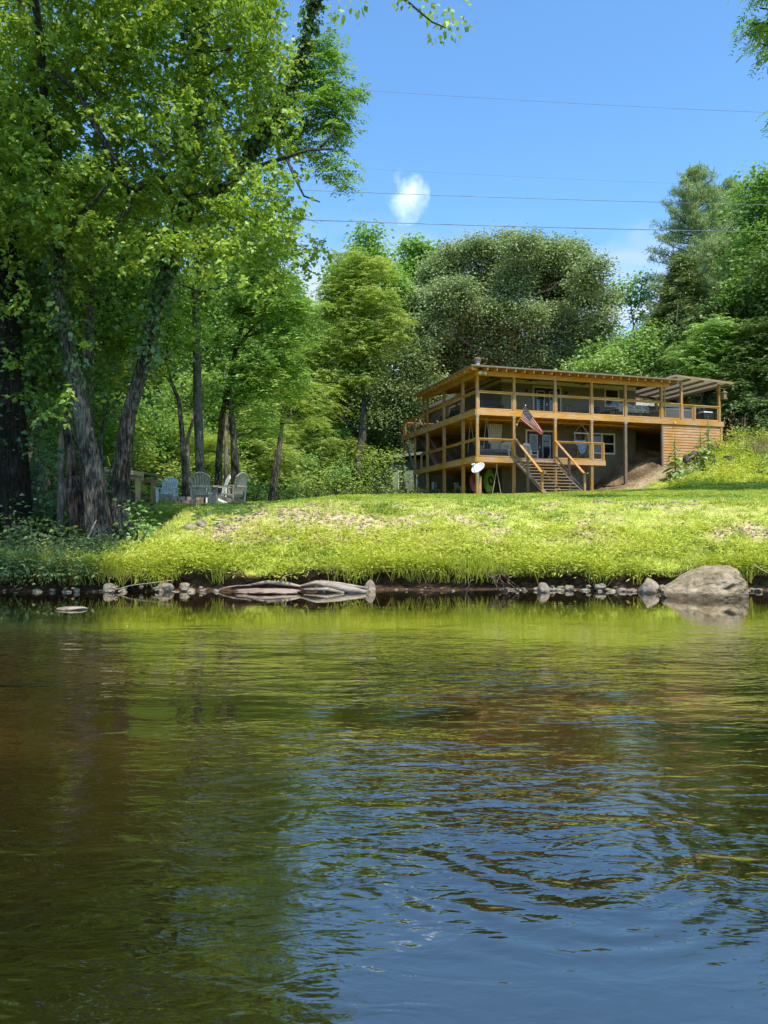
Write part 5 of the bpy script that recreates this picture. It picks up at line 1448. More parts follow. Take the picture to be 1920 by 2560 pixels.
def slope_plants():
    mullein(1688, 1195, 1085, 40.2, 'tall stalk plant standing left in front of the cedar skirting, dark broad base leaves', 1, 34)
    mullein(1752, 1185, 1072, 40.6, 'middle stalk plant before the cedar skirting, thick light leaves', 2, 38)
    mullein(1771, 1140, 1040, 42.0, 'tallest stalk plant reaching above the deck floor by the hot tub', 3, 28)
    mullein(1786, 1185, 1110, 40.6, 'slim yellowish stalk plant right of the middle one', 4, 18)
    mullein(1905, 1195, 1135, 40.0, 'short stalk plant near the right edge of the slope', 5, 26)
    S = lambda px, Y: ground(at(px, 1200, Y).x, Y)
    for px, py, Y, w, h, lab, m in [(1870, 1130, 42.5, 26, 40, 'tall pale green weed bush in the middle of the right slope', 'lf_mull'), (1845, 1090, 44, 18, 22, 'narrow upright weed bush behind the pale one on the slope', 'lf_weed'), (1908, 1100, 43, 24, 40, 'bright weed bush at the right edge of the slope', 'lf_weed'), (1880, 1165, 41, 30, 24, 'broad leaved weed bush low on the right slope', 'lf_pop'),
                                   (1830, 1180, 41, 30, 18, 'pale spreading weeds at the foot of the right slope', 'lf_mull'), (1725, 1180, 40.5, 22, 14, 'low leafy clump between the two stalk plants', 'lf_mull'), (1800, 1110, 43, 20, 20, 'wispy green weeds right of the tallest stalk plant', 'lf_weed')]:
        b = S(px, Y); p = at(px, py, Y); s = Y / FPX; rr = random.Random(px)
        lob = [(rr.uniform(-.7, .7) * w * s, rr.uniform(-.4, .4) * w * s, max(0.08, p.z - b.z + rr.uniform(-1, .7) * h * s), w * s * 0.45, w * s * 0.45, h * s * 0.42) for _ in range(9)]
        shrub('weed_bush', b, lab, 'bush', lob, m, 'simple', 36, None, px, 5, k=9, sig=0.16, ln=0.17, wr=0.34)
    for px, py, Y, w, h, lab, m in [(1915, 1060, 46, 30, 26, 'dark leafy bush at the right edge above the dry grass', 'lf_dark'), (1868, 1075, 46, 24, 18, 'low dark shrub behind the dead stalks', 'lf_for'), (1935, 1150, 41.5, 30, 34, 'tall leafy weeds cut by the right edge', 'lf_pop'), (1790, 1150, 42, 20, 18, 'yellowish weeds right of the middle stalk plant', 'lf_weed')]:
        b = S(px, Y); p = at(px, py, Y); s = Y / FPX; rr = random.Random(px)
        lob = [(rr.uniform(-.7, .7) * w * s, rr.uniform(-.4, .4) * w * s, max(0.08, p.z - b.z + rr.uniform(-1, .7) * h * s), w * s * 0.45, w * s * 0.45, h * s * 0.42) for _ in range(9)]
        shrub('weed_bush', b, lab, 'bush', lob, m, 'simple', 36, None, px, 5, k=9, sig=0.16, ln=0.17, wr=0.4)
    # dead nodding stalks
    b = S(1835, 45.5)
    root = empty('dead_stalks', b, 0, 'dry brown nodding stalks beside the right end of the deck', 'plant')
    mb = MB(); rr = random.Random(2)
    for i in range(9):
        x = rr.uniform(-.6, .6); h = rr.uniform(1.4, 2.6)
        mb.tube([(x, 0, -.2), (x + .1, .05, h * .5), (x + .25 * (-1) ** i, .1, h * .9), (x + .45 * (-1) ** i, .1, h * .82)], [.02, .018, .014, .008], 5)
    mb.build('stalks', MAT['lf_dry'], root)
    C = np.stack([rng.normal(size=22) * 0.5, rng.normal(size=22) * 0.2, 0.8 + rng.random(22) * 1.6], 1)
    V, F, r = spray_simple(C, 4, 0.1, 0.15, 1.0, None, 1, 0.4, 0.2)
    np_mesh('withered_leaves', V, F, MAT['lf_dry'], root, r)
    # stump in the weeds
    q = at(1823, 1165, 41.5); g = ground(q.x, 41.5)
    mb = MB(); mb.tube([(0, 0, -.3), (0, 0, .2), (0.02, 0, max(.45, q.z - g.z + .5))], [.38, .33, .31], 12, 0.06, 4)
    o = mb.build('tree_stump', MAT['bark_grey'], loc=g, smooth=False); tag(o, 'cut grey stump half hidden in the weeds on the right slope', 'stump')
    for i, (px, py, Y, sx, lab) in enumerate([(1715, 1145, 42.3, .3, 'dark block stone against the foot of the cedar skirting, left one'), (1735, 1133, 42.6, .34, 'dark block stone against the foot of the cedar skirting, right one')]):
        q = at(px, py, Y)
        rock('block_stone', Vector((q.x, Y, q.z - .1)), (sx, .25, .3), 70 + i, lab, 'stone', MAT['bark_grey'])
    q = at(1622, 1190, 39.6)
    rock('pale_stone', ground(q.x, 39.6), (.3, .2, .16), 88, 'pale stone at the toe of the dirt mound under the deck', 'stone', MAT['rock2'])
    q = at(1608, 1213, 38.8)
    rock('pale_stone', ground(q.x, 38.8), (.28, .2, .08), 89, 'flat pale stone on the lawn edge just right of the grey support post', 'stone', MAT['rock2'])


# ------------------------------------------------------------------ rocks
def rock(name, loc, size, seed, label, cat, mat, group=None, sub=3, amp=0.35, rz=None, sharp=1.6, link=True, shape=None):
    bm = bmesh.new(); bmesh.ops.create_icosphere(bm, subdivisions=sub, radius=1.0)
    co = np.array([v.co[:] for v in bm.verts])
    rr = np.random.default_rng(seed)
    for _ in range(7):        # chop facets
        d = rr.normal(size=3); d /= np.linalg.norm(d); c = 0.62 + 0.25 * rr.random()
        t = co @ d; co = co - np.outer(np.maximum(t - c, 0), d) * 0.9
    nz = fbm(co[:, 0] * sharp + seed, co[:, 1] * sharp, co[:, 2] * sharp, seed, 4) - 0.5
    co = co * (1 + amp * nz)[:, None]
    if sub >= 4:
        n2 = fbm(co[:, 0] * 6, co[:, 1] * 6, co[:, 2] * 9, seed + 3, 4) - 0.5
        co = co * (1 + 0.07 * n2)[:, None]
    if shape is not None: co = shape(co)
    co = co * np.array(size)
    for v, c in zip(bm.verts, co): v.co = c
    me = bpy.data.meshes.new(name); bm.to_mesh(me); bm.free()
    me.polygons.foreach_set('use_smooth', [sub >= 3] * len(me.polygons))
    me.materials.append(mat)
    o = bpy.data.objects.new(name, me); COL.objects.link(o)
    o.location = loc; o.rotation_euler = (0, 0, rr.random() * 6.28 if rz is None else rz)
    return tag(o, label, cat, group)


def rocks():
    # the large boulder
    def shp(c):
        c = c.copy()
        x, y, z = c[:, 0].copy(), c[:, 1], c[:, 2].copy()
        x = np.sign(x) * np.abs(x) ** 0.82
        top = 0.20 + 0.80 * sstep(-1.05, 0.25, x) ** 0.9
        z = np.where(z > 0, np.abs(z) ** 0.75 * top, z)
        lay = (fbm(x * 2.0 + z * 1.5, y * 2.0, z * 7 - x * 2.5, 9, 4) - 0.5)
        x = x + 0.14 * np.clip(z, 0, 1) - 0.08
        return np.stack([x * (1 + .10 * lay), y * (1 + .16 * lay), z * (1 + .10 * lay)], 1)
    p = at(1772, 1492, 13.0)
    rock('boulder', Vector((p.x - .02, 13.25, 0.0)), (0.80, 0.62, 0.63), 4, 'big rounded tan boulder standing in the water at the right bank', 'boulder', MAT['rock'], sub=6, amp=0.22, rz=0.0, sharp=1.3, shape=shp)
    p = at(180, 1524, 11.2)
    rock('flat_rock', Vector((p.x, 11.2, 0.0)), (0.24, 0.16, 0.05), 12, 'small pale flat rock just breaking the water surface at left', 'rock', MAT['rock2'], sub=4, amp=0.3, rz=0.1)
    # slabs
    for px, py, Y, s, sd, lab in [(665, 1482, 14.1, (.62, .3, .07), 21, 'long low pinkish slab rock at the waterline left of the driftwood'), (850, 1470, 14.45, (.42, .26, .13), 22, 'pale fissured slab rock at the waterline right of the driftwood'),
                                  (925, 1462, 14.5, (.14, .14, .2), 23, 'small upright stone right beside the pale fissured slab')]:
        p = at(px, py, Y)
        rock('slab_rock', Vector((p.x, Y, 0.02)), s, sd, lab, 'rock', MAT['rockpink'] if sd == 21 else MAT['driftwood'] if sd == 22 else MAT['rock2'], sub=5, amp=0.75, rz=-0.05, sharp=1.5)
    # driftwood
    mb = MB()
    q = lambda px, py, Y: at(px, py, Y)
    mb.tube([q(745, 1466, 14.5), q(790, 1458, 14.45), q(830, 1466, 14.3), q(880, 1476, 14.15), q(915, 1480, 14.05)], [.02, .05, .065, .06, .03], 9, .35, 3)
    mb.tube([q(800, 1452, 14.6), q(850, 1462, 14.45), q(920, 1470, 14.3)], [.02, .04, .025], 8, .35, 5)
    mb.tube([q(760, 1474, 14.4), q(820, 1474, 14.25), q(860, 1482, 14.1)], [.02, .04, .02], 7, .2, 6)
    tag(mb.build('driftwood', MAT['driftwood'], smooth=True), 'bleached split driftwood trunk lying at the waterline in the middle left', 'driftwood')
    mb = MB()
    mb.tube([q(620, 1462, 14.6), q(670, 1455, 14.55), q(720, 1460, 14.5), q(752, 1466, 14.45)], [.02, .035, .04, .025], 7, .2, 3)
    mb.tube([q(700, 1458, 14.5), q(712, 1440, 14.55), q(730, 1434, 14.6)], [.03, .02, .01], 6, .2, 3)
    tag(mb.build('driftwood_branch', MAT['driftwood'], smooth=True), 'thin bleached driftwood branch above the pinkish slab', 'branch')
    for k, (l, lab) in enumerate([([(1216, 1432), (1236, 1455), (1256, 1478)], 'exposed pale roots slanting down the bank left of the stone row'), ([(1165, 1478), (1172, 1462), (1180, 1446)], 'thin leaning dead stick in the undercut bank mid right'), ([(225, 1478), (262, 1478), (330, 1462), (430, 1448)], 'long bent dead stick on the stones at left waterline'), ([(540, 1478), (580, 1464), (625, 1460)], 'forked dead stick at the waterline left of the pinkish slab')]):
        mb = MB()
        for j in range(6 if k == 0 else 1):
            rq = random.Random(j)
            pts = []
            for i in range(7):
                t = i / 6 * (len(l) - 1); i0 = min(int(t), len(l) - 2); f = t - i0
                x = l[i0][0] * (1 - f) + l[i0 + 1][0] * f; y = l[i0][1] * (1 - f) + l[i0 + 1][1] * f
                pts.append(q(x + j * 9 + rq.uniform(-5, 5), y + rq.uniform(-3, 3), 14.52 - 0.04 * i + rq.uniform(-.04, .04)))
            r0 = rq.uniform(.010, .026) if k == 0 else .016
            mb.tube(pts, [r0 * (1 - .08 * i) for i in range(7)], 6, .25, j)
        tag(mb.build('dead_stick' if k else 'exposed_roots', MAT['stump' if k == 0 else 'driftwood'], smooth=True), lab, 'stick' if k else 'roots')
    mb = MB()
    mb.tube([at(1884, 1410, 13.9), at(1900, 1422, 13.8), at(1935, 1440, 13.6)], [.012, .01, .006], 6)
    tag(mb.build('dead_stick', MAT['driftwood']), 'pale twig leaning from the right side of the boulder', 'stick')
    # stones along the waterline
    rr = random.Random(31)
    def row(px0, px1, n, smin, smax, lab, grp, sd, py0=1468, jitter=8, pale=True):
        for i in range(n):
            if float(vnoise(np.array([i * .31 + sd]), np.array([.5]), 0, 5)[0]) < .36: continue
            px = px0 + (px1 - px0) * (i + rr.random() * .8) / n
            Y = 14.36 + rr.uniform(-.10, .22)
            p = at(px, 1475, Y)
            Y = float(bank_y(np.array([p.x]))[0]) - 0.03 + rr.uniform(-.1, .16)
            s = smin * .85 + (smax * 1.05 - smin) * rr.random() ** 2.4
            Y += rr.uniform(-.16, .14); sink = rr.uniform(-.05, .03) + (.06 if rr.random() < .25 else 0)
            rock('bank_stone', Vector((p.x + rr.uniform(-.1, .1), Y, sink + s * .12)), (s * rr.uniform(.9, 1.3), s * rr.uniform(.7, 1), s * rr.uniform(.45, .85)), sd + i, lab, 'stone', MAT['rock_wet'], grp, sub=2, amp=.8, sharp=1.2)
    row(1262, 1480, 46, .04, .13, 'small grey stone in the waterline row right of the exposed roots', 'stones in the row right of the exposed roots', 200)
    row(1485, 1670, 34, .04, .13, 'small grey stone in the waterline row left of the boulder', 'stones in the row left of the boulder', 300)
    row(235, 540, 52, .04, .12, 'small grey stone at the waterline below the left weeds', 'stones below the left weeds', 400)
    row(0, 230, 24, .04, .12, 'dark stone at the shaded waterline at far left', 'stones at the shaded far left waterline', 500)
    row(940, 1230, 12, .03, .08, 'small stone under the undercut bank in the middle', 'stones under the undercut middle bank', 600)
    row(1880, 1925, 7, .05, .1, 'small stone right of the boulder', 'stones right of the boulder', 700)
    for px, Y, s, lab, sd in [(1620, 14.2, (.21, .2, .2), 'largest rounded grey stone just left of the boulder', 61), (412, 14.5, (.17, .15, .16), 'dark round stone under the left weeds beside the stick', 62), (275, 14.35, (.16, .12, .12), 'pale angular stone topping the left stone pile', 63), (1358, 14.3, (.16, .13, .13), 'pale squarish stone in the middle of the right stone row', 64)]:
        p = at(px, 1475, Y); rock('bank_stone', Vector((p.x, Y, .06)), s, sd, lab, 'stone', MAT['rock_wet'], sub=3, amp=.7)
    # stones in the dry lawn
    for px, py, Y, s, lab, sd in [(476, 1320, 18.6, (.22, .16, .12), 'half buried grey rock at the shade edge below the chairs, left one', 71), (505, 1312, 18.8, (.18, .16, .12), 'half buried grey rock at the shade edge below the chairs, middle one', 72), (552, 1316, 18.6, (.14, .12, .1), 'half buried pale rock at the shade edge below the chairs, right one', 73), (727, 1317, 18.6, (.17, .12, .08), 'flat whitish rock in the dry grass in the middle left lawn', 74), (560, 1350, 17.6, (.3, .2, .06), 'flat whitish stone sheet in the grass below the shade edge', 75), (1065, 1325, 18.3, (.16, .12, .05), 'flat pale stone in the bare patch in the middle of the lawn', 76)]:
        g = hit(px, py); g.z += .01
        rock('lawn_rock', g, s, sd, lab, 'rock', MAT['rock2'], sub=3)
    # submerged stones showing brown through the water
    for x, y, s, sd, lab in [(-4.3, 11.4, (.22, .2, .1), 81, 'small orange brown stone under the shallow water at left'), (.5, 7.6, (.6, .4, .12), 83, 'broad brown rock under the water in the middle'), (2.9, 7.0, (.8, .5, .12), 84, 'broad brown rock under the water right of the middle')]:
        rock('submerged_stone', Vector((x, y, -.5)), s, sd, lab, 'stone', MAT['bedrock'], sub=3)
MAT['bedrock'] = M_surface('algae_rock', (0.1, 0.055, 0.02), (0.34, 0.2, 0.075), 2.0, (1, 1, 1), 0.9, 0.02, 0.1)
# ------------------------------------------------------------------ the house
Z0, Z1 = 5.16, 7.75            # lower and upper deck floors
BEAM = 0.29


def house():
    H = empty('house', HC, HA, 'tan two storey house with wraparound cedar decks and stair on the lawn slope', 'house')
    def box(name, parent, mat, *b, smooth=False):
        m = MB()
        for q in (b if isinstance(b[0], (tuple, list)) else [b]): m.box(*q)
        return m.build(name, MAT[mat], parent)
    # ---- body
    U0, U1, V0, V1 = 3.0, 12.3, 3.0, 18.6
    box('wall', H, 'wall', (U0, U1, V0, V1, Z1 - .2, 10.25))['label'] = 'upper storey tan horizontal siding'
    # clapboard lines on the upper wall
    m = MB()
    for i in range(14):
        z = Z1 + .05 + i * .16
        m.box(U0 - .012, U1, V0 - .012, V0 - .001, z, z + .145); m.box(U0 - .012, U0 - .001, V0, V1, z, z + .145)
    m.build('siding_boards', MAT['wall'], H)
    box('lower_wall', H, 'stucco', (U0 + .02, U1 - .02, V0 + .02, V1, 2.2, Z1 - .2))['label'] = 'rough tan lower storey wall'
    box('crawl_wall', H, 'oldwood', (U1 - .02, 16.2, 5.5, 5.7, 3.5, Z1 - .05))
    box('frieze', H, 'cream', (U0 - .02, U1 + .02, V0 - .03, V0 - .013, 9.98, 10.2), (U0 - .03, U0 - .013, V0 - .03, V1, 9.98, 10.2))
    # main roof: low hip over the body
    m = MB()
    e = .55
    a = [(U0 - e, V0 - e, 10.28), (U1 + e, V0 - e, 10.28), (U1 + e, V1 + e, 10.28), (U0 - e, V1 + e, 10.28), (7.65, V0 + 4.6, 11.35), (7.65, V1 - 4.6, 11.35)]
    m.add(a, [(0, 1, 4), (1, 2, 5, 4), (2, 3, 5), (3, 0, 4, 5), (0, 3, 2, 1)])
    rf = m.build('roof', MAT['shingle'], H)
    box('fascia', rf, 'cream', (U0 - e - .03, U0 - e, V0 - e, V1 + e, 10.1, 10.3), (U0 - e, U0 - .04, 8.6, V1 + e, 10.24, 10.27))
    # stove pipe
    m = MB(); m.lathe([(0.16, 9.9), (0.16, 12.05)], 14, 3.35, 7.2); cp = m.build('chimney_pipe', MAT['metal'], H, smooth=True)
    m = MB(); m.lathe([(0.0, 12.08), (0.2, 12.08), (0.2, 12.2), (0.25, 12.24), (0.25, 12.36), (0.18, 12.4), (0, 12.4)], 14, 3.35, 7.2); m.build('chimney_cap', MAT['oldwood'], cp)
    # wing with orange brown shingles behind the hot tub
    w = box('wing_wall', H, 'wall', (13.4, 21, 8.2, 14, 5.5, 10.15))
    m = MB(); a = [(12.9, 7.6, 10.15), (21.5, 7.6, 10.15), (21.5, 14.6, 10.15), (12.9, 14.6, 10.15), (15.8, 11.1, 11.3), (18.6, 11.1, 11.3)]
    m.add(a, [(0, 1, 5, 4), (1, 2, 5), (2, 3, 4, 5), (3, 0, 4), (0, 3, 2, 1)])
    wr = m.build('wing_roof', MAT['shingle'], H)
    box('fascia', wr, 'cream', (12.87, 21.5, 7.56, 7.6, 9.98, 10.17), (12.86, 12.9, 7.56, 14.6, 9.98, 10.17))
    # pale annex at the far left end
    box('annex_wall', H, 'palegreen', (.1, 2.98, 15.2, 21, 2.2, 6.5))
    m = MB(); m.add([(-.3, 14.6, 6.45), (3, 14.6, 6.9), (3, 21.5, 6.9), (-.3, 21.5, 6.45), (-.3, 14.6, 6.65), (3, 14.6, 7.1), (3, 21.5, 7.1), (-.3, 21.5, 6.65)], [(0, 3, 2, 1), (4, 5, 6, 7), (0, 1, 5, 4), (3, 0, 4, 7), (1, 2, 6, 5), (2, 3, 7, 6)])
    m.build('annex_roof', MAT['palegreen'], H)
    window = lambda u0, u1, z0, z1, v, parent, mull=1, blinds=False: make_window(H, u0, u1, z0, z1, v, mull, blinds)
    def make_window(H, u0, u1, z0, z1, v, mull, blinds):
        t = .09
        f = box('window', H, 'cream', (u0, u0 + t, v - .06, v, z0, z1), (u1 - t, u1, v - .06, v, z0, z1), (u0 + t, u1 - t, v - .06, v, z1 - t, z1), (u0 + t, u1 - t, v - .07, v, z0, z0 + t), *[(u0 + (u1 - u0) * (k + 1) / (mull + 1) - .05, u0 + (u1 - u0) * (k + 1) / (mull + 1) + .05, v - .058, v, z0 + t, z1 - t) for k in range(mull)], (u0 + t, u1 - t, v - .05, v, (z0 + z1) / 2 - .03, (z0 + z1) / 2 + .03))
        box('pane', f, 'glass', (u0 + t, u1 - t, v - .03, v - .012, z0 + t, z1 - t))
        return f
    make_window(H, 10.0, 11.05, 8.85, 10.0, V0 - .012, 0, False)
    make_window(H, 8.85, 10.75, 5.9, 7.2, V0 + .02, 1, False)
    make_window(H, .5, 1.1, 4.0, 5.6, 15.2, 0, False)
    # window on the left wall, upstairs
    f = box('window', H, 'white', (U0 - .07, U0 - .01, 9.0, 9.1, 8.3, 9.75), (U0 - .07, U0 - .01, 11.0, 11.1, 8.3, 9.75), (U0 - .07, U0 - .01, 9.1, 11.0, 9.65, 9.75), (U0 - .07, U0 - .01, 9.1, 11, 8.3, 8.4))
    box('pane', f, 'glass', (U0 - .04, U0 - .02, 9.1, 11, 8.4, 9.65))
    # french doors
    def french(u0, u1, z0, z1, v):
        t = .1
        f = box('french_door', H, 'cream', (u0, u0 + t, v - .07, v, z0, z1), (u1 - t, u1, v - .07, v, z0, z1), (u0 + t, u1 - t, v - .07, v, z1 - t, z1))
        mid = (u0 + u1) / 2
        for a, b in ((u0 + t, mid), (mid, u1 - t)):
            lf = box('door_leaf', f, 'black', (a + .005, b - .005, v - .05, v - .005, z0, z1 - t))
            fr = .17; x0, x1, y0, y1 = a + fr, b - fr, z0 + .25, z1 - t - .18
            box('pane_trim', f, 'white', (x0, x0 + .03, v - .062, v - .05, y0, y1), (x1 - .03, x1, v - .062, v - .05, y0, y1), (x0 + .03, x1 - .03, v - .062, v - .05, y1 - .03, y1), (x0 + .03, x1 - .03, v - .062, v - .05, y0, y0 + .03))
            box('pane', f, 'glass', (x0 + .03, x1 - .03, v - .058, v - .05, y0 + .03, y1 - .03))
        box('door_handle', f, 'metal', (mid - .06, mid - .02, v - .1, v - .05, z0 + .95, z0 + 1.1))
    french(4.55, 6.48, Z0, Z0 + 2.06, V0 + .02)
    french(5.02, 6.96, Z1, Z1 + 2.12, V0 - .012)
    # ---- decks
    UE, VE = 16.35, 12.7
    PF = [.09, 2.29, 4.86, 7.2, 9.45, 11.94]
    PS = [1.99, 4.88, 7.76]
    d = box('upper_deck', H, 'wood_u', (0.05, UE - .05, 0.05, 2.98, Z1 - .04, Z1), (0.05, 2.98, 2.98, VE, Z1 - .04, Z1), (12.35, UE - .05, 2.98, 5.5, Z1 - .04, Z1))
    m = MB(); m.box(0, 8.3, -.05, 0, Z1 - BEAM, Z1 + .01); m.build('front_beam', MAT['wood_u'], d)
    m = MB(); m.box(8.302, UE, -.048, 0, Z1 - BEAM, Z1 + .01); m.build('front_beam', MAT['wood_u'], d)
    box('side_beam', d, 'wood_v', (-.05, 0, .0, VE, Z1 - BEAM, Z1 + .01))
    box('end_beam', d, 'wood_v', (UE - .05, UE, .0, 5.5, Z1 - BEAM, Z1 + .008))
    m = MB(); m.box(.1, UE - .1, 1.45, 1.53, Z1 - .32, Z1 - .24); m.build('girder', MAT['wood_u'], d)
    for k in range(40):
        u = .3 + k * .4
        if u < UE - .1: box('joist', d, 'wood_v', (u, u + .04, .0, 2.95 if u < 12.3 else 5.4, Z1 - .235, Z1 - .042))
    for k in range(23):
        v = 3.1 + k * .4
        box('joist', d, 'wood_u', (0.0, 2.95, v, v + .04, Z1 - .235, Z1 - .042))
    LE, LV = 8.05, 10.2
    l = box('lower_deck', H, 'wood_u', (0.05, LE - .05, .05, 3.0, Z0 - .04, Z0), (.05, 3.0, 3.0, LV, Z0 - .04, Z0))
    m = MB(); m.box(0, 2.2, -.05, 0, Z0 - .27, Z0 + .01); m.box(2.202, 4.94, -.02, 0, Z0 - .27, Z0 - .05); m.box(4.942, LE, -.05, 0, Z0 - .27, Z0 + .01); m.build('front_beam', MAT['wood_u'], l)
    box('side_beam', l, 'wood_v', (-.05, 0, 0, LV, Z0 - .27, Z0 + .01))
    box('end_beam', l, 'wood_v', (LE - .05, LE, 0, 3, Z0 - .27, Z0 + .01))
    for k in range(20):
        u = .3 + k * .4
        box('joist', l, 'wood_v', (u, u + .04, 0, 2.95, Z0 - .23, Z0 - .042))
    for k in range(17):
        v = 3.2 + k * .4
        box('joist', l, 'wood_u', (0, 2.95, v, v + .04, Z0 - .23, Z0 - .042))
    # ---- posts
    def post(u, v, z0, z1, w=.14, mat='wood_z', cap=False):
        p = box('post', H, mat, (u - w / 2, u + w / 2, v - w / 2, v + w / 2, z0, z1))
        if cap: box('post_cap', p, 'metal', (u - w / 2 - .012, u + w / 2 + .012, v - w / 2 - .012, v + w / 2 + .012, z1 - .09, z1 - .001), (u - w / 2 - .06, u + w / 2 + .06, v - .05, v + .05, z1 - .03, z1))
        return p
    zb = Z1 - BEAM
    for u in PF[:4]:
        g = HP(u, .08, 0)
        post(u, .085, tz(g.x, g.y) - .4, zb, .15, cap=True)
    g = HP(PF[4], .08, 0); p = post(PF[4], .085, tz(g.x, g.y) - .4, zb, .16, 'oldwood', True); p['label'] = 'grey weathered support post'
    for u in (PF[1], PF[2]): pass
    for v in PS + [10.16, 12.5]:
        g = HP(.085, v, 0); post(.085, v, tz(g.x, g.y) - .4, zb, .16 if v < 9 else .13)
    ZR = 9.63
    for u in PF: post(u, .075, Z1 + .012, ZR, .15)
    for v in PS: post(.075, v, Z1 + .012, ZR, .15)
    post(2.4, 8.5, Z1 + .005, ZR, .1)
    post(.07, 8.5, Z1 + .012, ZR, .1)
    for v in (10.16, 12.6): post(.07, v, Z1 + .012, Z1 + 1.0, .1)
    post(8.03 - .05, .07, Z0 + .012, Z0 + 1.04, .1)
    post(.075, 8.9, Z0 + .012, Z0 + 1.04, .1)
    # ---- railings: every bay its own
    def rail(a, b, z, h=1.05, infill=True, top=True):
        a = Vector(a); b = Vector(b); dv = (b - a).normalized()
        ax = 'u' if abs(dv.x) > .5 else 'v'
        mt = 'wood_' + ax
        r = MB()
        if ax == 'u': r.box(a.x, b.x, a.y - .075, a.y + .07, z + h - .04, z + h)
        else: r.box(a.x - .075, a.x + .07, a.y, b.y, z + h - .04, z + h)
        o = r.build('railing', MAT[mt], H)
        m = MB()
        L = (b - a).length
        f0, f1 = .085, L - .085
        P = lambda s, zz: a + dv * s + Vector((0, 0, zz))
        m.bar(P(f0, z + .075), P(f1, z + .075), .045, .07); m.bar(P(f0, z + h - .09), P(f1, z + h - .09), .04, .08)
        m.bar(P(f0 + .03, z + .11), P(f0 + .03, z + h - .13), .045, .06); m.bar(P(f1 - .03, z + .11), P(f1 - .03, z + h - .13), .045, .06)
        m.build('panel_frame', MAT[mt], o)
        if infill:
            w = MB(); t = .005
            k = 1
            while .12 + k * .105 < h - .14:
                w.bar(P(f0, z + .1 + k * .105), P(f1, z + .1 + k * .105), t, t); k += 1
            n = int((f1 - f0) / .16)
            for i in range(1, n): w.bar(P(f0 + (f1 - f0) * i / n, z + .11), P(f0 + (f1 - f0) * i / n, z + h - .13), t * .7, t * .7)
            w.build('wire_mesh', MAT['wire'], o)
        return o
    for a, b in zip(PF[:-1], PF[1:]): rail((a, .075, 0), (b, .075, 0), Z1)
    sp = [.09] + PS + [8.5, 10.16, 12.6]
    for a, b in zip(sp[:-1], sp[1:]): rail((.075, a, 0), (.075, b, 0), Z1)
    rail((11.94, .075, 0), (13.35, .075, 0), Z1, .98); rail((13.35, .075, 0), (14.23, .075, 0), Z1, .95); rail((14.23, .075, 0), (16.1, .075, 0), Z1, .95)
    rail((.12, 12.55, 0), (2.6, 12.55, 0), Z1)
    rail((PF[0], .075, 0), (PF[1], .075, 0), Z0); rail((PF[2], .075, 0), (PF[3], .075, 0), Z0); rail((PF[3], .075, 0), (7.98, .075, 0), Z0)
    sp = [.09] + PS + [8.9]
    for a, b in zip(sp[:-1], sp[1:]): rail((.075, a, 0), (.075, b, 0), Z0, infill=a < 6)
    rail((7.98, .1, 0), (7.98, 2.9, 0), Z0)
    # ---- porch roof with rafters
    RB = ZR
    m = MB()
    F0, S0 = -.8, -.62
    e0, e1 = 9.93, 10.12
    RE = 12.55
    ridge_v, ridge_u = 3.6, 3.6
    zt = 10.55
    # front slope and left slope meeting on the hip, thin sheet
    def slab(pts, th=.03):
        n = len(pts); vs = list(pts) + [(x, y, z + th) for x, y, z in pts]
        m.add(vs, [tuple(reversed(range(n))), tuple(range(n, 2 * n))] + [(i, (i + 1) % n, n + (i + 1) % n, n + i) for i in range(n)])
    slab([(S0, F0, e0), (RE, F0, e0), (RE, ridge_v, zt), (ridge_u, ridge_v, zt)])
    slab([(S0, F0, e0 + .002), (ridge_u, ridge_v, zt + .002), (ridge_u, 8.6, zt + .002), (S0, 8.6, e0 + .002)])
    pr = m.build('porch_roof', MAT['roofwood'], H)
    m = MB(); m.box(S0 - .02, RE + .02, F0 - .03, F0, e0 - .02, e0 + .06); m.box(S0 - .03, S0, F0 - .03, 8.62, e0 - .02, e0 + .06); m.build('drip_edge', MAT['roofmetal'], pr)
    sl = (zt - e0) / (ridge_v - F0)
    slu = (zt - e0) / (ridge_u - S0)
    k = 0
    u = .35
    while u < RE:
        v1 = 3.0 if u > 3 else max(.4, F0 + (u - S0) * (ridge_v - F0) / (ridge_u - S0) - .1)
        b = MB(); z = lambda v: e0 + (v - F0) * sl - .1
        b.bar((u, F0 + .02, z(F0)), (u, v1, z(v1)), .045, .18); b.build('rafter', MAT['wood_v'], pr)
        u += .55
    v = .35
    while v < 8.6:
        u1 = 3.0 if v > 3 else max(.4, S0 + (v - F0) * (ridge_u - S0) / (ridge_v - F0) - .1)
        b = MB(); z = lambda q: e0 + (q - S0) * slu - .1
        b.bar((S0 + .02, v, z(S0)), (u1, v, z(u1)), .045, .18); b.build('rafter', MAT['wood_u'], pr)
        v += .55
    b = MB(); b.bar((S0 + .05, F0 + .05, e0 - .11), (3.3, 3.3, zt - .16), .05, .2); b.build('hip_rafter', MAT['wood_u'], pr)
    m = MB(); m.box(-.02, RE - .1, .0, .15, ZR, ZR + .25); m.build('roof_beam', MAT['wood_u'], pr)
    m = MB(); m.box(0, .15, .152, 8.58, ZR, ZR + .25); m.build('roof_beam', MAT['wood_v'], pr)
    # floodlights at the corner
    f = box('floodlight', H, 'white', (.2, .32, -.12, -.02, 9.7, 9.84))
    for du in (-.1, .12):
        m = MB(); m.tube([(.26 + du * .6, -.14, 9.73), (.26 + du * 1.6, -.3, 9.69)], [.05, .09], 10); m.build('lamp_head', MAT['white'], f)
    # ---- right hand pergola
    for u in (13.35, 16.09): post(u, .075, Z1 + .012, 10.05, .14)
    post(12.2, .1, Z1 + .012, 9.8, .06)
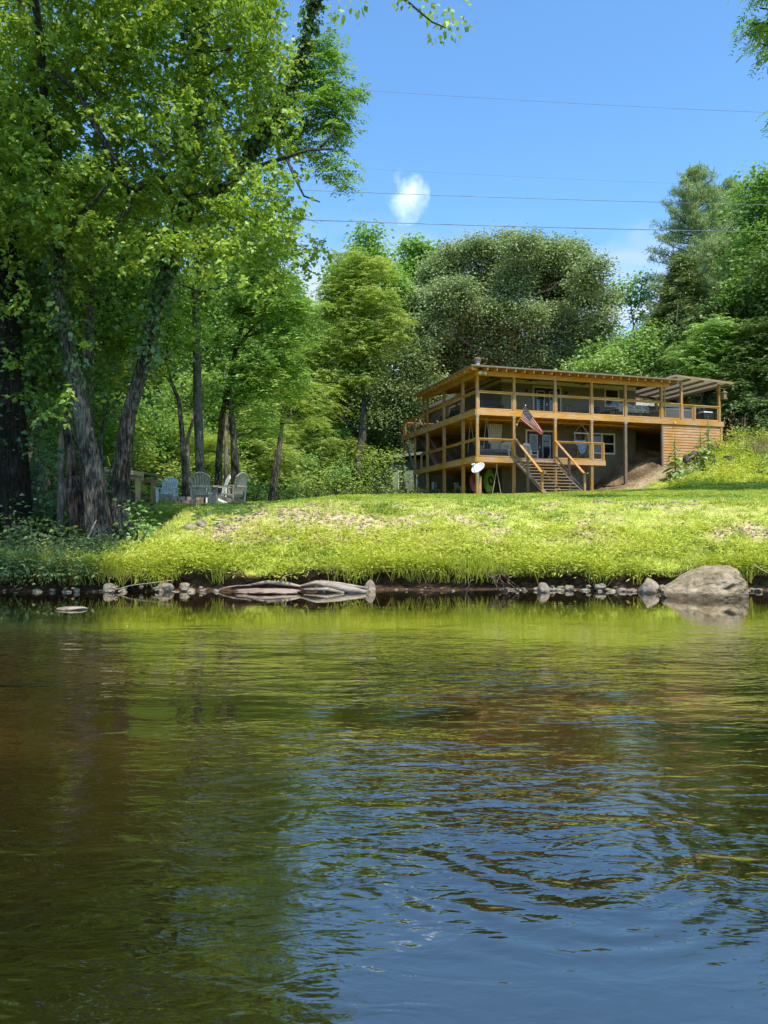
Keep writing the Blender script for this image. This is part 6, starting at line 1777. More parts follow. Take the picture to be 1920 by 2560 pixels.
    post(14.23, .075, Z1 + .012, Z1 + .95, .1)
    post(12.6, 4.8, Z1, 10.05, .14); post(15.2, 4.8, Z1, 10.0, .14)
    m = MB(); m.add([(12.56, -.35, 10.13), (16.75, -.35, 9.93), (16.75, 5.4, 9.93), (12.56, 5.4, 10.13), (12.56, -.35, 10.17), (16.75, -.35, 9.97), (16.75, 5.4, 9.97), (12.56, 5.4, 10.17)], [(0, 3, 2, 1), (4, 5, 6, 7), (0, 1, 5, 4), (1, 2, 6, 5), (2, 3, 7, 6), (3, 0, 4, 7)])
    m.v = [(x, y, z + .16) for x, y, z in m.v]
    pg = m.build('pergola_roof', M_cloth('pale_translucent_sheet', (.8, .78, .7)), H)
    b = MB(); b.bar((12.58, -.37, 10.28), (16.76, -.37, 10.08), .045, .13); b.build('fascia', MAT['tread'], pg)
    for u in (12.75, 13.7, 14.65, 15.6, 16.5):
        z = 10.29 - .2 * (u - 12.56) / 4.2 - .09
        b = MB(); b.bar((u, -.33, z), (u, 5.35, z), .05, .14); b.build('rafter', MAT['tread'], pg)
    # ---- cedar skirting under the hot tub deck
    s = box('cedar_skirting', H, 'siding_board', (11.9, 16.25, .06, .09, 3.6, zb - .02))
    m = MB()
    rr = random.Random(4)
    for k in range(22):
        z = zb - .06 - (k + 1) * .165
        m.add([(12.02, .055, z), (16.12, .055, z), (16.12, .055, z + .15), (12.02, .055, z + .15), (12.02, .025, z), (16.12, .025, z), (16.12, .048, z + .15), (12.02, .048, z + .15)], [(4, 5, 6, 7), (0, 3, 2, 1), (0, 1, 5, 4), (2, 3, 7, 6), (0, 4, 7, 3), (1, 2, 6, 5)])
    m.build('boards', MAT['siding_board'], s)
    box('corner_board', s, 'oldwood', (11.9, 12.01, .0, .06, 3.6, zb - .02)); box('corner_board', s, 'wood_z', (16.13, 16.27, -.01, .06, 3.6, zb - .02))
    box('side_boards', s, 'siding_board', (16.22, 16.26, .09, 5.4, 3.6, zb - .02))
    box('security_camera', H, 'white', (12.7, 12.78, -.14, -.052, zb + .05, zb + .13))
    # ---- front stairs
    u0, u1 = 2.42, 4.72
    g = HP(3.5, -3.0, 0); zg = tz(g.x, g.y)
    rise = Z0 - zg + .02; N = 11; run = 3.05
    st = box('front_stairs', H, 'tread', (u0 - .05, u1 + .05, -.04, .1, Z0 - .05, Z0 + .015))
    for k in range(1, N):
        z = Z0 - rise * k / N; v = -run * k / N
        box('tread', st, 'tread', (u0, u1, v - .02, v + .27, z - .04, z))
        box('riser_block', st, 'wood_z', ((u0 + u1) / 2 - .05 + .06 * (k % 2), (u0 + u1) / 2 + .01 + .06 * (k % 2), v + .05, v + .24, z - .16, z - .042))
    for u in (u0 - .06, u1 + .02, (u0 + u1) / 2):
        b = MB(); b.bar((u + .02, -.02, Z0 - .2), (u + .02, -run - .15, zg - .08), .045, .26, (1, 0, 0)); 
        if u < u0 or u > u1: b.build('stringer', MAT['oldwood'], st)
        else:
            b = MB(); b.bar((u, -.02, Z0 - .33), (u, -run + .1, zg - .1), .045, .16, (1, 0, 0)); b.build('stringer', MAT['oldwood'], st)
    for u, x in ((PF[1], u0 - .08), (PF[2], u1 + .1)):
        hr = MB(); hr.bar((x, -.03, Z0 + 1.05), (x, -run + .15, zg + 1.02), .15, .04); hr.bar((x, -run + .14, zg + 1.01), (x, -run - .22, zg + 1.0), .14, .04)
        h = hr.build('handrail', MAT['wood_v'], st)
        b = MB(); b.bar((x, -.05, Z0 + .14), (x, -run + .15, zg + .12), .05, .08); b.build('lower_rail', MAT['tread'], h)
        box('newel_post', h, 'wood_z', (x - .05, x + .05, -run + .05, -run + .15, zg - .3, zg + .99)); box('newel_post', h, 'oldwood', (x - .055, x + .055, -1.5, -1.39, zg - .3, zg + 1.0 + (Z0 - zg) * .53))
        w = MB()
        for k in range(1, 8):
            w.bar((x, -.05, Z0 + .14 + k * .11), (x, -run + .12, zg + .12 + k * .11), .006, .006)
        w.build('wire_mesh', MAT['wire'], h)
    # ---- stair between the decks on the left side
    ss = box('side_stairs', H, 'redwood', (.6, 1.7, 10.3, 10.5, Z1 - .3, Z1 - .05))
    n = 13
    for k in range(n):
        t = (k + .5) / n
        v = 10.3 - 3.4 * t; z = Z1 - .1 - (Z1 - Z0) * t
        box('tread', ss, 'redwood', (.5, 1.7, v - .14, v + .14, z - .04, z)); box('riser', ss, 'redwood', (.52, 1.68, v + .1, v + .13, z - .19, z - .041))
    for u in (.44, 1.72):
        b = MB(); b.bar((u, 10.35, Z1 - .15), (u, 6.9, Z0 + .05), .045, .28, (1, 0, 0)); b.build('stringer', MAT['oldwood'], ss)
        b = MB(); b.bar((u, 10.3, Z1 + .9), (u, 6.9, Z0 + 1.0), .05, .1, (1, 0, 0)); b.build('handrail', MAT['oldwood'], ss)
    # brace from deck to far post
    b = MB(); b.bar((.0, 9.9, Z0 + .0), (.0, 11.9, Z1 - .5), .05, .14, (1, 0, 0)); b.build('brace', MAT['oldwood'], H)
    # ---- black spiral stair in the lower porch corner
    sp_ = MB(); sp_.tube([(8.1, 2.4, Z0), (8.1, 2.4, Z1 - .3)], [.05, .05], 8); sps = sp_.build('spiral_stairs', MAT['black'], H)
    for k in range(12):
        a = k * .52; z = Z0 + .15 + k * .19
        b = MB(); c, s_ = math.cos(a), math.sin(a)
        b.add([(8.1, 2.4, z), (8.1 + .55 * math.cos(a - .25), 2.4 + .55 * math.sin(a - .25), z), (8.1 + .55 * math.cos(a + .25), 2.4 + .55 * math.sin(a + .25), z), (8.1, 2.4, z - .04), (8.1 + .55 * math.cos(a - .25), 2.4 + .55 * math.sin(a - .25), z - .04), (8.1 + .55 * math.cos(a + .25), 2.4 + .55 * math.sin(a + .25), z - .04)], [(0, 1, 2), (3, 5, 4), (0, 3, 4, 1), (1, 4, 5, 2), (2, 5, 3, 0)])
        b.build('tread', MAT['black'], sps)
    b = MB(); b.tube([(8.1 + .55 * math.cos(k * .26), 2.4 + .55 * math.sin(k * .26), Z0 + .9 + k * .08) for k in range(21)], [.02] * 21, 6); b.build('handrail', MAT['black'], sps)
    # porch lamps beside the doors
    for u, v, z in ((7.3, V0 - .02, 9.55), (4.6, V0 - .02, 9.55)):
        b = MB(); b.lathe([(0, -.12), (.06, -.1), (.09, .05), (.03, .1), (0, .12)], 8, u, v - .1, z0=z); b.build('wall_lamp', MAT['black'], H)
    # ceiling fans under the porch roof
    for u in (1.7, 4.2, 7.7):
        b = MB(); b.tube([(u, 1.6, 10.2), (u, 1.6, 9.95)], [.03, .03], 6); b.lathe([(0, -.08), (.1, -.06), (.12, .04), (0, .06)], 10, u, 1.6, z0=9.9)
        f = b.build('ceiling_fan', MAT['black'], H)
        for q in range(5):
            a = q * 1.2566 + u
            bl = MB(); bl.bar((u + .12 * math.cos(a), 1.6 + .12 * math.sin(a), 9.9), (u + .6 * math.cos(a), 1.6 + .6 * math.sin(a), 9.91), .12, .012); bl.build('blade', MAT['black'], f)
    # house wiring box low on the annex side
    box('meter_box', H, 'lightgrey', (2.7, 2.98, 13.5, 13.9, 4.1, 4.7))
    return H


def deck_things():
    def root(name, u, v, z, label, cat, rz=0, group=None):
        return empty(name, HP(u, v, z), HA + rz, label, cat, group)
    # flag
    def flag():
        A = at(1313.5, 1014, 39.2); Bp = at(1292.5, 1062, 40.55)
        r = empty('flag', Bp, 0, 'american flag hanging from an angled pole on the porch post left of the stairs', 'flag')
        m = MB(); m.tube([Vector((0, 0, 0)), A - Bp], [.014, .012], 8); m.tube([(A - Bp), (A - Bp) + (A - Bp).normalized() * .04], [.03, .03], 8)
        m.build('pole', MAT['white'], r)
        m = MB(); m.tube([(.02, .12, -.06), (0, -.02, .03)], [.03, .03], 8); m.build('bracket', MAT['metal'], r)
        hb = at(1300.5, 1049, 40.15); ft = at(1357, 1079, 39.6); fb = at(1354.5, 1086, 39.8)
        ht = A + (Bp - A) * .03
        NR, NC = 52, 90
        V = np.zeros((NR + 1, NC + 1, 3))
        for j in range(NR + 1):
            t = j / NR
            for i in range(NC + 1):
                s = i / NC
                a = ht.lerp(ft, s); b = hb.lerp(fb, s)
                # the lower edge bellies to the left and down, the upper hangs in a fold
                p = a.lerp(b, t)
                bel = math.sin(math.pi * s)
                p = p + Vector((-.02, 0, -.05)) * bel * t
                # folds running along the fly
                amp = .05 + .10 * s
                p = p + Vector((.10, -.95, .12)) * (amp * math.sin(t * 7.5 + s * 2.2 + .6) * (0.3 + s))
                V[j, i] = tuple(p - Bp)
        F = []; mi = []
        stars = []
        for rrow in range(9):
            ncol = 6 if rrow % 2 == 0 else 5
            for c in range(ncol):
                stars.append((((c + .5) / 6 if ncol == 6 else (c + 1) / 6), (rrow + .7) / 9.4))
        for j in range(NR):
            for i in range(NC):
                t = (j + .5) / NR; s = (i + .5) / NC
                if t < 7 / 13 and s < .4:
                    x, y = s / .4, t / (7 / 13)
                    w = any(abs(x - a) * .76 < .022 and abs(y - b) * .54 < .02 for a, b in stars)
                    mi.append(1 if w else 2)
                else: mi.append(0 if int(t * 13) % 2 == 0 else 1)
                a = j * (NC + 1) + i
                F.append((a, a + 1, a + NC + 2, a + NC + 1))
        fm = [M_cloth('flag_red', (.62, .03, .045)), M_cloth('flag_white', (.9, .88, .84)), M_cloth('flag_blue', (.015, .025, .13))]
        c = MB(); c.v = [tuple(q) for q in V.reshape(-1, 3)]; c.f = F; c.mi = mi
        c.build('cloth', fm, r, smooth=True)
    flag()
    # satellite dish on its post
    p = at(1201, 1232, 38.6); g = Vector((p.x, 38.6, tz(p.x, 38.6)))
    r = empty('satellite_dish', g, 0, 'white satellite dish on a wooden post in front of the lower deck corner', 'satellite dish')
    top = at(1200, 1192, 38.6).z - g.z
    m = MB(); m.box(-.09, .05, -.06, .08, -.3, top + .02); m.build('post', MAT['wood_z'], r)
    m = MB(); m.tube([(-.12, -.05, top - .35), (-.12, -.05, top + .12), (-.13, -.06, top + .3)], [.03, .03, .03], 8); m.build('mast', MAT['metal'], r)
    c = at(1194.5, 1168.5, 38.4) - g
    nrm = Vector((-.55, -.52, .62)).normalized()
    q = nrm.to_track_quat('Z', 'Y').to_matrix()
    m = MB(); rings = 8; seg = 28
    vs = [c - nrm * .08]; fs = []
    for i in range(1, rings + 1):
        rr_ = i / rings
        for k in range(seg):
            a = 6.283 * k / seg
            vs.append(c + q @ Vector((.39 * rr_ * math.cos(a), .36 * rr_ * math.sin(a), -.08 + .08 * rr_ * rr_)))
    for k in range(seg): fs.append((0, 1 + k, 1 + (k + 1) % seg))
    for i in range(rings - 1):
        for k in range(seg): fs.append((1 + i * seg + k, 1 + (i + 1) * seg + k, 1 + (i + 1) * seg + (k + 1) % seg, 1 + i * seg + (k + 1) % seg))
    m.add(vs, fs); dsh = m.build('dish', MAT['white'], r, smooth=True)
    sol = dsh.modifiers.new('thick', 'SOLIDIFY'); sol.thickness = .015
    tip = at(1182, 1162, 37.9) - g
    m = MB(); m.bar(c - q @ Vector((0, .38, 0)) - nrm * .03, tip, .03, .03); m.build('feed_arm', MAT['metal'], r)
    m = MB(); m.bar(tip - Vector((.07, 0, -.02)), tip + Vector((.12, 0, .06)), .07, .07); m.build('receiver', MAT['lightgrey'], r)
    m = MB(); m.bar(c - nrm * .1, Vector((-.13, -.06, top + .28)), .08, .08); m.build('mount', MAT['metal'], r)
    # rocking chairs
    def rocking(u, v, rz, label):
        r = root('rocking_chair', u, v, Z0 + .002, label, 'rocking chair', rz, 'white rocking chairs on the lower porch')
        m = MB(); m.box(-.26, .26, -.25, .22, .40, .43); m.build('seat', MAT['white'], r)
        b = MB()
        for k in range(7): b.bar((-.2 + k * .0667, .22, .44), (-.21 + k * .07, .40, 1.02), .03, .015, (0, 1, 0))
        b.bar((-.25, .22, .42), (-.27, .42, 1.08), .04, .04); b.bar((.25, .22, .42), (.27, .42, 1.08), .04, .04)
        b.bar((-.27, .41, 1.06), (.27, .41, 1.06), .03, .1); b.bar((-.24, .25, .52), (.24, .25, .52), .025, .05)
        b.tube([(-.2, .42, 1.1), (0, .43, 1.15), (.2, .42, 1.1)], [.03, .035, .03], 6)
        b.build('backrest', MAT['white'], r)
        for s in (-1, 1):
            b = MB(); b.box(s * .3 - .04, s * .3 + .04, -.3, .28, .62, .645); b.build('armrest', MAT['white'], r)
            b = MB(); b.bar((s * .28, -.24, .04), (s * .28, -.24, .62), .04, .04); b.bar((s * .27, .22, .04), (s * .27, .22, .44), .04, .04); b.bar((s * .28, -.24, .25), (s * .27, .22, .25), .025, .025); b.build('leg', MAT['white'], r)
            b = MB(); pts = [(s * .28, -.45 + .9 * i / 8, .02 + .1 * ((i - 4) / 4) ** 2) for i in range(9)]
            for i in range(8): b.bar(pts[i], pts[i + 1], .035, .04)
            b.build('rocker', MAT['white'], r)
    rocking(4.35, 1.9, .25, 'white rocking chair in front of the lower french doors')
    rocking(2.55, 1.9, -.9, 'white rocking chair left of the stair opening, turned sideways')
    # hanging hammock chair
    p = HP(7.05, .9, 0); r = root('hammock_chair', 7.05, .9, Z0 + .45, 'blue hammock chair hanging from the deck joists right of the stairs', 'hanging chair')
    m = MB(); m.bar((-.47, 0, 1.22), (.47, 0, 1.22), .04, .04); m.build('spreader_bar', MAT['white'], r)
    m = MB(); m.tube([(-.45, 0, 1.22), (0, 0, 1.75)], [.013] * 2, 5); m.tube([(.45, 0, 1.22), (0, 0, 1.75)], [.013] * 2, 5); m.tube([(0, 0, 1.75), (0, 0, 2.08)], [.014] * 2, 5)
    for s in (-1, 1):
        m.tube([(s * .44, 0, 1.22), (s * .36, -.05, .78)], [.012] * 2, 5); m.tube([(s * .44, 0, 1.22), (s * .34, .16, .85)], [.012] * 2, 5)
    m.build('ropes', MAT['rope'], r)
    V = []; NJ, NI = 14, 14
    for j in range(NJ + 1):
        t = j / NJ
        for i in range(NI + 1):
            s = i / NI * 2 - 1
            w = .40 - .12 * t
            V.append((s * w, .22 - .4 * t + .05 * math.cos(s * 3), .85 - .9 * math.sin(min(1, t * 1.25) * 1.45) * (1 - .6 * s * s) + (.35 * max(0, t - .7)) + .02 * math.sin(s * 14)))
    F = [(j * (NI + 1) + i, j * (NI + 1) + i + 1, (j + 1) * (NI + 1) + i + 1, (j + 1) * (NI + 1) + i) for j in range(NJ) for i in range(NI)]
    m = MB(); m.add(V, F); m.build('fabric_seat', MAT['denim'], r, smooth=True)
    # porch swing on the left side of the lower porch
    r = root('porch_swing', .9, 1.7, Z0 + .42, 'dark porch swing hanging on pale ropes at the left lower porch corner', 'porch swing', -1.2)
    m = MB(); m.box(-.65, .65, -.25, .25, 0, .05); m.build('seat', MAT['darkfabric'], r)
    m = MB(); m.box(-.65, .65, .25, .31, .05, .5); m.build('backrest', MAT['darkfabric'], r)
    m = MB()
    for s in (-1, 1):
        m.tube([(s * .62, -.24, .05), (s * .62, 0, 1.98)], [.012] * 2, 5); m.tube([(s * .62, .3, .4), (s * .62, 0, 1.98)], [.012] * 2, 5)
    m.build('ropes', MAT['rope'], r)
    # swing ropes under the lower deck
    r = root('rope_swing', 1.45, .5, Z0 - .3, 'rope swing hanging under the lower deck right of the satellite dish', 'swing')
    m = MB(); m.tube([(0, 0, .02), (0, 0, -.3)], [.03, .03], 8); m.tube([(0, 0, -.3), (-.28, 0, -1.75)], [.014] * 2, 5); m.tube([(0, 0, -.3), (.28, 0, -1.75)], [.014] * 2, 5); m.build('ropes', MAT['rope'], r)
    m = MB(); m.box(-.32, .32, -.1, .1, -1.79, -1.75); m.build('seat', MAT['oldwood'], r)
    # kayaks leaning under the deck
    for (px, py, Y, mt, lab, h) in ((1221, 1218, 43.2, 'kayak_green', 'lime green kayak standing in the dark under the lower deck', 2.0), (1186, 1212, 42.8, 'kayak_red', 'rusty red kayak standing under the deck behind the dish', 1.9)):
        p = at(px, py, Y); r = empty('kayak', Vector((p.x, Y, tz(p.x, Y))), .3, lab, 'kayak')
        V = []; F = []
        NI, NK = 14, 14
        for i in range(NI + 1):
            t = i / NI; w = .36 * math.sin(math.pi * min(1, max(.0, t)) ) ** .6 + .01
            for k in range(NK):
                a = 6.283 * k / NK
                V.append((w * math.cos(a) + .25 * t, .5 * t - .1 + .2 * w / .36 * math.sin(a), .05 + h * .78 * t))
        for i in range(NI):
            for k in range(NK): F.append((i * NK + k, i * NK + (k + 1) % NK, (i + 1) * NK + (k + 1) % NK, (i + 1) * NK + k))
        m = MB(); m.add(V, F); m.build('hull', MAT[mt], r, smooth=True)
        m = MB(); m.lathe([(.1, 0), (.17, 0), (.17, .03), (.1, .03)], 14); o = m.build('cockpit_rim', MAT['black'], r); o.location = (.13, -.08, h * .42); o.rotation_euler = (1.25, 0, 0); o.scale = (1, 1.8, 1)
    # white plastic chair under the left part
    r = empty('plastic_chair', ground(*HP(1.6, 6.0, 0).xy), HA + .5, 'white plastic garden chair in the shade under the left deck', 'chair')
    plastic_chair(r)
    # hot tub
    r = root('hot_tub', 14.1, 2.3, Z1 + .003, 'beige hot tub with tapered cover on the right end of the upper deck', 'hot tub')
    m = MB(); m.box(-1.05, 1.05, -1.05, 1.05, 0, .78); m.build('cabinet', MAT['tub'], r)
    m = MB(); m.add([(-1.1, -1.1, .785), (1.1, -1.1, .785), (1.1, 1.1, .785), (-1.1, 1.1, .785), (-1.06, -1.06, .88), (1.06, -1.06, .88), (1.06, 1.06, .88), (-1.06, 1.06, .88), (0, -1.06, .93), (0, 1.06, .93)], [(3, 2, 1, 0), (0, 1, 5, 8, 4), (1, 2, 6, 5), (2, 3, 7, 9, 6), (3, 0, 4, 7), (4, 8, 9, 7), (8, 5, 6, 9)]); m.build('cover', MAT['tubcover'], r)
    for a in ((-1.06, -1.06), (1.06, -1.06), (-1.06, 1.06), (1.06, 1.06)):
        m = MB(); m.box(a[0] - .05, a[0] + .05, a[1] - .05, a[1] + .05, 0, .75); m.build('corner_trim', MAT['white'], r)
    r = root('outdoor_speaker', 15.7, .75, Z1 + .003, 'dark box shaped cooler by the rail right of the hot tub', 'cooler')
    r.name = 'cooler'
    m = MB(); m.box(-.35, .3, -.25, .25, 0, .62); m.build('body', MAT['black'], r)
    m = MB(); m.add([(-.37, -.27, .625), (.32, -.27, .625), (.32, .27, .625), (-.37, .27, .625), (-.33, -.23, .72), (.28, -.23, .72), (.28, .23, .72), (-.33, .23, .72)], [(3, 2, 1, 0), (0, 1, 5, 4), (1, 2, 6, 5), (2, 3, 7, 6), (3, 0, 4, 7), (4, 5, 6, 7)]); m.build('lid', MAT['lightgrey'], r)
    # dining table and chairs behind the rail
    r = root('patio_table', 10.75, 1.75, Z1 + .003, 'long patio table on the upper deck behind the rail near the hot tub', 'table')
    m = MB(); m.box(-1.1, 1.1, -.42, .42, .70, .75); m.build('tabletop', MAT['white'], r)
    for sx_ in (-1, 1):
        for sy in (-1, 1):
            m = MB(); m.box(sx_ * 1.0 - .04, sx_ * 1.0 + .04, sy * .35 - .04, sy * .35 + .04, 0, .70); m.build('leg', MAT['black'], r)
    first = None
    for i, du in enumerate((-.78, -.26, .26, .78)):
        lab = ['first', 'second', 'third', 'fourth'][i] + ' pale round backed patio chair from the left at the upper deck table'
        if first is None:
            first = root('patio_chair', 10.75 + du, .95, Z1 + .003, lab, 'chair', math.pi, 'pale round backed chairs at the upper deck table')
            r = first
            m = MB(); m.lathe([(0, .43), (.22, .43), (.23, .45), (.22, .47), (0, .475)], 14); m.build('seat', MAT['taupe'], r)
            b = MB()
            for k in range(9):
                a = -1.2 + 2.4 * k / 8
                b.bar((.22 * math.sin(a), -.22 * math.cos(a) * .9 + 0, .47), (.25 * math.sin(a), -.26 * math.cos(a), .95 - .12 * abs(math.sin(a)) ** 2), .03, .012)
            pts = [(.26 * math.sin(-1.3 + 2.6 * k / 10), -.27 * math.cos(-1.3 + 2.6 * k / 10), .97 - .2 * abs(math.sin(-1.3 + 2.6 * k / 10)) ** 2) for k in range(11)]
            b.tube(pts, [.03] * 11, 6)
            V = []
            b.build('backrest', MAT['lightgrey'], r)
            for sx_, sy in ((-1, -1), (1, -1), (-1, 1), (1, 1)):
                m = MB(); m.bar((sx_ * .16, sy * .16, .44), (sx_ * .21, sy * .21, 0), .03, .03); m.build('leg', MAT['black'], r)
        else:
            r = copy_tree(first); r.location = HP(10.75 + du, .95, Z1 + .003); r['label'] = lab
    # dark seating and grill on the upper deck
    def sofa(name, u, v, rz, label, cat, w=1.0):
        r = root(name, u, v, Z1 + .003, label, cat, rz)
        m = MB(); m.box(-w / 2, w / 2, -.35, .35, .12, .42); m.build('seat', MAT['darkfabric'], r)
        m = MB(); m.add([(-w / 2, .22, .42), (w / 2, .22, .42), (w / 2, .36, .42), (-w / 2, .36, .42), (-w / 2, .36, .95), (w / 2, .36, .95), (w / 2, .48, .93), (-w / 2, .48, .93)], [(0, 1, 5, 4), (2, 3, 7, 6), (4, 5, 6, 7), (1, 2, 6, 5), (3, 0, 4, 7)]); m.build('backrest', MAT['darkfabric'], r)
        for s in (-1, 1):
            m = MB(); m.box(s * (w / 2 + .06) - .06, s * (w / 2 + .06) + .06, -.35, .36, .1, .6); m.build('armrest', MAT['black'], r)
        for sx_, sy in ((-1, -1), (1, -1), (-1, 1), (1, 1)):
            m = MB(); m.box(sx_ * w * .42 - .03, sx_ * w * .42 + .03, sy * .3 - .03, sy * .3 + .03, 0, .12); m.build('leg', MAT['black'], r)
    sofa('lounge_sofa', 1.5, 1.6, .3, 'dark cushioned sofa behind the rail at the upper deck corner', 'sofa', 1.5)
    sofa('lounge_chair', 1.0, 6.2, -1.2, 'dark lounge chair on the left side of the upper deck', 'chair', .8)
    sofa('lounge_chair', 8.9, 1.9, .2, 'dark low lounge chair under the upper window beside the posts', 'chair', .7)
    # table with metal chair frames, mid upper deck
    r = root('iron_chair', 7.0, 1.9, Z1 + .003, 'black iron chair frame on the upper deck right of the french doors', 'chair')
    m = MB(); m.box(-.24, .24, -.22, .22, .42, .44); m.build('seat', MAT['black'], r)
    m = MB(); m.tube([(-.24, .22, .44), (-.24, .3, .8), (-.12, .31, .92), (.12, .31, .92), (.24, .3, .8), (.24, .22, .44)], [.018] * 6, 6); m.tube([(0, .22, .44), (0, .31, .92)], [.012] * 2, 5); m.build('backrest', MAT['black'], r)
    for sx_, sy in ((-1, -1), (1, -1), (-1, 1), (1, 1)):
        m = MB(); m.bar((sx_ * .21, sy * .19, 0), (sx_ * .21, sy * .19, .42), .025, .025); m.build('leg', MAT['black'], r)
    # covered spa-like day bed behind lower rail
    r = root('day_bed', 1.3, .9, Z0 + .003, 'dark covered day bed behind the lower front rail', 'day bed')
    m = MB(); m.box(-.85, .85, -.4, .4, .0, .3); m.build('base', MAT['black'], r)
    m = MB(); m.box(-.83, .83, -.38, .38, .3, .52); m.build('mattress', MAT['darkfabric'], r)
    m = MB(); m.box(-.83, -.62, -.36, .36, .52, .68); m.build('pillow', MAT['darkfabric'], r)
    # white curtain in the lower porch
    r = root('curtain', 2.4, 2.6, Z0 + .05, 'pale hanging curtain on the lower porch left of the french doors', 'curtain')
    V = []; n = 30
    for j in (0, 1):
        for i in range(n + 1): V.append((-.45 + .9 * i / n * (1 - .15 * (1 - j)), .07 * math.sin(i * 1.5), 2.2 * j))
    m = MB(); m.add(V, [(i, i + 1, n + 2 + i, n + 1 + i) for i in range(n)]); m.build('cloth', MAT['curtain'], r, smooth=True)
    m = MB(); m.tube([(-.6, 0, 2.23), (.6, 0, 2.23)], [.015] * 2, 6); m.build('rod', MAT['black'], r)
    # birdhouse lantern on the right post
    r = root('bird_feeder', 16.3, -.12, 9.15, 'grey lantern shaped bird feeder hanging by the right end deck post', 'bird feeder')
    m = MB(); m.box(-.1, .1, -.1, .1, 0, .36); m.build('body', MAT['oldwood'], r)
    m = MB(); m.add([(-.16, -.16, .36), (.16, -.16, .36), (.16, .16, .36), (-.16, .16, .36), (0, 0, .52)], [(0, 1, 4), (1, 2, 4), (2, 3, 4), (3, 0, 4), (3, 2, 1, 0)]); m.build('roof', MAT['oldwood'], r)
    m = MB(); m.tube([(0, 0, .5), (0, 0, .62), (-.15, .1, .64)], [.01] * 3, 5); m.build('hook', MAT['metal'], r)
    m = MB(); m.box(-.14, .14, -.14, .14, -.03, 0); m.build('tray', MAT['oldwood'], r)


def M_cloth(name, c):
    m, nt, out = mat_new(name)
    d = nt.nodes.new('ShaderNodeBsdfDiffuse'); t = nt.nodes.new('ShaderNodeBsdfTranslucent')
    n = nd(nt, 'ShaderNodeTexNoise'); n.inputs['Scale'].default_value = 30
    nt.links.new(coords(nt), n.inputs['Vector'])
    r = ramp(nt, [(.3, tuple(x * .85 for x in c)), (.7, c)]); nt.links.new(n.outputs['Fac'], r.inputs['Fac'])
    for s in (d, t): nt.links.new(r.outputs[0], s.inputs['Color'])
    mx = nt.nodes.new('ShaderNodeMixShader'); mx.inputs[0].default_value = .35
    nt.links.new(d.outputs[0], mx.inputs[1]); nt.links.new(t.outputs[0], mx.inputs[2]); nt.links.new(mx.outputs[0], out.inputs[0])
    return m


def plastic_chair(r, mat='white'):
    m = MB(); m.box(-.24, .24, -.24, .22, .41, .44); m.build('seat', MAT[mat], r)
    b = MB()
    for k in range(5): b.bar((-.18 + k * .09, .22, .45), (-.2 + k * .1, .33, .86), .05, .015, (0, 1, 0))
    b.bar((-.24, .33, .86), (.24, .33, .86), .03, .06); b.build('backrest', MAT[mat], r)
    for s in (-1, 1):
        m = MB(); m.box(s * .26 - .03, s * .26 + .03, -.24, .26, .62, .65); m.build('armrest', MAT[mat], r)
        for y in (-.22, .22):
            m = MB(); m.bar((s * .25, y, 0), (s * .25, y, .62), .05, .04); m.build('leg', MAT[mat], r)


# ------------------------------------------------------------------ lawn chairs, fire pit, shelter
def adirondack(loc, rz, mat, label):
    r = empty('adirondack_chair', loc, rz, label, 'lawn chair', 'adirondack chairs round the fire pit')
    M = MAT[mat]
    # the sitter faces -y; back fans out behind
    b = MB()
    n = 7
    for k in range(n):
        x = (k - 3) / 3
        top = 1.04 - .14 * abs(x) ** 2.0
        b.bar((x * .17, .26, .27), (x * .285, .26 + .36 * (top - .27) * .95, top), .062, .02, (0, 1, .4))
    pts = [(x * .30, .26 + .36 * (.75) * .95 * (1.02 - .10 * x * x) , 1.03 - .15 * x * x) for x in [i / 5 - 1 for i in range(11)]]
    b.tube(pts, [.022] * 11, 6)
    b.bar((-.24, .47, .60), (.24, .47, .60), .03, .06); b.bar((-.2, .33, .36), (.2, .33, .36), .03, .06)
    b.build('backrest', M, r)
    b = MB()
    for k in range(6):
        y = -.32 + k * .105
        b.bar((-.27, y, .385 - k * .022), (.27, y, .385 - k * .022), .09, .02, (0, 0, 1))
    b.build('seat', M, r)
    for s in (-1, 1):
        b = MB(); b.add([(s * .26, -.42, .57), (s * .40, -.42, .57), (s * .36, .38, .60), (s * .27, .38, .60), (s * .26, -.42, .60), (s * .40, -.42, .60), (s * .36, .38, .63), (s * .27, .38, .63)], [(0, 3, 2, 1), (4, 5, 6, 7), (0, 1, 5, 4), (1, 2, 6, 5), (2, 3, 7, 6), (3, 0, 4, 7)]); b.build('armrest', M, r)
        b = MB(); b.bar((s * .31, -.34, 0), (s * .31, -.34, .57), .1, .05, (0, 1, 0)); b.build('leg', M, r)
        b = MB(); b.bar((s * .285, -.36, .33), (s * .27, .40, .04), .13, .04, (1, 0, 0)); b.bar((s * .27, .33, 0), (s * .3, .36, .6), .06, .04, (0, 1, 0)); b.build('leg', M, r)
    return r


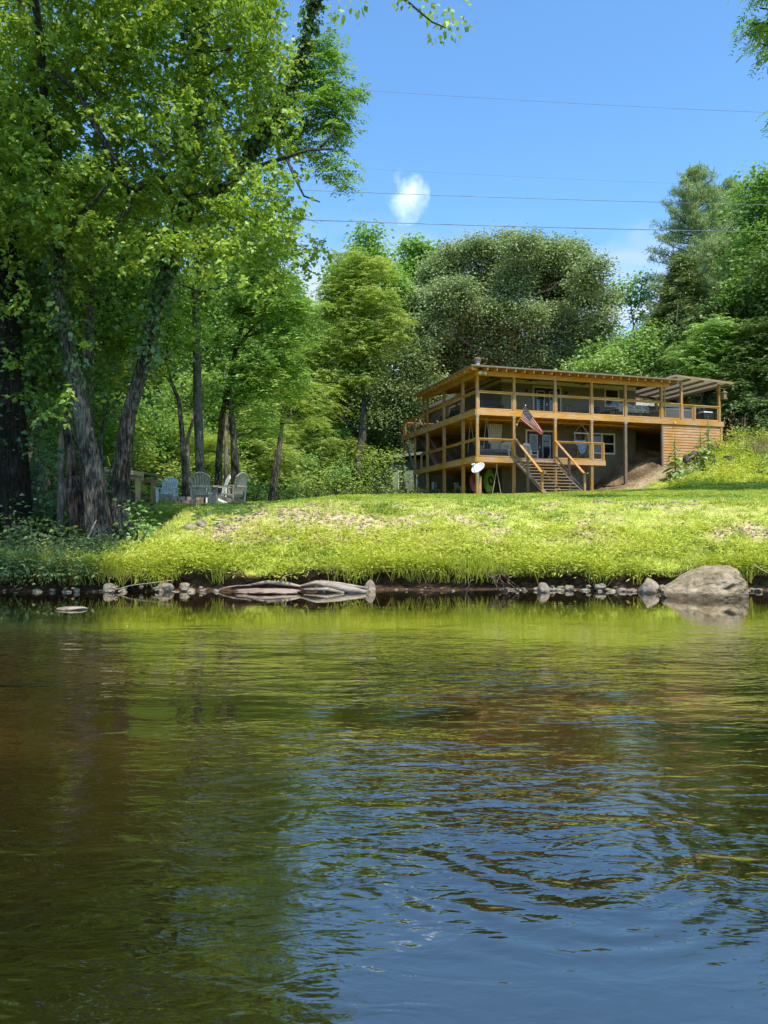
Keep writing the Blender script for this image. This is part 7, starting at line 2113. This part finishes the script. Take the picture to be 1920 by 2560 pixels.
def yard():
    def G(px, Y): return ground(at(px, 1260, Y).x, Y)
    adirondack(G(506, 23.4), math.pi - .10 + .2, 'taupe', 'taupe lawn chair with its back to the river, middle of the group')
    adirondack(G(577, 24.0), math.pi + 1.05, 'taupe', 'rightmost taupe lawn chair, seen from behind and turned left')
    adirondack(G(536, 26.4), -1.15, 'lightgrey', 'light grey lawn chair between the two taupe ones, facing left')
    adirondack(G(419, 27.6), .1, 'paleblue', 'pale blue lawn chair facing the river, left of the group')
    # fire pit ring of stones
    g = G(458, 26.2)
    r = empty('fire_pit', g, 0, 'low round fire pit of pinkish stone blocks among the lawn chairs', 'fire pit')
    for k in range(16):
        for j in (0, 1):
            a = 6.283 * (k + .5 * j) / 16
            b = MB(); c, s = math.cos(a), math.sin(a); t = Vector((-s, c, 0)); o = Vector((c, s, 0))
            b.bar(o * .62 - t * .115 + Vector((0, 0, .06 + .125 * j)), o * .62 + t * .115 + Vector((0, 0, .06 + .125 * j)), .18, .118)
            b.build('stone_block', MAT['brick'], r)
    b = MB(); b.lathe([(0, .03), (.54, .03)], 16); b.build('ash_bed', MAT['darkfabric'], r)
    # open wood shelter
    Y = 26.5
    l, rr_ = at(262, 1190, Y), at(381, 1190, Y)
    base = ground((l.x + rr_.x) / 2, Y); base.z = tz(rr_.x, Y)
    r = empty('wood_shelter', base, 0, 'small open timber shelter with flat roof left of the lawn chairs', 'shelter')
    w = (rr_.x - l.x) / 2
    zt = at(381, 1190, Y).z - base.z
    m = MB(); m.add([(-w, -.9, zt + .24), (w, -.9, zt + .02), (w, 1.2, zt + .02), (-w, 1.2, zt + .24), (-w, -.9, zt + .30), (w, -.9, zt + .08), (w, 1.2, zt + .08), (-w, 1.2, zt + .30)], [(0, 3, 2, 1), (4, 5, 6, 7), (0, 1, 5, 4), (1, 2, 6, 5), (2, 3, 7, 6), (3, 0, 4, 7)]); rf = m.build('roof', MAT['oldwood'], r)
    m = MB(); m.bar((-w, -.93, zt + .21), (w, -.93, zt - .01), .04, .15); m.build('fascia', MAT['newwood'], rf)
    
    for y in (-.7, 1.0):
        m = MB(); m.bar((-w + .1, y, zt + .05), (w - .1, y, zt - .14), .09, .14); m.build('beam', MAT['newwood'], r)
    for x, y in ((w - .28, -.7), (-w + .25, -.7), (w - .28, 1.0), (-w + .25, 1.0)):
        m = MB(); m.box(x - .07, x + .07, y - .07, y + .07, -.3, zt - .05); m.build('post', MAT['newwood'], r)
    # firewood
    rr = random.Random(3)
    for i in range(22):
        row, k = divmod(i, 8)
        x = rr_.x - w * 0 - 1.05 + k * .13 + row * .06; z = .07 + row * .115
        b = MB(); b.tube([(0, -.22, 0), (0, .22, 0)], [.062 + rr.uniform(-.012, .012)] * 2, 8, .12, i)
        o = b.build('firewood_log', MAT['stump'], loc=Vector((x, Y - .35, base.z + z)))
        o.rotation_euler = (0, 0, rr.uniform(-.1, .1))
        tag(o, 'split firewood log in the pile under the wood shelter', 'log', 'firewood logs stacked under the shelter')
    # old leaning stump beside the twin trunks
    q = lambda *a: at(*a)
    b0 = ground(q(212, 1330, 17.9).x, 17.9); b0.z -= .2
    s = 17.9 / FPX
    m = MB(); m.tube([(0, 0, -.2), q(205, 1300, 17.9) - b0, q(193, 1240, 17.9) - b0, q(180, 1195, 17.9) - b0], [36 * s, 33 * s, 31 * s, 27 * s], 14, .12, 8)
    m.tube([q(182, 1205, 18) - b0, q(176, 1130, 18.0) - b0, q(171, 1075, 18.1) - b0, q(168, 1030, 18.1) - b0], [15 * s, 13 * s, 12 * s, 9 * s], 10, .1, 9)
    o = m.build('broken_trunk', MAT['stump'], loc=b0, smooth=True); tag(o, 'broken rotten trunk leaning left against the base of the twin trunks', 'stump')
    p = q(152, 1195, 18.4); g = ground(p.x, 18.4)
    m = MB(); m.tube([(0, 0, -.3), (0, 0, q(152, 1110, 18.4).z - g.z), (.02, 0, q(154, 1066, 18.4).z - g.z)], [.075, .065, .06], 9, .05)
    tag(m.build('wooden_post', MAT['bark_pale'], loc=g), 'pale weathered wooden post left of the twin trunks', 'post')
    # stick leaning on the twin trunks
    m = MB(); m.tube([q(220, 1345, 16.7), q(232, 1318, 16.8), q(241, 1300, 16.9)], [.02, .016, .01], 6)
    tag(m.build('dead_stick', MAT['driftwood']), 'grey stick leaning at the foot of the twin trunks', 'stick')
    m = MB(); m.tube([q(268, 1140, 19), q(275, 1165, 19)], [.02, .02], 6)
    tag(m.build('yellow_strap', M_surface('yellow_strap', (.5, .35, .02), (.6, .42, .03), 3.0)), 'short yellow strap hanging between the twin trunks', 'strap')
    # floating leaf
    p = q(487, 1668, 1.2 / ((1668 - 1325) / FPX))
    m = MB(); m.add([(-.07, 0, .008), (-.02, .03, .016), (.08, .01, .012), (.01, -.03, .014)], [(0, 3, 2, 1)]); m.add([(-.07, 0, .006), (-.02, .03, .013), (.08, .01, .009), (.01, -.03, .011)], [(0, 1, 2, 3)])
    o = m.build('floating_leaf', MAT['lf_dry'], loc=Vector((p.x, p.y, 0.004))); tag(o, 'single pale leaf floating on the water left of the middle', 'leaf')
    # overhead lines: four spans between poles far outside the view
    for (l, Y0, Y1, rad, mt, lab, sag) in [(((900, 225), (1915, 281)), 30, 32, .007, 'cable_thin', 'topmost thin power line crossing the sky', .25), (((880, 420), (1800, 463)), 44, 46, .006, 'cable_thin', 'second faint power line just above the cloud', .2), (((830, 478), (1920, 512)), 34, 36, .013, 'cable', 'third power line crossing the cloud', .2), (((800, 551), (1920, 580)), 34, 36, .017, 'cable', 'lowest thickest power line below the cloud', .2)]:
        (x0, y0), (x1, y1) = l
        A = at(x0, y0, Y0); B = at(x1, y1, Y1)
        d = B - A
        pts = []
        for i in range(41):
            t = -0.9 + 2.8 * i / 40
            p_ = A + d * t
            p_.z += sag * ((t - .5) ** 2 - .25)
            pts.append(p_)
        m = MB(); m.tube(pts, [rad] * 41, 6)
        tag(m.build('power_line', MAT[mt], smooth=True), lab, 'power line', 'power lines across the sky')


plants(); stuff_herbs(); rocks(); slope_plants(); make_grass()
house(); deck_things(); yard()
